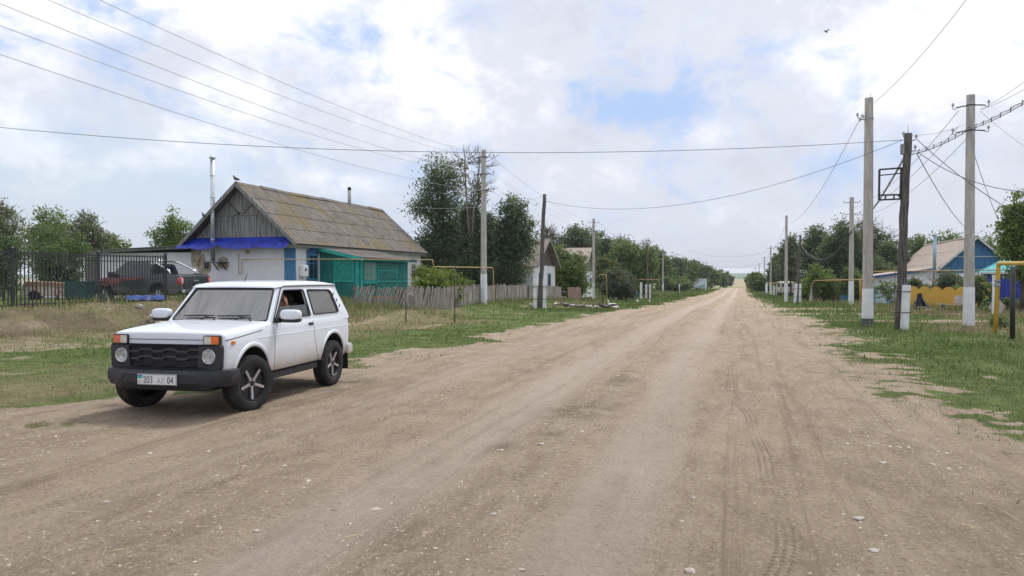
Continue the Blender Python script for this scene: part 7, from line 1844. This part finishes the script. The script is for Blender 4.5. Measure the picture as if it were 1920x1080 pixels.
garage()
# scalloped yellow fence
def scallop():
    a = Vector(at(1702, 50)); b = Vector(at(1843, 43)); d = b - a; L_ = math.hypot(d.x, d.y); an = math.atan2(d.y, d.x)
    r = empty('scalloped_fence', a, an, 'ochre-yellow board fence with scalloped top edge', 'fence')
    n = 56; hh = 1.40; seg = 6; sl = d.z / L_
    for s_ in range(seg):
        mb = MB()
        for k in range(10):
            u = L_ * (s_ + (k + .5) / 10) / seg; q = (k + .5) / 10; top = hh - .36 + .36 * math.sqrt(max(0, 1 - (2 * q - 1) ** 2)); zb = sl * u - .1
            if s_ == 5: top = hh + .08
            mb.box((u, 0, (top + zb) / 2), (L_ / seg / 10 - .008, .022, top - zb))
        mb.build('board_panel', M_['ochre'], r)
    for s_ in range(seg + 1):
        mb = MB(); mb.box((L_ * s_ / seg, .06, hh / 2 - .1), (.09, .09, hh * .9)); mb.build('post', M_['oldwood'], r)
    for zz in (.3, .95): mb = MB(); mb.bar((0, .03, zz), (L_, .03, zz + d.z), .03, .06); mb.build('rail', M_['ochre'], r)
    p = Vector(at(1848, 42.5)); rr = empty('gate_post', p, an, 'dark timber post closing the right end of the yellow fence', 'post'); mb = MB(); mb.box((0, 0, .75), (.13, .13, 1.7)); mb.build('timber', M_['polewood'], rr, bevel=.01); mb = MB(); mb.box((0, -.07, 1.2), (.03, .02, .12)); mb.build('hinge', M_['rust'], rr)
scallop()
# blue wicket gate and bars by the annex
def gate():
    a = Vector(at(1640, 56)); b = Vector(at(1668, 55)); d = b - a; L_ = d.length; an = math.atan2(d.y, d.x)
    r = empty('garden_gate', a, an, 'pale blue garden gate with sheet panels between blue posts before the white annex', 'gate')
    M_['gateblue'] = mat('pale_blue_gate_paint', (.10, .32, .52), .6)
    for u in (0, L_): mb = MB(); mb.box((u, 0, .65), (.12, .12, 1.5)); mb.build('post', M_['gateblue'], r)
    mb = MB(); mb.box((L_ / 2, 0, 1.12), (L_, .04, .05)); mb.box((L_ / 2, 0, .16), (L_, .04, .05)); mb.build('frame', M_['gateblue'], r)
    mb = MB(); mb.box((L_ * .3, .02, .62), (L_ * .5, .02, .90)); mb.box((L_ * .76, .02, .62), (L_ * .36, .02, .90)); mb.build('sheet_panel', mat('pale_gate_sheet', (.50, .60, .68), .5, dirt=((.15, .35, .55), 3, .55)), r)
    a = Vector(at(1669, 54.6)); b = Vector(at(1700, 52)); d = b - a; L_ = d.length; an = math.atan2(d.y, d.x)
    r = empty('bar_fence', a, an, 'short dark iron bar fence between the blue gate and yellow fence', 'fence')
    mb = MB()
    for k in range(11): mb.box((L_ * k / 10, 0, .6), (.03, .03, 1.2))
    mb.build('bars', M_['iron'], r); mb = MB(); mb.box((L_ / 2, 0, 1.1), (L_, .03, .04)); mb.box((L_ / 2, 0, .25), (L_, .03, .04)); mb.build('rail', M_['iron'], r)
    for (p0, p1, Y0, Y1, h, m_, lab) in ((1524, 1550, 72, 72, 1.25, 'pinkg', 'pinkish board fence left of the maroon one'), (1551, 1574, 71, 70, 1.45, 'maroon', 'maroon sheet-metal fence behind the gas pipe'), (1575, 1618, 69, 68, .95, 'bluef', 'low blue fence behind the two-crossarm pole')):
        if m_ not in M_: M_[m_] = mat(m_ + '_fence_paint', {'pinkg': (.34, .24, .23), 'maroon': (.085, .04, .05), 'bluef': (.06, .22, .42)}[m_], .7, var=.2, scale=2)
        a = Vector(at(p0, Y0)); b = Vector(at(p1, Y1)); d = b - a; L_ = d.length; an = math.atan2(d.y, d.x); r = empty('yard_fence', a, an, lab, 'fence', 'coloured yard fences on the right')
        mb = MB(); n = int(L_ / .13)
        for k in range(n): mb.box((L_ * (k + .5) / n, .012 * (k % 2), h / 2 - .05), (L_ / n - .004, .02, h + .1))
        mb.build('boards', M_[m_], r); mb = MB()
        for k in range(3): mb.box((L_ * k / 2, .06, h / 2), (.08, .08, h + .15))
        mb.build('post', M_['oldwood'], r) if False else None
        for k in range(3): q = MB(); q.box((L_ * k / 2, .06, h / 2), (.08, .08, h + .15)); q.build('post', M_['oldwood'], r)
gate()
# black draped high-backed seat
x, y, z = at(1725, 39.5); r = empty('black_seat', (x, y, z), R(-8), 'black high-backed moulded seat standing on grass before the yellow fence', 'chair')
M_['blkseat'] = mat('black_moulded_plastic', (.016, .017, .024), .55)
mb = MB(); rows = []
for i in range(15):
    q = i / 14; zz = .12 + .84 * q; w = .27 - .14 * q + .02 * math.sin(q * 6); 
    if i == 14: w *= .7
    rows.append([Vector((-w, .10 * (1 - q) + .02, zz)), Vector((-w * .9, -.06 + .10 * q, zz)), Vector((0, -.02 + .10 * q, zz)), Vector((w * .9, -.06 + .10 * q, zz)), Vector((w, .10 * (1 - q) + .02, zz)), Vector((0, .16, zz))])
mb.grid(rows, 0, True, closed_v=True); mb.add([rows[-1][k] for k in range(6)], [(0, 1, 2, 3, 4, 5)]); mb.build('back', M_['blkseat'], r, recalc=True)
mb = MB(); mb.rbox((0, -.16, .17), (.66, .56, .20), 5); mb.build('seat', M_['blkseat'], r, recalc=False)
for sg in (-1, 1): mb = MB(); mb.tube([(sg * .15, .04, .70), (sg * .25, -.04, .40), (sg * .31, -.18, .26), (sg * .33, -.34, .10)], [.04, .075, .09, .08], 8); mb.build('armrest', M_['blkseat'], r, recalc=False)
for sx in (-.25, .25):
    for sy in (-.35, .05): mb = MB(); mb.box((sx, sy, .04), (.07, .07, .12)); mb.build('leg', M_['blkseat'], r)
# bench
x, y, z = at(1788, 37.5); r = empty('bench', (x, y, z), R(-14), 'old plank bench with slatted pale backrest beside the tallest pole', 'bench')
mb = MB()
for k in range(3): mb.box((-.02, -.14 + .13 * k, .42), (1.55, .12, .035), (0, R(1.5), 0))
mb.build('seat', M_['picket'], r, bevel=.006); mb = MB()
for k in range(4): mb.box((.42, .20, .52 + .10 * k), (.66, .025, .085), (R(-6), 0, 0))
mb.build('backrest', mat('chalky_bench_back', (.50, .46, .44), .8, scale=4), r, bevel=.006)
for sx in (-.45, .45): mb = MB(); mb.box((sx, 0, .20), (.10, .34, .44)); mb.build('leg', M_['oldwood'], r, bevel=.01)
x, y, z = at(1741, 38.5)
o = MB(); o.rbox((0, 0, 0), (.34, .26, .20), 3.2); o = o.build('white_stone', M_['stone'], None, recalc=False, loc=(x, y, z + .08)); tag(o, 'pale stone at the foot of the rusty flue support', 'stone')
# tilted grey board, white post with valve, sunflowers
x, y, z = at(1870, 33); r = empty('tilted_board', (x, y, z), R(4), 'grey square board propped on its corner behind the yellow pipe', 'board')
mb = MB(); mb.box((0, 0, .42), (.62, .03, .62), (R(-10), R(41), 0)); b_ = mb.build('board', M_['picket'], r, bevel=.004); mb = MB(); mb.bar((0, .06, .1), (0, .06, .8), .05); mb.build('prop', M_['oldwood'], r)
x, y, z = at(1864, 30); r = empty('white_post', (x, y, z), 0, 'slim white post standing right behind the yellow pipe riser', 'post')
mb = MB(); mb.box((0, 0, .85), (.10, .10, 1.75)); mb.build('shaft', M_['white'], r, bevel=.005); mb = MB(); mb.box((0, 0, 1.74), (.13, .13, .03)); mb.build('cap', M_['white'], r)
M_['petal'] = mat('sunflower_petals', (.70, .42, .02), .6); M_['seedd'] = mat('sunflower_centre', (.06, .03, .015), .9); M_['stem'] = mat('green_stem', (.06, .12, .03), .7)
for i, (px, Y, h, lab) in enumerate(((1845, 36, 1.45, 'tallest sunflower by the dark timber post'), (1852, 35.5, 1.15, 'sunflower a little right of the tallest one'), (1848, 35, .80, 'low sunflower with a drooping head near the tilted board'), (1842, 36.5, 1.0, 'sunflower leaning over the yellow fence end'))):
    x, y, z = at(px, Y); r = empty('sunflower', (x, y, z), 0, lab, 'sunflower', 'sunflowers by the blue shed'); mb = MB(); mb.tube([(0, 0, 0), (.03, 0, h * .6), (0, -.06, h)], .014, 5)
    mb.build('stem', M_['stem'], r, recalc=False)
    Mh = Matrix.Translation((0, -.08, h)) @ Matrix.Rotation(R(75 - 12 * i), 4, 'X') @ Matrix.Rotation(R(25 * (i - 1)), 4, 'Y') @ Matrix.Scale(.62, 4)
    mb = MB(); rg = random.Random(i)
    for k in range(15):
        a = 2 * PI * k / 15; c, s_ = math.cos(a), math.sin(a); mb.add([Mh @ Vector((c * .06 - s_ * .02, s_ * .06 + c * .02, 0)), Mh @ Vector((c * .15, s_ * .15, .03)), Mh @ Vector((c * .06 + s_ * .02, s_ * .06 - c * .02, 0)), Mh @ Vector((c * .10, s_ * .10, -.012))], [(0, 1, 2), (0, 3, 1), (3, 2, 1), (0, 2, 3)])
    fl = mb.build('petals', M_['petal'], r, recalc=False); mb = MB(); mb.lathe([(0, -.02), (.07, -.015), (.075, .01), (0, .025)], Mh, 12); mb.build('centre', M_['seedd'], fl, recalc=False)
    for k in range(5):
        a = k * 2.2; zz = h * (.2 + .14 * k); c, s_ = math.cos(a), math.sin(a); mb = MB(); mb.add([(0, 0, zz), (c * .12 - s_ * .08, s_ * .12 + c * .08, zz + .05), (c * .26, s_ * .26, zz - .05), (c * .12 + s_ * .08, s_ * .12 - c * .08, zz + .05), (c * .12, s_ * .12, zz + .02)], [(0, 1, 4), (1, 2, 4), (2, 3, 4), (3, 0, 4)]); mb.build('leaf', M_['stem'], r, recalc=False)
# yellow pipe in front, with black post and valve
yb = at(1868, 22.6); Yh = 22.6
p_ = [(yb[0] - .02, Yh, yb[2] - .05), tuple(P(1872, 519, Yh)[:2]) + (H(494, Yh),), tuple(P(1915, 494, 20.3)), tuple(P(2080, 494, 16))]
rt = pipe('gas_pipe', p_, .062, 'gasy', 'thick bright yellow gas pipe bending at the right edge on a black post', [], None)
bx, by, bz = at(1911, 20.0); q0 = rt.location
mb = MB(); mb.tube([Vector((bx, by + .25, bz - .1)) - q0, Vector((bx, by + .25, H(500, 20.2))) - q0], .062, 12); mb.build('support_post', M_['iron'], rt, recalc=False)
vz = H(531, Yh); vx = P(1870, 531, Yh)[0]
mb = MB(); mb.lathe([(.07, -.10), (.085, -.09), (.085, -.05), (.07, -.04), (.07, .04), (.085, .05), (.085, .09), (.07, .10)], Matrix.Translation(Vector((vx - .005, Yh, vz)) - q0), 12); vv = mb.build('valve', M_['steel'], rt, recalc=False)
mb = MB(); mb.tube([Vector((vx, Yh, vz)) - q0, Vector((vx - .16, Yh - .10, vz + .02)) - q0], .012, 6); mb.rbox(Vector((vx - .20, Yh - .12, vz + .02)) - q0, (.10, .04, .04), 4); mb.build('valve_lever', M_['white'], vv, recalc=False)
mb = MB(); mb.rbox(Vector((vx + .0, Yh + .02, vz - .22)) - q0, (.02, .02, .02), 3) if False else None
# mid-distance gas pipes
def pg(px, Y, py=None): q = P(px, 519, Y); return (float(q[0]), Y, float(H(py, Y)) if py else float(gz(q[0], Y)) - .05)
pipe('gas_pipe', [pg(1520, 50, None), pg(1522, 50, 535), pg(1526, 50, 526), pg(1612, 41, 524), pg(1614, 40.5, None)], .028, 'gas', 'yellow-topped gas pipe arch between the wooden pole and the near concrete pole', [(P(1531, 519, 49.3)[0], 49.6, H(527, 49.6)), (P(1568, 519, 45.2)[0], 45.6, H(526, 45.6))])
pipe('gas_pipe', [pg(1614, 40.3, 560), pg(1614, 40.3, 524), pg(1640, 38.5, 523)], .04, 'gasy', 'short yellow gas riser just left of the near concrete pole', [(P(1634, 519, 39)[0], 39, H(524, 39))])
pipe('gas_pipe', [pg(1634, 44, 509), pg(1760, 42.5, 507.5), pg(1925, 40, 506)], .030, 'gas', 'thin level gas pipe crossing in front of the blue-gabled house', [(P(1678, 519, 43.5)[0], 43.5, H(509, 43.5)), (P(1841, 519, 41)[0], 41.3, H(507, 41.3))])
pipe('gas_pipe', [pg(1441, 108, 531), pg(1500, 100, 530)], .06, 'gas', 'distant ochre pipe running behind the grey van roof', [])

# grey van seen from behind
def van():
    x, y, z = at(1476, 104); r = empty('van', (x, y, z), -RA + R(90) + R(4), 'light grey boxy van parked behind the concrete pole on the right', 'van')
    M_['vang'] = car_paint('pale_grey_car_paint', (.46, .46, .44), .3, .5)
    b = prism_body('body', [(0, .50), (.02, 1.2), (.10, 1.85), (.30, 2.08), (3.4, 2.10), (3.75, 1.95), (4.1, 1.30), (4.35, 1.15), (4.4, .50)], .95, [M_['vang'], M_['int']], r, .07, lambda z: max(0, z - 1.25) * .16, ((1.0, .42, .44), (3.3, .42, .44)))
    for sg in (-1, 1):
        mb = MB(); mb.plate(rounded([(sg * .10, 1.35), (sg * .10, 1.78), (sg * .62, 1.78), (sg * .68, 1.35)] if sg > 0 else [(-.68, 1.35), (-.62, 1.78), (-.10, 1.78), (-.10, 1.35)], .05, 3), [], lambda u, v, w: Vector((.02 + (v - 1.2) * .12 - w, u, v)), .012); mb.build('rear_window', M_['glassd'], b)
        mb = MB(); mb.box((-.01, sg * .80, .95), (.03, .14, .24)); mb.build('tail_light', M_['taillens'], b, bevel=.006)
        mb = MB(); mb.plate(rounded([(.4, 1.35), (.4, 1.75), (3.5, 1.75), (3.7, 1.35)], .06, 3), [], lambda u, v, w: Vector((u, sg * (.955 - max(0, v - 1.25) * .16 - w), v)), .012); mb.build('side_window', M_['glassd'], b)
        for xx in (1.0, 3.3): simple_wheel(r, xx, sg * .80, sg, .38, .22)
    mb = MB(); mb.box((-.05, 0, .45), (.10, 1.8, .14)); mb.build('rear_bumper', M_['plast'], r, bevel=.01)
    mb = MB(); mb.box((-.005, 0, 1.15), (.012, .015, 1.3)); mb.build('door_gap', M_['mark'], b)
van()
# ------------------------------------------------------------------ haze
def haze():
    m = bpy.data.materials.new('thin_air_haze'); m.use_nodes = True; nt = m.node_tree; nt.nodes.clear()
    v = N(nt, 'ShaderNodeVolumePrincipled'); v.inputs['Color'].default_value = (.86, .92, 1, 1); v.inputs['Density'].default_value = .00024; v.inputs['Anisotropy'].default_value = .2
    o = N(nt, 'ShaderNodeOutputMaterial'); nt.links.new(v.outputs[0], o.inputs['Volume'])
    me = bpy.data.meshes.new('haze'); bm = bmesh.new(); bmesh.ops.create_cube(bm, size=1); bm.to_mesh(me); bm.free()
    ob = link('haze', me, m, loc=(0, 2500, 48)); ob.scale = (13000, 14000, 110); tag(ob, kind='stuff'); m.cycles.homogeneous_volume = True if hasattr(m, 'cycles') and hasattr(m.cycles, 'homogeneous_volume') else None
try: haze()
except TypeError: pass
